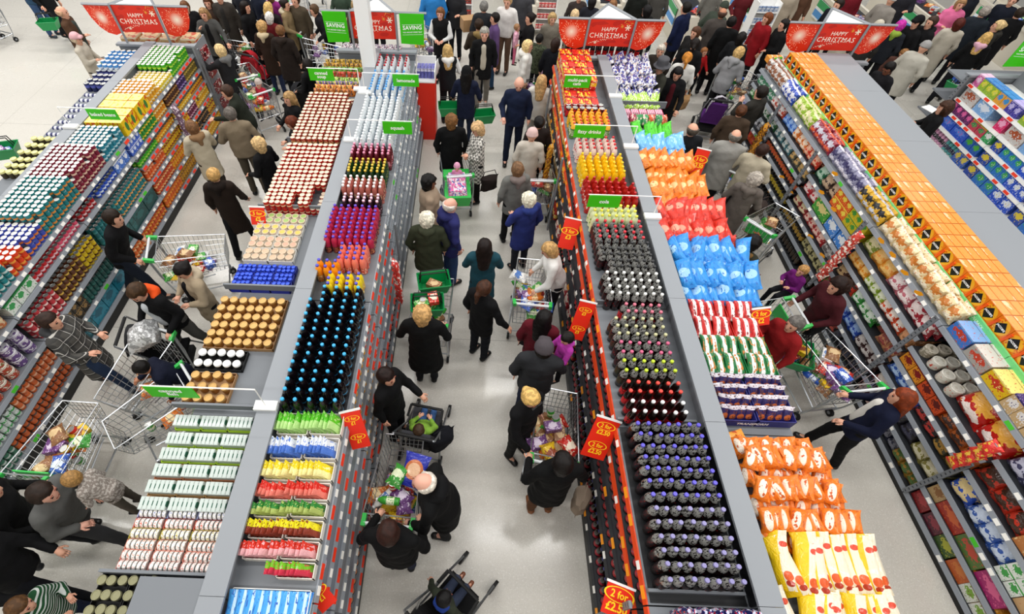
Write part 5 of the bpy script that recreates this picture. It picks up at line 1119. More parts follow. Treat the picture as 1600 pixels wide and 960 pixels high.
    # hair
    if hair != 'none':
        hp = [(H(0, -.018, .034), H(0, -.012, .036), .11*hs, .108*hs, hr, .92)]
        face = lambda X, Y, Z: ((X-hc[0])*hf[0]+(Y-hc[1])*hf[1]+(Z-hc[2])*hf[2])
        high = lambda X, Y, Z: ((X-hc[0])*hu[0]+(Y-hc[1])*hu[1]+(Z-hc[2])*hu[2])
        fr, tp_ = .028*hs, .062*hs; noise = (.006, 75); kk = .02
        if hair in ('bob', 'curly', 'long'): hp.append((H(0, -.03, .0), H(0, -.035, -.07), .108*hs, .085*hs, hr, .98)); fr = .035*hs
        if hair == 'curly': hp[0] = (H(0, -.02, .035), H(0, -.01, .04), .122*hs, .118*hs, hr, .98); noise = (.016, 72)
        if hair == 'long': hp.append((H(0, -.06, -.05), up((0, -.115, 1.3)), .07*hs, .045, hr, 1.75))
        if hair == 'pony': hp += [(H(0, -.1, .03), H(0, -.14, -.02), .035*hs, .036*hs), (H(0, -.14, -.02), H(0, -.14, -.16), .036*hs, .022*hs)]
        if hair == 'bun': hp.append((H(0, -.1, .04), H(0, -.115, .045), .042*hs, .04*hs))
        cz = [lambda X, Y, Z: np.minimum(face(X, Y, Z)-fr, tp_-high(X, Y, Z))]
        if hair == 'short': cz.append(lambda X, Y, Z: -.075*hs-high(X, Y, Z))
        if hair == 'bald': cz.append(lambda X, Y, Z: np.maximum(high(X, Y, Z)-.055*hs, -.07*hs-high(X, Y, Z)))
        hv = _field(hp, res*.8, kk, cz, noise)
        if len(hv[0]): out['hair'] = _qmesh('hair', *hv)
    if hat:
        if hat == 'beanie': q = [(H(0, -.02, .05), H(0, -.02, .075), .112*hs, .1*hs)]; cc = [lambda X, Y, Z: .03*hs-((X-hc[0])*hu[0]+(Y-hc[1])*hu[1]+(Z-hc[2])*hu[2])]
        elif hat == 'cap': q = [(H(0, -.015, .05), H(0, -.01, .06), .111*hs, .108*hs), (H(-.03, .1, .055), H(.03, .1, .055), .045*hs, .045*hs)]; cc = [lambda X, Y, Z: .04*hs-((X-hc[0])*hu[0]+(Y-hc[1])*hu[1]+(Z-hc[2])*hu[2])]
        else:
            q = [(H(0, -.01, .07), H(0, -.01, .12), .108*hs, .09*hs), (H(0, -.01, .05), H(0, -.01, .055), .17*hs, .17*hs)]
            hz = lambda X, Y, Z: ((X-hc[0])*hu[0]+(Y-hc[1])*hu[1]+(Z-hc[2])*hu[2]); rr = lambda X, Y, Z: np.sqrt((X-hc[0])**2+(Y-hc[1])**2)
            cc = [lambda X, Y, Z: .035*hs-hz(X, Y, Z), lambda X, Y, Z: np.where(hz(X, Y, Z) > .06*hs, rr(X, Y, Z)-.112*hs, -1)]
        out['hat'] = _qmesh('hat', *_field(q, res*.8, .02, cc))
    out['hc'] = hc; out['seat'] = .8
    _BC[key] = out
    return out
def fabric(c, pattern=None, c2=None, rough=.85):
    key = ('fab', c, pattern, c2)
    if key in _M: return _M[key]
    m = bpy.data.materials.new('cloth'); m.use_nodes = True; g = NG(m); b = g.n['Principled BSDF']
    tc = g.new('ShaderNodeTexCoord'); cur = lin(c)
    nz = g.new('ShaderNodeTexNoise'); nz.inputs['Scale'].default_value = 9; nz.inputs['Detail'].default_value = 3; g.l.new(tc.outputs['Object'], nz.inputs['Vector'])
    sp = g.new('ShaderNodeSeparateXYZ'); g.l.new(tc.outputs['Object'], sp.inputs[0])
    if pattern == 'plaid':
        for ax, n in ((0, 9), (2, 9)):
            for wd_, off, amt, col in ((.45, 0, .55, c2), (.06, .7, .8, '#E8E4DC')):
                f = g.math('LESS_THAN', g.math('FRACT', g.math('ADD', g.math('MULTIPLY', sp.outputs[ax], float(n)), off+10.0)), wd_)
                cur = g.mix(g.math('MULTIPLY', f, amt), cur, lin(col))
    elif pattern == 'check':
        ck = g.new('ShaderNodeTexChecker'); ck.inputs['Scale'].default_value = 24; g.l.new(tc.outputs['Object'], ck.inputs['Vector']); cur = g.mix(ck.outputs['Fac'], cur, lin(c2))
    elif pattern == 'blotch':
        n2 = g.new('ShaderNodeTexNoise'); n2.inputs['Scale'].default_value = 26; g.l.new(tc.outputs['Object'], n2.inputs['Vector']); cur = g.mix(g.math('GREATER_THAN', n2.outputs[0], .52), cur, lin(c2))
    elif pattern == 'stripe':
        cur = g.mix(g.math('LESS_THAN', g.math('FRACT', g.math('ADD', g.math('MULTIPLY', sp.outputs[2], 24.0), 10.0)), .4), cur, lin(c2))
    dk = tuple(x*.72 for x in lin(c))
    cur2 = g.mix(g.math('MULTIPLY', nz.outputs[0], .5), cur, dk); g.l.new(cur2, b.inputs['Base Color'])
    bp = g.new('ShaderNodeBump'); bp.inputs['Strength'].default_value = .5; bp.inputs['Distance'].default_value = .03; g.l.new(nz.outputs[0], bp.inputs['Height']); g.l.new(bp.outputs[0], b.inputs['Normal'])
    b.inputs['Roughness'].default_value = rough; b.inputs['Specular IOR Level'].default_value = .18
    _M[key] = m; return m
def hairm(c): return fabric(c, 'blotch', c, .5) if False else mat(c, .5)
SKINS = {'fair': '#D9A287', 'pink': '#DDA58F', 'tan': '#B87C5C', 'brown': '#7C4C34'}
EYE = mat('#241A16', .3); LIP = mat('#96503F', .5)
def dress(me, parent, name, m):
    o = O(name, me, parent)
    o.material_slots[0].link = 'OBJECT' if o.material_slots else 'DATA'
    o.material_slots[0].material = m
    return o
FOOT = ((-7.05, -5.44, .8, 10.15), (-2.86, -1.03, -.6, 10.15), (1.52, 3.46, -.6, 10.15), (5.56, 7.26, -.4, 10.3), (9.48, 11.3, 2.5, 9.95))
def clear_of(x, y, r):
    for a, b, c, d in FOOT:
        if a-r < x < b+r and c-r < y < d+r:
            opt = [(abs(x-(a-r)), a-r, y), (abs(b+r-x), b+r, y), (abs(d+r-y), x, d+r)]
            _, x, y = min(opt)
    return (x, y)
def person(label, px, py, hdg, top, h=1.68, bottoms='#14151A', hairc='#3A2618', hair='short', skin='fair', shoes='#0E0E0E', arms=('down', 'down'), lean=0.0, stride=0.0, coat=.8, far=False, pat=None, pat2=None,
           hoodc=None, innerc=None, sleevec=None, hat=None, hatc='#222222', skirt=0.0, skirtc=None, fat=1.0, hyaw=0.0, hpitch=0.1, base=None, z0=0.0, sit=False, child=1.0, group=None, cat='person', headz=None):
    """px,py: the middle of the head in the picture; hdg: degrees clockwise from straight away"""
    f = figure(tuple(arms), lean, stride, coat, hair, hyaw, hpitch, fat, sit, skirt, hoodc is not None, innerc is not None, sleevec is not None, hat, child, .034 if far else .023)
    s = h/1.7; a = -math.radians(hdg); hc = f['hc']*s
    if base is None:
        p = at(px, py, hc[2]+z0); base = (p.x-(hc[0]*math.cos(a)-hc[1]*math.sin(a)), p.y-(hc[0]*math.sin(a)+hc[1]*math.cos(a)))
    base = clear_of(base[0], base[1], .2 if z0 < .3 else .05)
    R = O('person', None, None, (base[0], base[1], z0), (0, 0, a), label, cat, group, sc=s)
    b = O('body', f['body'], R); ms = (mat(SKINS[skin], .55), EYE, LIP)
    for i in range(3): b.material_slots[i].link = 'OBJECT'; b.material_slots[i].material = ms[i]
    dress(f['top'], R, 'coat' if coat < .85 else 'top', fabric(top, pat, pat2))
    dress(f['trousers'], R, 'trousers', fabric(bottoms))
    for q in f['shoes']: dress(q, R, 'shoe', mat(shoes, .4))
    if 'hair' in f: dress(f['hair'], R, 'hair', fabric(hairc, 'blotch', '#%02X%02X%02X' % tuple(min(255, int(int(hairc[i:i+2], 16)*1.25)) for i in (1, 3, 5)), .5))
    if 'hood' in f: dress(f['hood'], R, 'hood', fabric(hoodc))
    if 'shirt' in f: dress(f['shirt'], R, 'shirt', fabric(innerc))
    if 'sleeves' in f: dress(f['sleeves'], R, 'sleeves', fabric(sleevec))
    if 'skirt' in f: dress(f['skirt'], R, 'skirt', fabric(skirtc or bottoms))
    if 'hat' in f: dress(f['hat'], R, 'hat', fabric(hatc))
    return R
def hand_at(R, side, pose, lean=0.0):
    """where a hand of this figure is, in the place's own coordinates"""
    h = ARMS[pose][1]; q = Vector((side*h[0], h[1], h[2]-.92)); cl, sl = math.cos(lean), math.sin(lean)
    q = Vector((q.x, q.y*cl+q.z*sl, .92+q.z*cl-q.y*sl)); bpy_s = R.scale[0]; c, s = math.cos(R.rotation_euler.z), math.sin(R.rotation_euler.z)
    return Vector((R.location.x+bpy_s*(q.x*c-q.y*s), R.location.y+bpy_s*(q.x*s+q.y*c), R.location.z+bpy_s*q.z))
# ================================================================== trolleys, baskets, pushchairs
def _trolley():
    W, C2 = mat('#C4C7CA', .28, .85), mat('#B4B8BC', .3, .85)
    b = MB()
    def pt(u, v, k):   # u along 0..1, v across -1..1, k height 0..1
        y = .06+u*.86; z = (.46+.06*u)+k*((1.0-.14*u)-(.46+.06*u)); w = (.27-.05*u)*(.82+.18*k)
        return (v*w, y+k*u*.06-(1-k)*.0, z)
    n = 15
    for s in (-1, 1):
        for i in range(n): b.bar(pt(i/(n-1), s, 0), pt(i/(n-1), s, 1), .0042, W, 3)
        for k in (.25, .5, .75): b.bar(pt(0, s, k), pt(1, s, k), .0042, W, 3)
        b.bar(pt(0, s, 1), pt(1, s, 1), .008, W, 5); b.bar(pt(0, s, 0), pt(1, s, 0), .006, W, 4)
    for u in (0, 1):
        for i in range(9): b.bar(pt(u, -1+i*.25, 0), pt(u, -1+i*.25, 1), .0042, W, 3)
        for k in (.25, .5, .75): b.bar(pt(u, -1, k), pt(u, 1, k), .0042, W, 3)
        b.bar(pt(u, -1, 1), pt(u, 1, 1), .008, W, 5); b.bar(pt(u, -1, 0), pt(u, 1, 0), .006, W, 4)
    for i in range(9): b.bar(pt(0, -1+i*.25, 0), pt(1, -1+i*.25, 0), .0042, W, 3)
    for i in range(1, 14, 2): b.bar(pt(i/14, -1, 0), pt(i/14, 1, 0), .0042, W, 3)
    basket = b.mesh('wire_basket')
    f = MB()
    for s in (-1, 1):
        f.path([(s*.25, -.02, 1.02), (s*.26, .0, .7), (s*.26, .06, .3), (s*.25, .1, .14)], .012, C2, 5)
        f.path([(s*.26, .1, .2), (s*.22, .82, .2), (s*.21, .82, .12)], .012, C2, 5); f.bar((s*.26, .06, .42), (s*.2, .7, .46), .01, C2, 5)
        f.bar((s*.26, .04, .45), (s*.25, .0, .98), .01, C2, 5)
    f.bar((-.22, .82, .2), (.22, .82, .2), .012, C2, 5); f.bar((-.26, .1, .2), (.26, .1, .2), .012, C2, 5)
    h = MB(); h.bar((-.24, -.04, 1.04), (.24, -.04, 1.04), .018, mat('#D9DCDD', .35), 8)
    g = MB(); g2 = MB()
    for s, q in ((-1, g), (1, g2)): q.hexa([(s*.24-.022, -.07, 1.01), (s*.24+.022, -.07, 1.01), (s*.25+.022, .06, .97), (s*.25-.022, .06, .97), (s*.24-.022, -.07, 1.07), (s*.24+.022, -.07, 1.07), (s*.25+.022, .06, 1.02), (s*.25-.022, .06, 1.02)], mat('#2FB24A', .35))
    w = MB(); w.bar((-.016, 0, .06), (.016, 0, .06), .06, RUBBER, 12); w.bar((-.02, 0, .06), (.02, 0, .06), .025, GREY_L, 8); w.bar((0, .02, .06), (0, .03, .14), .014, GREY_D, 5)
    seat = MB(); seat.box(-.2, .1, .74, .2, .115, .96, mat('#2FB24A', .4)).box(-.2, .115, .74, .2, .26, .75, CHROME)
    return {'basket': basket, 'frame': f.mesh('frame'), 'handle': h.mesh('handle'), 'g': g.mesh('handle_end'), 'g2': g2.mesh('handle_end'), 'wheel': w.mesh('wheel'), 'seat': seat.mesh('child_seat')}
TR = _trolley()
GOODS = None
def goods():
    global GOODS
    if GOODS: return GOODS
    cs = [('#C8281C', '#F0E0C8', 'red'), ('#E0B81C', '#8C3C1C', 'yellow'), ('#2C58B8', '#E0E8F4', 'blue'), ('#3C9C34', '#E8F0C8', 'green'), ('#E4E2DC', '#3C6CB0', 'white'), ('#D8701C', '#F4D8A0', 'orange'), ('#6C3C7C', '#E0D0E4', 'purple'), ('#8C5C34', '#D8B888', 'brown')]
    GOODS = []
    for i, (c, a, w) in enumerate(cs):
        GOODS.append((carton('grocery_carton', pack(c, ('logo', 'x', .5, 'y', .5, .34, .3, a), ('blotch', 8., .66, a)), .13, .19, .07), w+' grocery carton', 'carton', .07))
        GOODS.append((bag('grocery_bag', film(c, ('logo', 'x', .5, 'z', .55, .34, .2, a), ('blotch', 8., .66, a)), .19, .24, .1, i), w+' grocery bag', 'bag', .1))
        if i in (2, 3, 4, 5): GOODS.append((bottle('grocery_bottle', mat(c, .2), mat(c, .2), pack(a, ('blotch', 4., .6, c)), mat('#E8E8E8', .4), .045, .26), w+' bottle', 'bottle', .09))
        if i in (0, 1, 3): GOODS.append((tin('grocery_tin', pack(c, ('band', 'z', .3, .6, a)), LID_S, .045, .11), w+' tin', 'tin', .09))
    return GOODS
def stock(base, a, who, n, rng, y0=.24, y1=.68, w=.13, z=.5, top=.34):
    G = goods(); c, s = math.cos(a), math.sin(a)
    for i in range(n):
        p, lab, cat, th = G[rng.randrange(len(G))]
        u = rng.uniform(y0, y1); v = rng.uniform(-w, w); zz = z+.055*(u-.2)+rng.uniform(0, top)*(i/n)
        rot = Matrix.Rotation(a+rng.uniform(-3, 3), 3, 'Z') @ Matrix.Rotation(-math.pi/2 if cat in ('bag', 'bottle') else 0, 3, 'X') @ Matrix.Rotation(rng.uniform(-.3, .3), 3, 'Y')
        off = .06 if cat in ('bag', 'bottle') else 0.0; u -= .1 if cat in ('bag', 'bottle') else 0.0
        place(p, (base[0]+v*c-u*s, base[1]+v*s+u*c, zz+off), rot.to_euler(), '%s in the %s' % (lab, who), cat, 'goods in the '+who)
def trolley_px(hx, hy, fx, fy, who, n=12, seed=0, seat=False):
    """from where the handle and the front rim stand in the picture"""
    p, q = at(hx, hy, 1.03), at(fx, fy, .87); d = q-p; hd = math.degrees(math.atan2(d.x, d.y))
    return trolley(p.x, p.y, hd, who, n, seed, seat)
def trolley(x, y, hdg, who, n=12, seed=0, seat=False):
    """(x, y): floor point under the handle; hdg: way it is pushed"""
    a = -math.radians(hdg); cr = [(s*.3*math.cos(a)-t*math.sin(a), s*.3*math.sin(a)+t*math.cos(a)) for s in (-1, 1) for t in (-.1, .5, 1.0)]
    for _ in range(2):
        for dx, dy in cr:
            nx, ny = clear_of(x+dx, y+dy, 0.0); x += nx-x-dx; y += ny-y-dy
    R = O('shopping_trolley', None, None, (x, y, 0), (0, 0, a), ('wire shopping trolley '+who), 'trolley', 'wire shopping trolleys')
    O('wire_basket', TR['basket'], R); O('frame', TR['frame'], R); hd = O('handle', TR['handle'], R); O('handle_end', TR['g'], hd, label='green handle end'); O('handle_end', TR['g2'], hd, label='green handle end')
    if seat: O('child_seat', TR['seat'], R, label='green child seat flap')
    for wx, wy, rz in ((-.25, .1, 0), (.25, .1, 0), (-.21, .82, .4), (.21, .82, -.3)): O('wheel', TR['wheel'], R, (wx, wy, 0), (0, 0, rz))
    if n: stock((x, y), a, 'trolley '+who, n, random.Random(seed))
    return R
def _hand_basket():
    m = GREEN_B; b = MB(); q = lambda w, d, z: [(-w, -d, z), (w, -d, z), (w, d, z), (-w, d, z)]
    o0, o1, i0, i1 = q(.17, .11, 0), q(.22, .15, .2), q(.165, .105, .008), q(.213, .143, .2)
    b.add(o0+o1+i0+i1, [(3, 2, 1, 0)]+[(i, (i+1) % 4, 4+(i+1) % 4, 4+i) for i in range(4)]+[(8+(i+1) % 4, 8+i, 12+i, 12+(i+1) % 4) for i in range(4)]+[(8, 9, 10, 11)]+[(4+i, 4+(i+1) % 4, 12+(i+1) % 4, 12+i) for i in range(4)], m)
    r = MB()
    for i in range(4): r.bar(o1[i], o1[(i+1) % 4], .01, m, 4)
    h = [MB().path([(-.2, s*.03, .2), (-.17, s*.03, .36), (.17, s*.03, .36), (.2, s*.03, .2)], .009, BLACK, 5).mesh('carry_handle') for s in (-1, 1)]
    return b.mesh('tub'), r.mesh('rim'), h
HB = _hand_basket()
def basket(p, rz, label, n=5, seed=1):
    R = O('shopping_basket', None, None, p, (0, 0, rz), label, 'basket', 'green hand baskets')
    O('tub', HB[0], R); O('rim', HB[1], R)
    for h in HB[2]: O('carry_handle', h, R)
    rg = random.Random(seed); G = goods()
    for i in range(n+3):
        pr, lab, cat, th = G[rg.randrange(len(G))]
        if cat in ('bottle', 'bag'): continue
        place(pr, (p[0]+rg.uniform(-.08, .08), p[1]+rg.uniform(-.06, .06), p[2]+.012+i*.03), (0, 0, rg.uniform(0, 3)) if cat != 'bag' else (-1.5, 0, rg.uniform(0, 3)), '%s in the %s' % (lab, label), cat, 'goods in the '+label) if len((lab+' in the '+label).split()) <= 16 else None
    return R
def pushchair(x, y, hdg, label, fabric_c='#1A1A1C', hoodc='#222226', tray=None, hood=True):
    a = -math.radians(hdg); R = O('pushchair', None, None, (x, y, 0), (0, 0, a), label, 'pushchair', 'pushchairs')
    f = MB(); m = mat('#8A8D90', .3, .8)
    for s in (-1, 1):
        f.path([(s*.24, -.1, 1.02), (s*.24, .05, .8), (s*.23, .3, .45), (s*.22, .72, .18)], .013, m, 5); f.bar((s*.24, .12, .7), (s*.26, .0, .12), .013, m, 5); f.bar((s*.23, .05, .4), (s*.22, .5, .34), .011, m, 5)
    f.bar((-.24, -.1, 1.02), (.24, -.1, 1.02), .013, m, 5); f.bar((-.26, 0, .14), (.26, 0, .14), .01, m, 5)
    O('frame', f, R); O('push_handle', MB().bar((-.22, -.1, 1.02), (.22, -.1, 1.02), .022, RUBBER, 7), R)
    fm = fabric(fabric_c)
    b = MB(); b.hexa([(-.19, .12, .38), (.19, .12, .38), (.18, .5, .44), (-.18, .5, .44), (-.19, .12, .44), (.19, .12, .44), (.18, .5, .5), (-.18, .5, .5)], fm)
    O('seat_pad', b, R)
    b = MB(); b.hexa([(-.19, .12, .42), (.19, .12, .42), (.19, .17, .44), (-.19, .17, .44), (-.17, -.05, .9), (.17, -.05, .9), (.17, .0, .92), (-.17, .0, .92)], fm); O('seat_back', b, R)
    O('bumper_bar', MB().path([(-.21, .3, .62), (-.2, .45, .66), (.2, .45, .66), (.21, .3, .62)], .018, RUBBER, 6), R)
    if hood:
        b = MB(); n, k = 8, 5; hm = fabric(hoodc)
        V = [(.2*math.cos(math.pi*i/n)*1.05, -.06+.3*math.sin(math.radians(15+60*j/(k-1)))*math.sin(math.pi*i/n)*1.2-.05, .72+.34*math.sin(math.pi*i/n)*math.cos(math.radians(60*j/(k-1)))) for j in range(k) for i in range(n+1)]
        F = [(j*(n+1)+i, j*(n+1)+i+1, (j+1)*(n+1)+i+1, (j+1)*(n+1)+i) for j in range(k-1) for i in range(n)]
        b.add(V, F, hm); b.add([(x_*.97, y_, z_-.008) for x_, y_, z_ in V], [q[::-1] for q in F], hm); O('canopy', b.mesh('canopy', True), R)
    O('under_basket', MB().box(-.19, .08, .2, .19, .48, .3, mat('#18181A', .8)), R)
    w = MB(); w.bar((-.018, 0, 0), (.018, 0, 0), .085, RUBBER, 12); w.bar((-.02, 0, 0), (.02, 0, 0), .04, GREY_D, 8); wm = w.mesh('wheel')
    for wx, wy in ((-.26, 0), (.26, 0), (-.22, .72), (.22, .72)): O('wheel', wm, R, (wx, wy, .086))
    return R
def hb(kind, p, rz, c, label, size=1.0):
    """shoulder bag or carrier with a strap"""
    R = O('hand_bag', None, None, p, (0, 0, rz), label, 'bag')
    m = fabric(c)
    O('bag_body', bag('bag_body', m, .3*size, .25*size, .15*size, 5, crimp=.02)[0][1], R)
    O('strap', MB().path([(-.12*size, 0, .23*size), (-.08*size, 0, .34*size), (.08*size, 0, .34*size), (.12*size, 0, .23*size)], .007, m, 5), R)
    return R
# ================================================================== who is where
def fwd(R, d, side=0.0):
    a = R.rotation_euler.z; return (R.location.x-d*math.sin(a)+side*math.cos(a), R.location.y+d*math.cos(a)+side*math.sin(a))
def push(R, hdg, who, n=12, seed=0, d=.32, seat=False):
    x, y = fwd(R, d); return trolley(x, y, hdg, who, n, seed, seat)
P = person
# ---- left aisle
P('man in a brown jacket standing on the pale floor beyond the far-left shelving', 98, 20, 75, '#4E3626', 1.78, hair='bald', hairc='#B08C70', coat=.72, innerc='#3C4440', arms=('down', 'hold'), bottoms='#2A2622')
r = P('person in a pink cap and cream coat beside the far-left shelving', 120, 62, 80, '#BDB4A4', 1.58, hairc='#B8A48C', hat='cap', hatc='#D8A8AC', arms=('basket', 'hold'), coat=.68, bottoms='#3A3632')
basket((*fwd(r, .05, -.38), .55), .6, 'green basket held by the person in the pink cap', 3)
r = P('person in blue jeans at the top left corner', 20, -52, 100, '#33506C', 1.76, bottoms='#3C5478', far=True, shoes='#24303C', arms=('push', 'push'))
trolley(*at(22, 60, 0)[:2], 200, 'at the left picture edge', 3, 5)
r = P('person in black with a green basket near the top left corner', 50, -38, 110, '#121214', 1.72, stride=.35, far=True, arms=('down', 'basket'))
basket((*fwd(r, .15, .36), .55), .2, 'green basket carried by the person in black, top left', 2, 3)
r = P('blonde woman in a grey cardigan pointing near the top', 319, 23, 175, '#4A4A48', 1.7, hairc='#8C6C48', hair='long', innerc='#101012', coat=.72, arms=('point', 'face'), far=True)
P('dark-haired child held close to the pointing woman', 303, 33, 190, '#161616', 1.2, hairc='#1A1412', far=True)
P('man in a long dark grey-brown coat at the top', 343, -4, 180, '#38332E', 1.82, coat=.5, hairc='#2C1C14', far=True, stride=.2, innerc='#2A2826')
P('woman with long black hair and black coat beside the man in the long coat', 384, 12, 100, '#0F0F11', 1.7, hair='long', hairc='#170F0C', coat=.5, far=True)
r = P('blonde woman in a black jacket with grey hood reaching to the end display', 344, 80, 300, '#222224', 1.7, hair='bob', hairc='#C8AC7C', hoodc='#6C6C6C', arms=('reach', 'hold'), coat=.75, bottoms='#5C6C84', far=True)
trolley(*at(375, 118, 0)[:2], 90, 'beside the blonde woman in the black jacket', 8, 11)
P('man in a dark green jumper reaching into the far-left shelving', 355, 145, 255, '#23271F', 1.75, hairc='#3C2A20', arms=('reach', 'down'), lean=.25, coat=.86, bottoms='#2E3440', far=True)
P('grey-haired man in a tan shirt with his back to us', 361, 180, 345, '#7E705C', 1.76, hairc='#5C5650', coat=.86, bottoms='#4C4438', fat=1.12, arms=('push', 'push'))
P('woman in a cream hooded coat facing the yellow tins', 300, 200, 315, '#C0B49C', 1.64, hairc='#6A4A30', hair='bob', hoodc='#8C6C4C', coat=.6, bottoms='#3A342E', arms=('hold', 'hold'))
r = P('fair curly-haired woman in black at a trolley left of the soup tins', 404, 227, 290, '#101012', 1.62, hair='curly', hairc='#C0A070', arms=('push', 'push'), coat=.7)
r = P('woman in a dark brown hooded coat walking away down the left aisle', 335, 275, 350, '#241A14', 1.66, hair='short', hairc='#B08A54', hoodc='#1A120E', coat=.5, stride=.3, bottoms='#0E0E10', arms=('down', 'basket'))
P('woman with long fair hair in black left of the canned soup', 452, 155, 220, '#0F0F11', 1.66, hair='long', hairc='#9A7A50', arms=('push', 'push'), coat=.75)
P('woman with red-brown hair looking down beside the soup tins', 457, 193, 250, '#131316', 1.6, hair='bob', hairc='#5C2A18', hpitch=.5, coat=.7, arms=('hold', 'hold'))
trolley(*at(410, 190, 0)[:2], 330, 'left of the soup tins', 12, 21); trolley(*at(432, 215, 0)[:2], 320, 'beside the red-brown haired woman', 10, 22)
r = P('man in a black jacket pushing a full trolley in the left aisle', 178, 342, 78, '#0B0B0D', 1.8, hairc='#20160F', arms=('push', 'push'), lean=.35, stride=.3, coat=.8, bottoms='#1A202C')
push(r, 72, 'pushed by the man in the black jacket, left aisle', 28, 31, .45)
r = P('dark-haired woman in a beige coat looking at her hands', 287, 424, 215, '#A6957C', 1.66, hair='bun', hairc='#120D0C', innerc='#0F0F11', hoodc='#B8A890', arms=('hold', 'hold'), coat=.66, hpitch=.45, bottoms='#15161C')
r = P('young man in a black jacket with an orange hood', 216, 458, 195, '#0D0D0F', 1.76, hairc='#3A2818', hoodc='#E2521C', arms=('push', 'push'), lean=.2, coat=.8, bottoms='#5C5A56', hpitch=.4, stride=.2, innerc='#C8CCD0')
trolley_px(243, 518, 172, 628, 'pushed by the young man with the orange hood', 3, 33)
r = P('woman in a grey plaid coat carrying a foil parcel', 80, 503, 85, '#54524E', 1.7, hair='bun', hairc='#2A1C16', pat='plaid', pat2='#26262A', arms=('carry', 'carry'), coat=.55, stride=.3, bottoms='#26344C', shoes='#141416', hoodc='#3A3A3C')
pushchair(*fwd(r, .5, -.25), 80, 'black pushchair under the foil, beside the woman in plaid', '#121214', '#2A2A2C')
fo = bag('foil_parcel', pack('#A8A8A8', ('blotch', 9., .5, '#E0E0E0'), rough=.3, metal=.4, bump=.8), .42, .4, .3, 3)
place(fo, (*fwd(r, .55, -.1), .95), (-1.2, 0, -1.2), 'crumpled silver foil cover over the pushchair', 'foil cover')
P('boy in a navy coat leaning over a trolley under the canned fish sign', 223, 576, 235, '#121628', 1.42, hair='short', hairc='#100C0B', skin='tan', arms=('low', 'reach'), lean=.55, coat=.66, bottoms='#15151A', hpitch=.4)
trolley_px(290, 592, 218, 650, 'under the boy in the navy coat', 4, 36)
r = P('man in grey carrying a small child at the lower left', 70, 772, 88, '#5A5A58', 1.76, hair='short', hairc='#241A14', skin='pink', arms=('carry', 'carry'), lean=.3, stride=.35, coat=.8, bottoms='#3A3A3C')
P('small fair-haired child in a patterned cardigan carried by the man in grey', 114, 750, 265, '#8A8078', 1.0, hair='short', hairc='#8C6A3E', pat='blotch', pat2='#C0B8B0', z0=.72, child=1.3, arms=('low', 'low'), lean=.35, coat=.8, bottoms='#5A5248', shoes='#15110F')
trolley_px(30, 750, 122, 632, 'full of groceries at the lower left', 30, 41, True)
P('person in black pushing a trolley at the lower left edge', -22, 770, 60, '#0B0B0C', 1.78, arms=('push', 'push'), stride=.3, coat=.8, lean=.2)
P('person in black trousers striding in at the lower left edge', -62, 872, 95, '#101012', 1.76, arms=('low', 'low'), stride=.55, coat=.86, shoes='#16161A')
P('child in a green and white hooded top at the bottom left corner', 34, 948, 80, '#1F4A2C', 1.3, hair='short', hairc='#4C341F', pat='stripe', pat2='#D8DCD8', hoodc='#2C5C3A', child=1.15, bottoms='#16203C', arms=('hold', 'hold'))
# ---- crowd between the far-left and squash units, far end
P('woman with fair curls in a fur-collared brown coat seen from behind', 410, 43, 5, '#2E2018', 1.62, hair='curly', hairc='#A88454', hoodc='#CDBB98', coat=.55, far=True, bottoms='#26304C')
P('white-haired woman in a dark red coat', 422, 28, 20, '#5E1218', 1.58, hair='bob', hairc='#C8C4BE', coat=.6, far=True)
P('brown-haired person in a wide dark coat with hood seen from behind', 439, 50, 10, '#241C18', 1.7, hair='short', hairc='#6C4A2E', hoodc='#2A211C', coat=.6, fat=1.15, far=True)
r = P('woman in a tan hooded coat pushing a trolley at the top', 446, 8, 95, '#8A7656', 1.68, hair='bun', hairc='#1C1412', hoodc='#C8BCA0', coat=.6, arms=('push', 'push'), far=True)
push(r, 100, 'pushed by the woman in the tan coat', 9, 51)
P('person in a magenta coat near the top', 424, -6, 15, '#8C2A78', 1.64, hair='bob', hairc='#6A4C34', far=True, coat=.6)
P('fair-haired woman behind the white-haired woman', 420, 13, 10, '#1E1A1C', 1.68, hair='long', hairc='#B8985C', far=True)
P('man in a dark olive coat at the top behind the tan coat', 462, 2, 200, '#4C4234', 1.76, far=True, coat=.6)
P('man in dark navy at the top behind the long black hair', 402, -12, 30, '#121828', 1.8, far=True, coat=.6)
P('brown-haired person bending over a trolley left of the green saving panel', 491, 17, 250, '#15151A', 1.68, hair='short', hairc='#4C3826', far=True, lean=.3, arms=('push', 'push'))
trolley(*at(478, 62, 0)[:2], 330, 'left of the green saving panel', 8, 54)
trolley(*at(500, 25, 0)[:2], 340, 'with a green lid at the top', 8, 56)
r = P('woman in black with a pushchair beyond the canned soup sign', 480, 102, 300, '#0E0E10', 1.62, hair='bob', hairc='#1A1412', coat=.7, far=True, arms=('push', 'push'))
pushchair(*fwd(r, .4), 300, 'dark pushchair beside the canned soup sign', '#141416', '#1C1C20')
pushchair(*at(408, 150, 0)[:2], 20, 'pushchair with a red seat near the far-left header', '#B0202C', '#B8242E')
P('child in red lying back in the pushchair near the far-left header', 404, 132, 200, '#B8283C', .95, hair='none', skin='pink', child=1.3, sit=True, z0=.02, far=True, hat='beanie', hatc='#C8B8B0')
P('woman in a patterned top behind the far-left header', 325, 5, 170, '#3C2C24', 1.66, hair='long', hairc='#4C2C18', far=True)
P('person in black at the far-left header end', 290, 12, 150, '#131315', 1.7, hair='bob', hairc='#5C3A20', far=True)
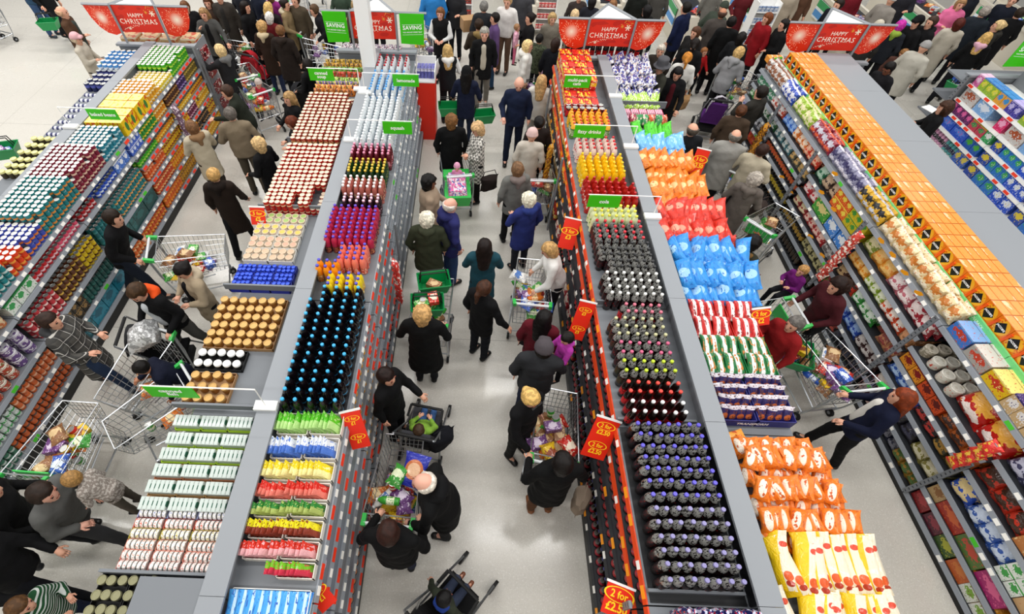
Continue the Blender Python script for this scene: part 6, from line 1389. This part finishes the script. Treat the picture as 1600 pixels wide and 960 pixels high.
# ---- centre aisle
P('man in a bright blue fleece and jeans at the top of the centre aisle', 676, -18, 350, '#2E7EC4', 1.8, coat=.78, bottoms='#2F4668', hair='short', hairc='#3A2A20', far=True, fat=1.15)
P('shop assistant in a black vest over white shirt with clasped hands', 688, 22, 190, '#101012', 1.68, hair='bob', hairc='#6C4628', sleevec='#ECECEA', arms=('fold', 'fold'), coat=.72, skin='pink', far=True)
P('fair-haired person in a black vest with white hood, back turned', 699, 80, 350, '#1B1C20', 1.68, hair='long', hairc='#B0905C', sleevec='#E8E8E6', hoodc='#EDEBE6', coat=.8, far=True, arms=('push', 'push'))
trolley(*at(672, 118, 0)[:2], 330, 'beside the lemonade bottles', 8, 61)
P('grey-haired man in an open black jacket walking towards us', 757, 54, 180, '#0E0E10', 1.78, hair='short', hairc='#8C8880', innerc='#B8B0A0', coat=.72, bottoms='#77726A', stride=.2, skin='pink', shoes='#A09C94')
P('dark-haired woman in a purple coat looking left', 773, 30, 265, '#5C4470', 1.68, hair='short', hairc='#17100E', coat=.6, bottoms='#26405C', far=True)
P('man in a brown fur-hooded coat carrying a box', 748, 40, 350, '#3A3026', 1.74, hair='short', hairc='#2C1E14', hoodc='#8C7448', coat=.66, far=True, arms=('carry', 'carry'))
place(carton('cardboard_box', mat('#A8845C', .7), .34, .3, .26), (*at(732, 42, 1.1)[:2], 1.05), .3, 'brown cardboard box carried near the top of the centre aisle', 'box')
P('grey-haired man in a dark jacket behind the box', 756, 12, 0, '#26282C', 1.76, hair='short', hairc='#6C6A66', coat=.75, far=True)
P('man in a white shirt at the top of the centre aisle', 793, 4, 200, '#E6E2DE', 1.76, hair='short', hairc='#B49468', coat=.88, far=True, bottoms='#6C5444')
r = P('woman in a navy coat and black cap walking away with a basket', 729, 116, 5, '#141A30', 1.68, hair='long', hairc='#0F0C0C', hat='beanie', hatc='#0D0D0F', coat=.72, bottoms='#1C2436', arms=('basket', 'basket'))
basket((*fwd(r, .18, -.36), .62), .1, 'green basket on the left arm of the woman in the black cap', 4, 7); basket((*fwd(r, .2, .36), .5), .2, 'green basket on the right arm of the woman in the black cap', 3, 8)
P('curly brown-haired woman in a fluffy black coat', 705, 190, 355, '#0C0C0D', 1.62, hair='curly', hairc='#6C4A2A', coat=.55, fat=1.15)
P('blonde curly woman in a houndstooth coat with a black bag', 746, 203, 250, '#D8D4CC', 1.64, hair='curly', hairc='#B8966C', pat='check', pat2='#141414', coat=.55, bottoms='#101012', arms=('hold', 'fold'), hpitch=.4)
hb('x', (*at(763, 300, .5)[:2], .55), .4, '#221A18', 'large black shoulder bag of the woman in houndstooth', 1.2)
P('bald man in a navy tracksuit looking down', 811, 132, 185, '#161F38', 1.78, hair='none', coat=.82, bottoms='#121A30', hpitch=.5, arms=('down', 'push'), skin='pink', stride=.15)
P('woman with short fair hair in a white hooded top', 825, 73, 95, '#DCDAD4', 1.68, hair='bob', hairc='#CDB27E', coat=.82, bottoms='#8C8478', hoodc='#E4E2DC')
P('dark-haired woman in black holding a toddler in pink', 828, 30, 260, '#111113', 1.7, hair='bun', hairc='#17100F', coat=.7, far=True, arms=('carry', 'carry'))
P('toddler in pink held by the dark-haired woman', 808, 44, 100, '#E8B0C4', .85, hair='short', hairc='#8C6848', z0=.62, child=1.3, far=True, bottoms='#E07090', coat=.8)
P('fair-haired woman in a white jumper facing away, near the multipacks', 853, 128, 10, '#D4D0C8', 1.64, hair='long', hairc='#A8885C', coat=.82, bottoms='#A8A49C', arms=('basket', 'down'))
basket((*at(826, 150, .6)[:2], .6), .3, 'green basket between the bald man and the white jumper', 4, 9)
P('boy in a camouflage jacket near the top of the centre aisle', 843, 62, 30, '#4C5440', 1.5, hair='short', hairc='#14110F', pat='blotch', pat2='#2A2E22', far=True)
P('child in a pink hood beside the can multipacks', 861, 98, 200, '#C89CB4', 1.1, hair='short', hairc='#8C6A44', child=1.2, far=True)
P('fair-haired woman in a grey-brown coat near the red sweets rack', 863, 30, 170, '#7A7468', 1.66, hair='bob', hairc='#A08458', far=True, coat=.6)
P('dark person beside the left wing of the cola header', 868, 70, 20, '#15161C', 1.66, hair='bob', hairc='#2A1C16', far=True)
P('person in a pink woolly hat and cream coat facing away', 831, 213, 5, '#C4BCB0', 1.62, hair='none', hat='beanie', hatc='#D9B8B4', coat=.66, bottoms='#1C1C20')
hb('x', (*at(852, 262, .75)[:2], .72), .3, '#15161C', 'dark shoulder bag beside the pink woolly hat')
P('woman with dark tied hair in a dark brown coat', 842, 193, 350, '#241C1A', 1.62, hair='bun', hairc='#14100F', coat=.66)
P('woman in a grey hooded top and black trousers, back turned', 808, 265, 345, '#70706C', 1.64, hair='bob', hairc='#6C5038', hoodc='#7C706C', coat=.74, bottoms='#0F0F11')
r = P('white-haired woman in a blue coat', 825, 313, 330, '#26306C', 1.6, hair='curly', hairc='#D4CCB8', hoodc='#2A3878', coat=.62, bottoms='#20222C', arms=('hold', 'down'), fat=1.1)
trolley(*at(842, 352, 0)[:2], 0, 'beside the white-haired woman in blue', 4, 71)
r = P('person with black hair in a beige jumper beside the raspberry squash', 671, 286, 80, '#9A8672', 1.66, hair='curly', hairc='#0F0C0B', skin='brown', coat=.78, fat=1.3, arms=('low', 'down'))
r = P('balding man in a violet-blue jacket beside a trolley with a baby', 704, 322, 60, '#2A2C62', 1.74, hair='bald', hairc='#B8B0A8', skin='pink', coat=.72, bottoms='#2A4068', hoodc='#26285A')
trolley(*at(716, 345, 0)[:2], 350, 'carrying a baby in floral wraps', 2, 72)
b_ = at(714, 290, .75)
R = O('baby_carrier', None, None, (b_.x, b_.y, .53), (0, 0, .1), 'green baby carrier in a trolley with floral blanket', 'baby carrier')
O('shell', MB().hexa([(-.2, -.3, 0), (.2, -.3, 0), (.2, .32, .0), (-.2, .32, .0), (-.23, -.34, .22), (.23, -.34, .22), (.23, .36, .3), (-.23, .36, .3)], mat('#2FB24A', .4)), R)
O('blanket', MB().hexa([(-.17, -.3, .2), (.17, -.3, .2), (.17, .2, .28), (-.17, .2, .28), (-.14, -.26, .31), (.14, -.26, .31), (.14, .16, .38), (-.14, .16, .38)], pack('#D86CA0', ('blotch', 7., .5, '#F0D8E0'), ('blotch', 9., .6, '#4C6CB8'), rough=.8)), R)
P('baby in a pink hat lying in the green carrier', 714, 262, 180, '#E090B8', .62, hair='none', hat='beanie', hatc='#E4A4C0', sit=True, child=1.5, z0=.45, skin='pink')
P('white-haired woman in an olive coat with her back to us', 667, 344, 0, '#363A2A', 1.62, hair='curly', hairc='#CCC6B4', coat=.6, hoodc='#3C4030', bottoms='#14151A', fat=1.2)
P('woman with long dark hair in a teal coat', 757, 386, 0, '#1C4450', 1.66, hair='long', hairc='#1A1210', coat=.55, bottoms='#15151A', arms=('hold', 'hold'))
r = P('woman with a brown ponytail in a black jacket', 757, 452, 40, '#0C0C0E', 1.66, hair='pony', hairc='#3C2418', coat=.72, bottoms='#10131C', arms=('down', 'wide'))
r = P('fair-haired woman in a white puffer jacket reaching into a trolley', 862, 392, 268, '#E4E2DE', 1.66, hair='bob', hairc='#A88454', coat=.84, bottoms='#141418', arms=('low', 'low'), lean=.3, hpitch=.4)
trolley_px(832, 474, 832, 408, 'in front of the white puffer jacket', 28, 74)
r = P('fair curly-haired woman in a long black coat pushing two baskets', 660, 492, 2, '#0B0B0C', 1.66, hair='curly', hairc='#B08A58', coat=.45, fat=1.15, arms=('push', 'push'))
trolley_px(668, 508, 686, 432, 'carrying two green baskets', 6, 75)
x, y = at(678, 444, 1.0)[:2]; basket((x, y, .9), .2, 'green basket on the trolley, nearer the olive coat', 6, 12); x, y = at(668, 478, .95)[:2]; basket((x, y, .84), .1, 'green basket on the trolley, nearer the long black coat', 6, 13)
P('woman with black hair in a maroon coat', 850, 498, 20, '#5C1420', 1.62, hair='long', hairc='#0E0B0B', coat=.75, bottoms='#101014')
hb('x', (*at(826, 535, .75)[:2], .8), .5, '#1C1A1C', 'black leather handbag of the woman in maroon', 1.2)
r = P('man in a grey cap and charcoal jumper carrying a girl', 849, 547, 10, '#2C2D30', 1.74, hair='short', hairc='#15110F', hat='cap', hatc='#4C464A', coat=.8, bottoms='#18203C', arms=('down', 'hold'), fat=1.12)
P('small girl in a magenta hooded coat on the shoulder of the man in the cap', 886, 530, 245, '#B03AA0', .95, hair='short', hairc='#14100E', hoodc='#B03AA0', z0=.78, child=1.3, hpitch=.4, coat=.8, arms=('low', 'low'))
r = P('dark-haired woman in black pushing a pushchair, nearest the squash unit', 604, 590, 110, '#0C0C0E', 1.66, hair='short', hairc='#1C100D', coat=.72, arms=('low', 'down'), hyaw=.1)
pc = pushchair(*at(657, 720, 0)[:2], 10, 'grey pushchair with a child in lime green', '#3C3C40', '#4A4A4E', hood=False)
P('child in a lime green coat and jeans lying in the grey pushchair', 655, 672, 10, '#7FA83C', 1.0, hair='short', hairc='#3A2A1C', sit=True, z0=-.02, child=1.2, lean=-.5, hoodc='#88B044', bottoms='#3C5C8C', shoes='#D8DCE0', arms=('hold', 'hold'))
hb('x', (*at(690, 692, .35)[:2], .3), .6, '#15161C', 'dark bag hanging from the grey pushchair', 1.3)
r = P('blonde woman in sunglasses and black beside a full trolley', 829, 624, 140, '#0D0D0F', 1.68, hair='bun', hairc='#C09C5C', coat=.82, bottoms='#141414', arms=('down', 'low'), hpitch=.35)
sg = O('sunglasses', MB().box(-.075, -.01, -.02, -.005, .012, .02, BLACK).box(.005, -.01, -.02, .075, .012, .02, BLACK).box(-.075, -.01, .01, .075, .005, .02, BLACK), None, (*fwd(r, .108), 1.56), (-.35, 0, r.rotation_euler.z), 'black sunglasses on the blonde woman by the full trolley', 'sunglasses')
r = P('person in a black jacket and brown boots pushing the full trolley', 878, 722, 355, '#0B0B0C', 1.7, hair='bob', hairc='#14100F', coat=.6, bottoms='#5C3A22', shoes='#7C4A26', arms=('push', 'push'), fat=1.1)
trolley_px(866, 722, 872, 632, 'full of groceries with oranges', 34, 77)
og = bag('orange_net', pack('#E8641C', ('blotch', 7., .5, '#F0901C')), .2, .2, .12, 4); place(og, (*fwd(r, 1.05, .02), .82), (-1.3, 0, .3), 'net of oranges in the full trolley', 'net of oranges')
hb('x', (*at(905, 785, .6)[:2], .55), 1.2, '#8C7C6C', 'taupe shoulder bag of the person in brown boots', 1.1)
r = P('bald man in black bending towards a trolley', 664, 756, 275, '#0B0B0C', 1.76, hair='bald', hairc='#C4BCB0', skin='pink', coat=.7, arms=('low', 'low'), lean=.25, hpitch=.4, fat=1.15, hoodc='#0E0E10')
r = P('woman with dark brown hair in black pushing the trolley of groceries', 608, 830, 5, '#0A0A0B', 1.68, hair='bob', hairc='#2A1610', coat=.68, arms=('push', 'push'), fat=1.15, bottoms='#2A2E44')
trolley_px(606, 815, 628, 706, 'of groceries beside the bald man', 34, 78)
place(bag('frozen_food_bag', film('#16249C', ('spot', 'x', .5, 'z', .5, .34, .3, '#C8703C'), ('spot', 'x', .5, 'z', .5, .24, .2, '#E8B890')), .3, .36, .09, 7), (*fwd(r, .62, .02), .86), (-1.35, 0, -.25), 'large royal blue food bag in the trolley beside the bald man', 'bag')
pushchair(*at(678, 985, 0)[:2], 40, 'black pushchair at the bottom of the centre aisle', '#101012', '#101012', hood=False)
P('child in a khaki coat sitting in the black pushchair at the bottom', 695, 935, 40, '#30352A', 1.05, hair='short', hairc='#0E0C0C', sit=True, z0=-.02, child=1.2, hoodc='#243C84', bottoms='#343C50', shoes='#7C452C', arms=('wide', 'wide'))
# ---- right aisle
P('old man in a grey hat and tweed jacket beside the crisps', 1033, 106, 250, '#3C3C34', 1.7, hair='short', hairc='#8C8880', hat='hat', hatc='#56565A', coat=.72, arms=('low', 'low'))
r = P('woman with long black hair in an open black jacket holding a paper bag', 1058, 116, 195, '#0F0F11', 1.68, hair='long', hairc='#0E0B0B', innerc='#4A1018', coat=.72, hpitch=.35, arms=('low', 'low'))
hb('x', (*at(1062, 165, .6)[:2], .5), .3, '#A07C54', 'brown paper carrier bag held by the woman in black', 1.3)
P('ginger-haired woman in a white top with her back to us', 1073, 92, 15, '#D8D6D0', 1.66, hair='pony', hairc='#B4742C', coat=.85, far=True)
P('grey-haired woman in dark brown beside the cola header', 1032, 80, 200, '#2E2822', 1.6, hair='bob', hairc='#B4ACA0', coat=.66, far=True)
r = P('blonde woman in a light grey hooded top leaning on her trolley', 1160, 84, 45, '#88888A', 1.7, hair='bob', hairc='#B0905C', hoodc='#8E8E90', coat=.82, arms=('push', 'push'), bottoms='#161618', lean=.2)
push(r, 60, 'pushed by the blonde woman in light grey', 10, 81)
pushchair(*at(1096, 222, 0)[:2], 15, 'purple pushchair in the right aisle', '#5C2C78', '#B8B4BC')
P('man in a dark brown suit jacket with a phone to his ear', 1188, 146, 330, '#2C2A26', 1.76, hair='short', hairc='#1A1310', coat=.78, bottoms='#2A2824', arms=('face', 'down'))
P('woman with brown tied hair in a brown knitted coat', 1157, 175, 20, '#44362A', 1.62, hair='bun', hairc='#4C2C18', coat=.6, fat=1.1)
P('balding man in a black coat beside the red offer sign', 1081, 204, 350, '#14161A', 1.72, hair='bald', hairc='#4C443C', coat=.66, fat=1.1)
P('balding man in a big pale grey coat seen from behind', 1148, 214, 20, '#97958F', 1.7, hair='bald', hairc='#6C675F', coat=.62, fat=1.3)
P('dark-haired woman in a cream jacket with a strap', 1190, 237, 45, '#B4AA94', 1.64, hair='short', hairc='#2C1A14', coat=.75, fat=1.15, arms=('push', 'push'))
P('grey-haired woman in a long taupe coat with a shoulder bag', 1178, 282, 30, '#68605A', 1.62, hair='curly', hairc='#9C948A', coat=.35, hoodc='#6E665F', arms=('push', 'push'))
hb('x', (*at(1178, 335, .7)[:2], .68), .5, '#3A302C', 'dark leather bag of the woman in the long taupe coat', 1.1)
trolley(*at(1215, 345, 0)[:2], 40, 'in front of the long taupe coat', 5, 83)
P('black-haired person in an olive coat with a brown fur hood', 1174, 381, 60, '#34352A', 1.66, hair='curly', hairc='#0C0A0A', skin='brown', hoodc='#7C5C30', coat=.7, arms=('push', 'push'))
trolley(*at(1205, 425, 0)[:2], 50, 'beside the fur-hooded olive coat', 8, 84, True)
P('child in a purple coat sitting in a trolley seat', 1253, 424, 250, '#6C1C6C', .95, hair='short', hairc='#9C7444', sit=True, z0=.38, child=1.25, arms=('hold', 'hold'))
r = P('woman with dark curly hair in a maroon jumper', 1308, 448, 265, '#46181E', 1.68, hair='curly', hairc='#1E100C', coat=.8, bottoms='#26262C', arms=('push', 'push'), lean=.2)
push(r, 265, 'with a green child seat in the right aisle', 10, 85, .36, True)
P('grey-haired woman in a red coat in the right aisle', 1240, 508, 250, '#8E1A1C', 1.6, hair='pony', hairc='#5C5854', coat=.7, arms=('basket', 'hold'))
basket((*at(1243, 560, .6)[:2], .55), 1.2, 'green basket beside the woman in red', 4, 15)
hb('x', (*at(1268, 517, .85)[:2], .8), .2, '#121214', 'black clutch bag beside the woman in red', .9)
r = P('woman with long auburn hair in a navy jacket leaning back from a trolley', 1408, 622, 300, '#10152C', 1.68, hair='long', hairc='#6E2E14', coat=.78, bottoms='#0F0F12', arms=('push', 'push'), stride=.2, innerc='#D8D4CC')
trolley_px(1352, 606, 1290, 545, 'beside the woman with auburn hair', 28, 87)
# ---- crowd at the tills
F_ = dict(far=True)
P('man in a navy jacket with pale sleeve stripe at the tills', 1071, 14, 320, '#131C3C', 1.8, hair='short', hairc='#15110F', coat=.75, **F_)
P('person in a dark green-grey coat bending over a till', 1130, 14, 60, '#3A4238', 1.7, hair='none', hat='beanie', hatc='#3A4238', lean=.4, coat=.7, fat=1.2, **F_)
P('balding man in a brown-grey padded jacket', 1128, 22, 10, '#4A4440', 1.72, hair='bald', hairc='#4A342A', coat=.75, fat=1.2, skin='tan', **F_)
P('woman with brown hair and a cream scarf at the tills', 1086, 52, 240, '#1E1C1C', 1.66, hair='bob', hairc='#4C3020', hoodc='#CFC6B4', coat=.7, **F_)
P('person with a dark ponytail in black at the tills', 1085, 70, 20, '#101012', 1.68, hair='pony', hairc='#17100E', coat=.75, **F_)
P('small child in a red coat near the grey hooded top', 1100, 82, 160, '#B81C20', 1.08, hair='short', hairc='#8C5A34', child=1.2, arms=('low', 'low'), **F_)
P('person in a long black hooded coat seen from behind', 1142, 36, 15, '#0D0D0E', 1.74, hair='short', hairc='#100C0B', coat=.4, **F_)
P('dark-haired woman in a black shiny coat', 1158, 60, 40, '#17181B', 1.64, hair='bob', hairc='#120E0D', coat=.7, **F_)
P('woman in a padded red coat by the yellow display box', 1198, 30, 250, '#8C141C', 1.7, hair='bob', hairc='#6A3A20', coat=.6, **F_)
P('woman with dark hair in black with folded arms near the orange cartons', 1224, 40, 270, '#0F0F10', 1.68, hair='bun', hairc='#15100E', coat=.75, arms=('fold', 'fold'), **F_)
P('person in a long beige trench coat at the tills', 1240, -18, 200, '#A69A88', 1.76, hair='bob', hairc='#6A4C34', coat=.45, **F_)
P('man in brown trousers behind the trench coat', 1262, -20, 190, '#5C4030', 1.76, **F_)
P('short-haired man in dark blue behind the right-hand header', 1309, 9, 250, '#15181F', 1.76, hair='short', hairc='#1F1510', **F_)
P('person in dark red at the top right', 1340, -16, 190, '#6C1420', 1.72, hair='bob', hairc='#3C1C14', coat=.5, **F_)
P('person in a grey cape and white cap at the tills', 1392, 2, 60, '#8E8880', 1.64, hair='none', hat='beanie', hatc='#E4E0D8', coat=.5, fat=1.15, **F_)
P('person in a cream knitted hat', 1370, 43, 30, '#2A2826', 1.66, hair='none', hat='beanie', hatc='#C8C0AE', **F_)
P('person with pink and purple hair', 1406, 41, 40, '#22252C', 1.66, hair='bob', hairc='#B02A90', hoodc='#8CA840', **F_)
P('person in a black baseball cap', 1432, 36, 250, '#121214', 1.74, hair='short', hairc='#15110F', hat='cap', hatc='#0E0E10', **F_)
P('man in a black hooded jacket with short brown hair', 1454, 36, 260, '#121214', 1.78, hair='short', hairc='#3A2A20', hoodc='#151517', coat=.72, **F_)
P('woman in a bright pink hooded top', 1500, 8, 200, '#E0709C', 1.7, hair='bob', hairc='#8C6A48', coat=.78, hoodc='#E47CA4', arms=('hold', 'hold'), **F_)
P('auburn-haired woman in a long cream ribbed cardigan', 1497, 38, 20, '#BDB5A6', 1.68, hair='bob', hairc='#4A1C14', coat=.42, **F_)
P('grey-haired man in a dark blue coat', 1537, 20, 35, '#20262E', 1.76, hair='short', hairc='#8C847C', coat=.6, **F_)
P('blonde woman with tied hair in a dark hooded coat', 1558, 42, 300, '#2A2824', 1.72, hair='bun', hairc='#C4A878', hoodc='#2E2C28', coat=.7, **F_)
P('girl with a long blonde plait in a black top with pink hem', 1540, 60, 40, '#0E0E10', 1.6, hair='long', hairc='#B89458', coat=.86, hoodc='#D8A8B8', stride=.3, **F_)
P('person in a pale grey coat and silver knitted hat', 1443, 76, 60, '#B8B4A8', 1.66, hair='none', hat='beanie', hatc='#9C9A98', coat=.62, fat=1.25, **F_)
P('dark-haired man reading beside the grey strip', 1388, 108, 250, '#17161A', 1.7, hair='short', hairc='#120E0C', skin='brown', hpitch=.5, **F_)
P('girl with light brown hair looking down', 1411, 85, 230, '#4C3028', 1.4, hair='bob', hairc='#7C5630', hpitch=.5, **F_)
P('curly-haired woman in black with a clipboard by the washing powder', 1475, 170, 300, '#0F0F11', 1.66, hair='curly', hairc='#3A2418', coat=.78, arms=('hold', 'hold'))
place(carton('clipboard', WHITE, .22, .3, .01), (*at(1456, 172, 1.2)[:2], 1.2), .4, 'white clipboard held by the curly-haired woman', 'clipboard')
basket((*at(1494, 135, .7)[:2], .6), .4, 'green basket beyond the washing powder shelving', 5, 17)
P('cashier in navy at the top right till', 1582, 2, 230, '#161A26', 1.72, hair='short', hairc='#3A281C', **F_)
P('person in a black coat at the right picture edge', 1592, 22, 20, '#0E0E10', 1.74, hair='short', hairc='#2A2018', coat=.5, **F_)
P('cashier in dark clothes behind a far till', 1525, -10, 180, '#1E2028', 1.7, hair='bob', hairc='#1A1412', **F_)
for i, (px, py, hd, c, hc_, hs, lab) in enumerate(((905, -4, 180, '#3A3230', '#2A1C16', 'short', 'person in dark brown behind the cola header, leftmost'), (925, 4, 10, '#20222A', '#14100F', 'bob', 'person in a long dark coat behind the cola header'),
      (957, 10, 200, '#8C4048', '#7C5636', 'short', 'brown-haired person in dusty red behind the header peak'), (1000, -12, 10, '#171A16', '#2A2018', 'bob', 'person in a bulky dark coat right of the header peak'), (1010, 18, 330, '#121212', '#0F0D0D', 'bob', 'dark-haired person at the right wing of the cola header'),
      (898, 24, 10, '#8C8070', '#C8AC84', 'bob', 'blonde person left of the header peak'), (585, -8, 10, '#2A2A30', '#3A281C', 'short', 'person in charcoal beside the white column'), (530, -16, 190, '#3A4A3C', '#6A4C30', 'bob', 'person in moss green above the green panel'),
      (712, -12, 190, '#232326', '#3A281C', 'short', 'person in black left of the sweets rack'), (818, -14, 20, '#3E3E42', '#2A2018', 'short', 'person in dark grey at the top of the centre aisle'), (1170, -14, 190, '#5C1A20', '#2A1C16', 'bob', 'person in dark red above the padded red coat'),
      (1035, -18, 10, '#4C4A46', '#9C968C', 'short', 'person in grey above the navy jacket'), (555, 10, 330, '#4A3A30', '#8C7450', 'bob', 'person in brown left of the white column'), (370, -18, 200, '#1C1E26', '#2A1C14', 'short', 'person in navy at the very top, left of the magenta coat'),
      (1425, -18, 200, '#26262C', '#2A1C14', 'short', 'person in charcoal above the pink and purple hair'), (1120, -20, 10, '#6C6A64', '#B8B0A4', 'bob', 'grey-haired person at the very top right of the header'))):
    P(lab, px, py, hd, c, 1.62+.03*(i % 5), hair=hs, hairc=hc_, coat=(.75, .55, .8)[i % 3], arms=(('down', 'down'), ('push', 'push'), ('hold', 'down'))[i % 3], **F_)
# ---- tills
CRM = mat('#D9D2C2', .45); BELT = mat('#22252A', .5)
def till(x, y, k):
    R = O('checkout_till', None, None, (x, y, 0), (0, 0, 0), 'cream checkout counter, %s from the white column' % ('first', 'second', 'third', 'fourth', 'fifth', 'sixth', 'seventh', 'eighth', 'ninth')[k], 'checkout', 'cream checkout counters')
    O('counter', MB().box(-.35, 0, 0, .35, 3.0, .82, CRM), R); O('belt', MB().box(-.28, .15, .82, .28, 1.9, .845, BELT), R)
    O('side_rim', MB().box(-.38, 0, .82, -.3, 3.0, .92, CRM), R); O('side_rim', MB().box(.3, 0, .82, .38, 3.0, .92, CRM), R)
    t = O('till_screen', MB().box(-.15, 2.1, 1.05, .15, 2.14, 1.3, BLACK).bar((0, 2.12, .82), (0, 2.12, 1.06), .02, GREY_D), R)
    O('side_panel', MB().box(-.395, .6, .35, -.381, 2.0, .8, pack('#E8EEF2', ('band', 'z', .6, 1., '#2E9C5A'), ('band', 'z', .1, .45, '#4C94D8'))), R)
    rg = random.Random(k)
    for i in range(11):
        p, lab, cat, th = goods()[rg.randrange(len(goods()))]
        if cat == 'bottle': continue
        place(p, (x+rg.uniform(-.2, .2), y+rg.uniform(.2, 1.85), .848), (-1.45, 0, rg.uniform(0, 6)) if cat == 'bag' else (0, 0, rg.uniform(0, 6)), '%s on the belt of the %s cream checkout' % (lab, ('first', 'second', 'third', 'fourth', 'fifth', 'sixth', 'seventh', 'eighth', 'ninth')[k]), cat, 'goods on the checkout belts')
def sweets_rack(x, y, k, c):
    R = O('sweets_rack', None, None, (x, y, 0), (0, 0, 0), 'white rack of %s sweets before a till' % c[1], 'rack', 'white sweets racks')
    O('rack_back', MB().box(-.26, .3, 0, .26, .34, 1.5, WHITE), R)
    for s in (-1, 1): O('rack_side', MB().box(s*.27-.01, 0, 0, s*.27+.01, .34, 1.5, WHITE), R)
    for i in range(5):
        z = .2+i*.27; O('rack_shelf', MB().box(-.26, .02, z-.015, .26, .3, z, WHITE), R)
        for j in range(5): place(fproto('strip', c[0], c[2])[0][j % 3], (x-.2+j*.1, y+.08, z+.004), (.2, 0, 0), '%s sweet packet on the sweets rack of %s sweets' % (c[1], c[1]), 'packet', c[1]+' sweets on the racks')
for k, x in enumerate((-1.0, 1.35, 3.7, 5.9, 8.0, 10.2, 12.4, 14.6)): till(x, (14.6, 14.4, 14.6, 14.0, 14.2, 13.6, 13.8, 13.4)[k], k)
sweets_rack(-.35, 14.6, 0, ('#C83428', 'assorted red', '#3C2820')); sweets_rack(1.95, 14.5, 1, ('#D81C20', 'bright red', '#F0C8C0'))
sweets_rack(4.4, 13.9, 2, ('#E07C2C', 'orange', '#C8281C')); sweets_rack(7.2, 13.2, 3, ('#6C8CB8', 'blue', '#D8DCE4'))
# yellow and green display box by the padded red coat
R = O('display_box', None, None, (*at(1196, 48, 0)[:2], 0), (0, 0, .2), 'tall yellow and lime display box beside the padded red coat', 'display box')
O('box_body', MB().box(-.3, -.2, 0, .3, .2, 1.7, pack('#E4D27A', ('blotch', 5., .62, '#6C5420'), rough=.6)), R); O('lime_side', MB().box(-.305, -.21, 1.2, -.301, .21, 1.7, mat('#9CC82C', .5)), R); O('side_stripes', MB().box(-.305, -.21, .3, -.301, .21, 1.2, pack('#E8E0D0', ('stripe', 'z', 4, .5, '#D84C34'))), R)
# green promotion end panel on the crisps unit
R = O('end_sign', None, None, (5.83, 9.72, 0), (0, 0, .35), 'bright green vertical end sign on the crisps unit', 'sign')
O('sign_panel', MB().box(-.02, -.015, .5, .22, .015, 1.78, GREEN), R); O('lettering', T_SAVE, R, (.1, -.0165, 1.3), (math.pi/2, math.pi/2, 0), sc=.8)
place(carton('orange_lid_box', pack('#F0E0C8', ('stripe', 'x', 3, .8, '#F09C3C')), .3, .3, .1), (6.05, 9.95, 1.582), 0, 'white box with orange lid at the far end of the crisps unit', 'box')
R = O('counter_shelf', None, None, (-9.75, 5.6, 0), (0, 0, 0), 'dark crate with a green basket at the left picture edge', 'crate')
O('crate_body', MB().box(-.4, -.4, 0, .4, .4, .5, mat('#2A2420', .6)), R)
basket((*at(12, 240, .9)[:2], .85), .3, 'green basket at the left picture edge', 2, 19)
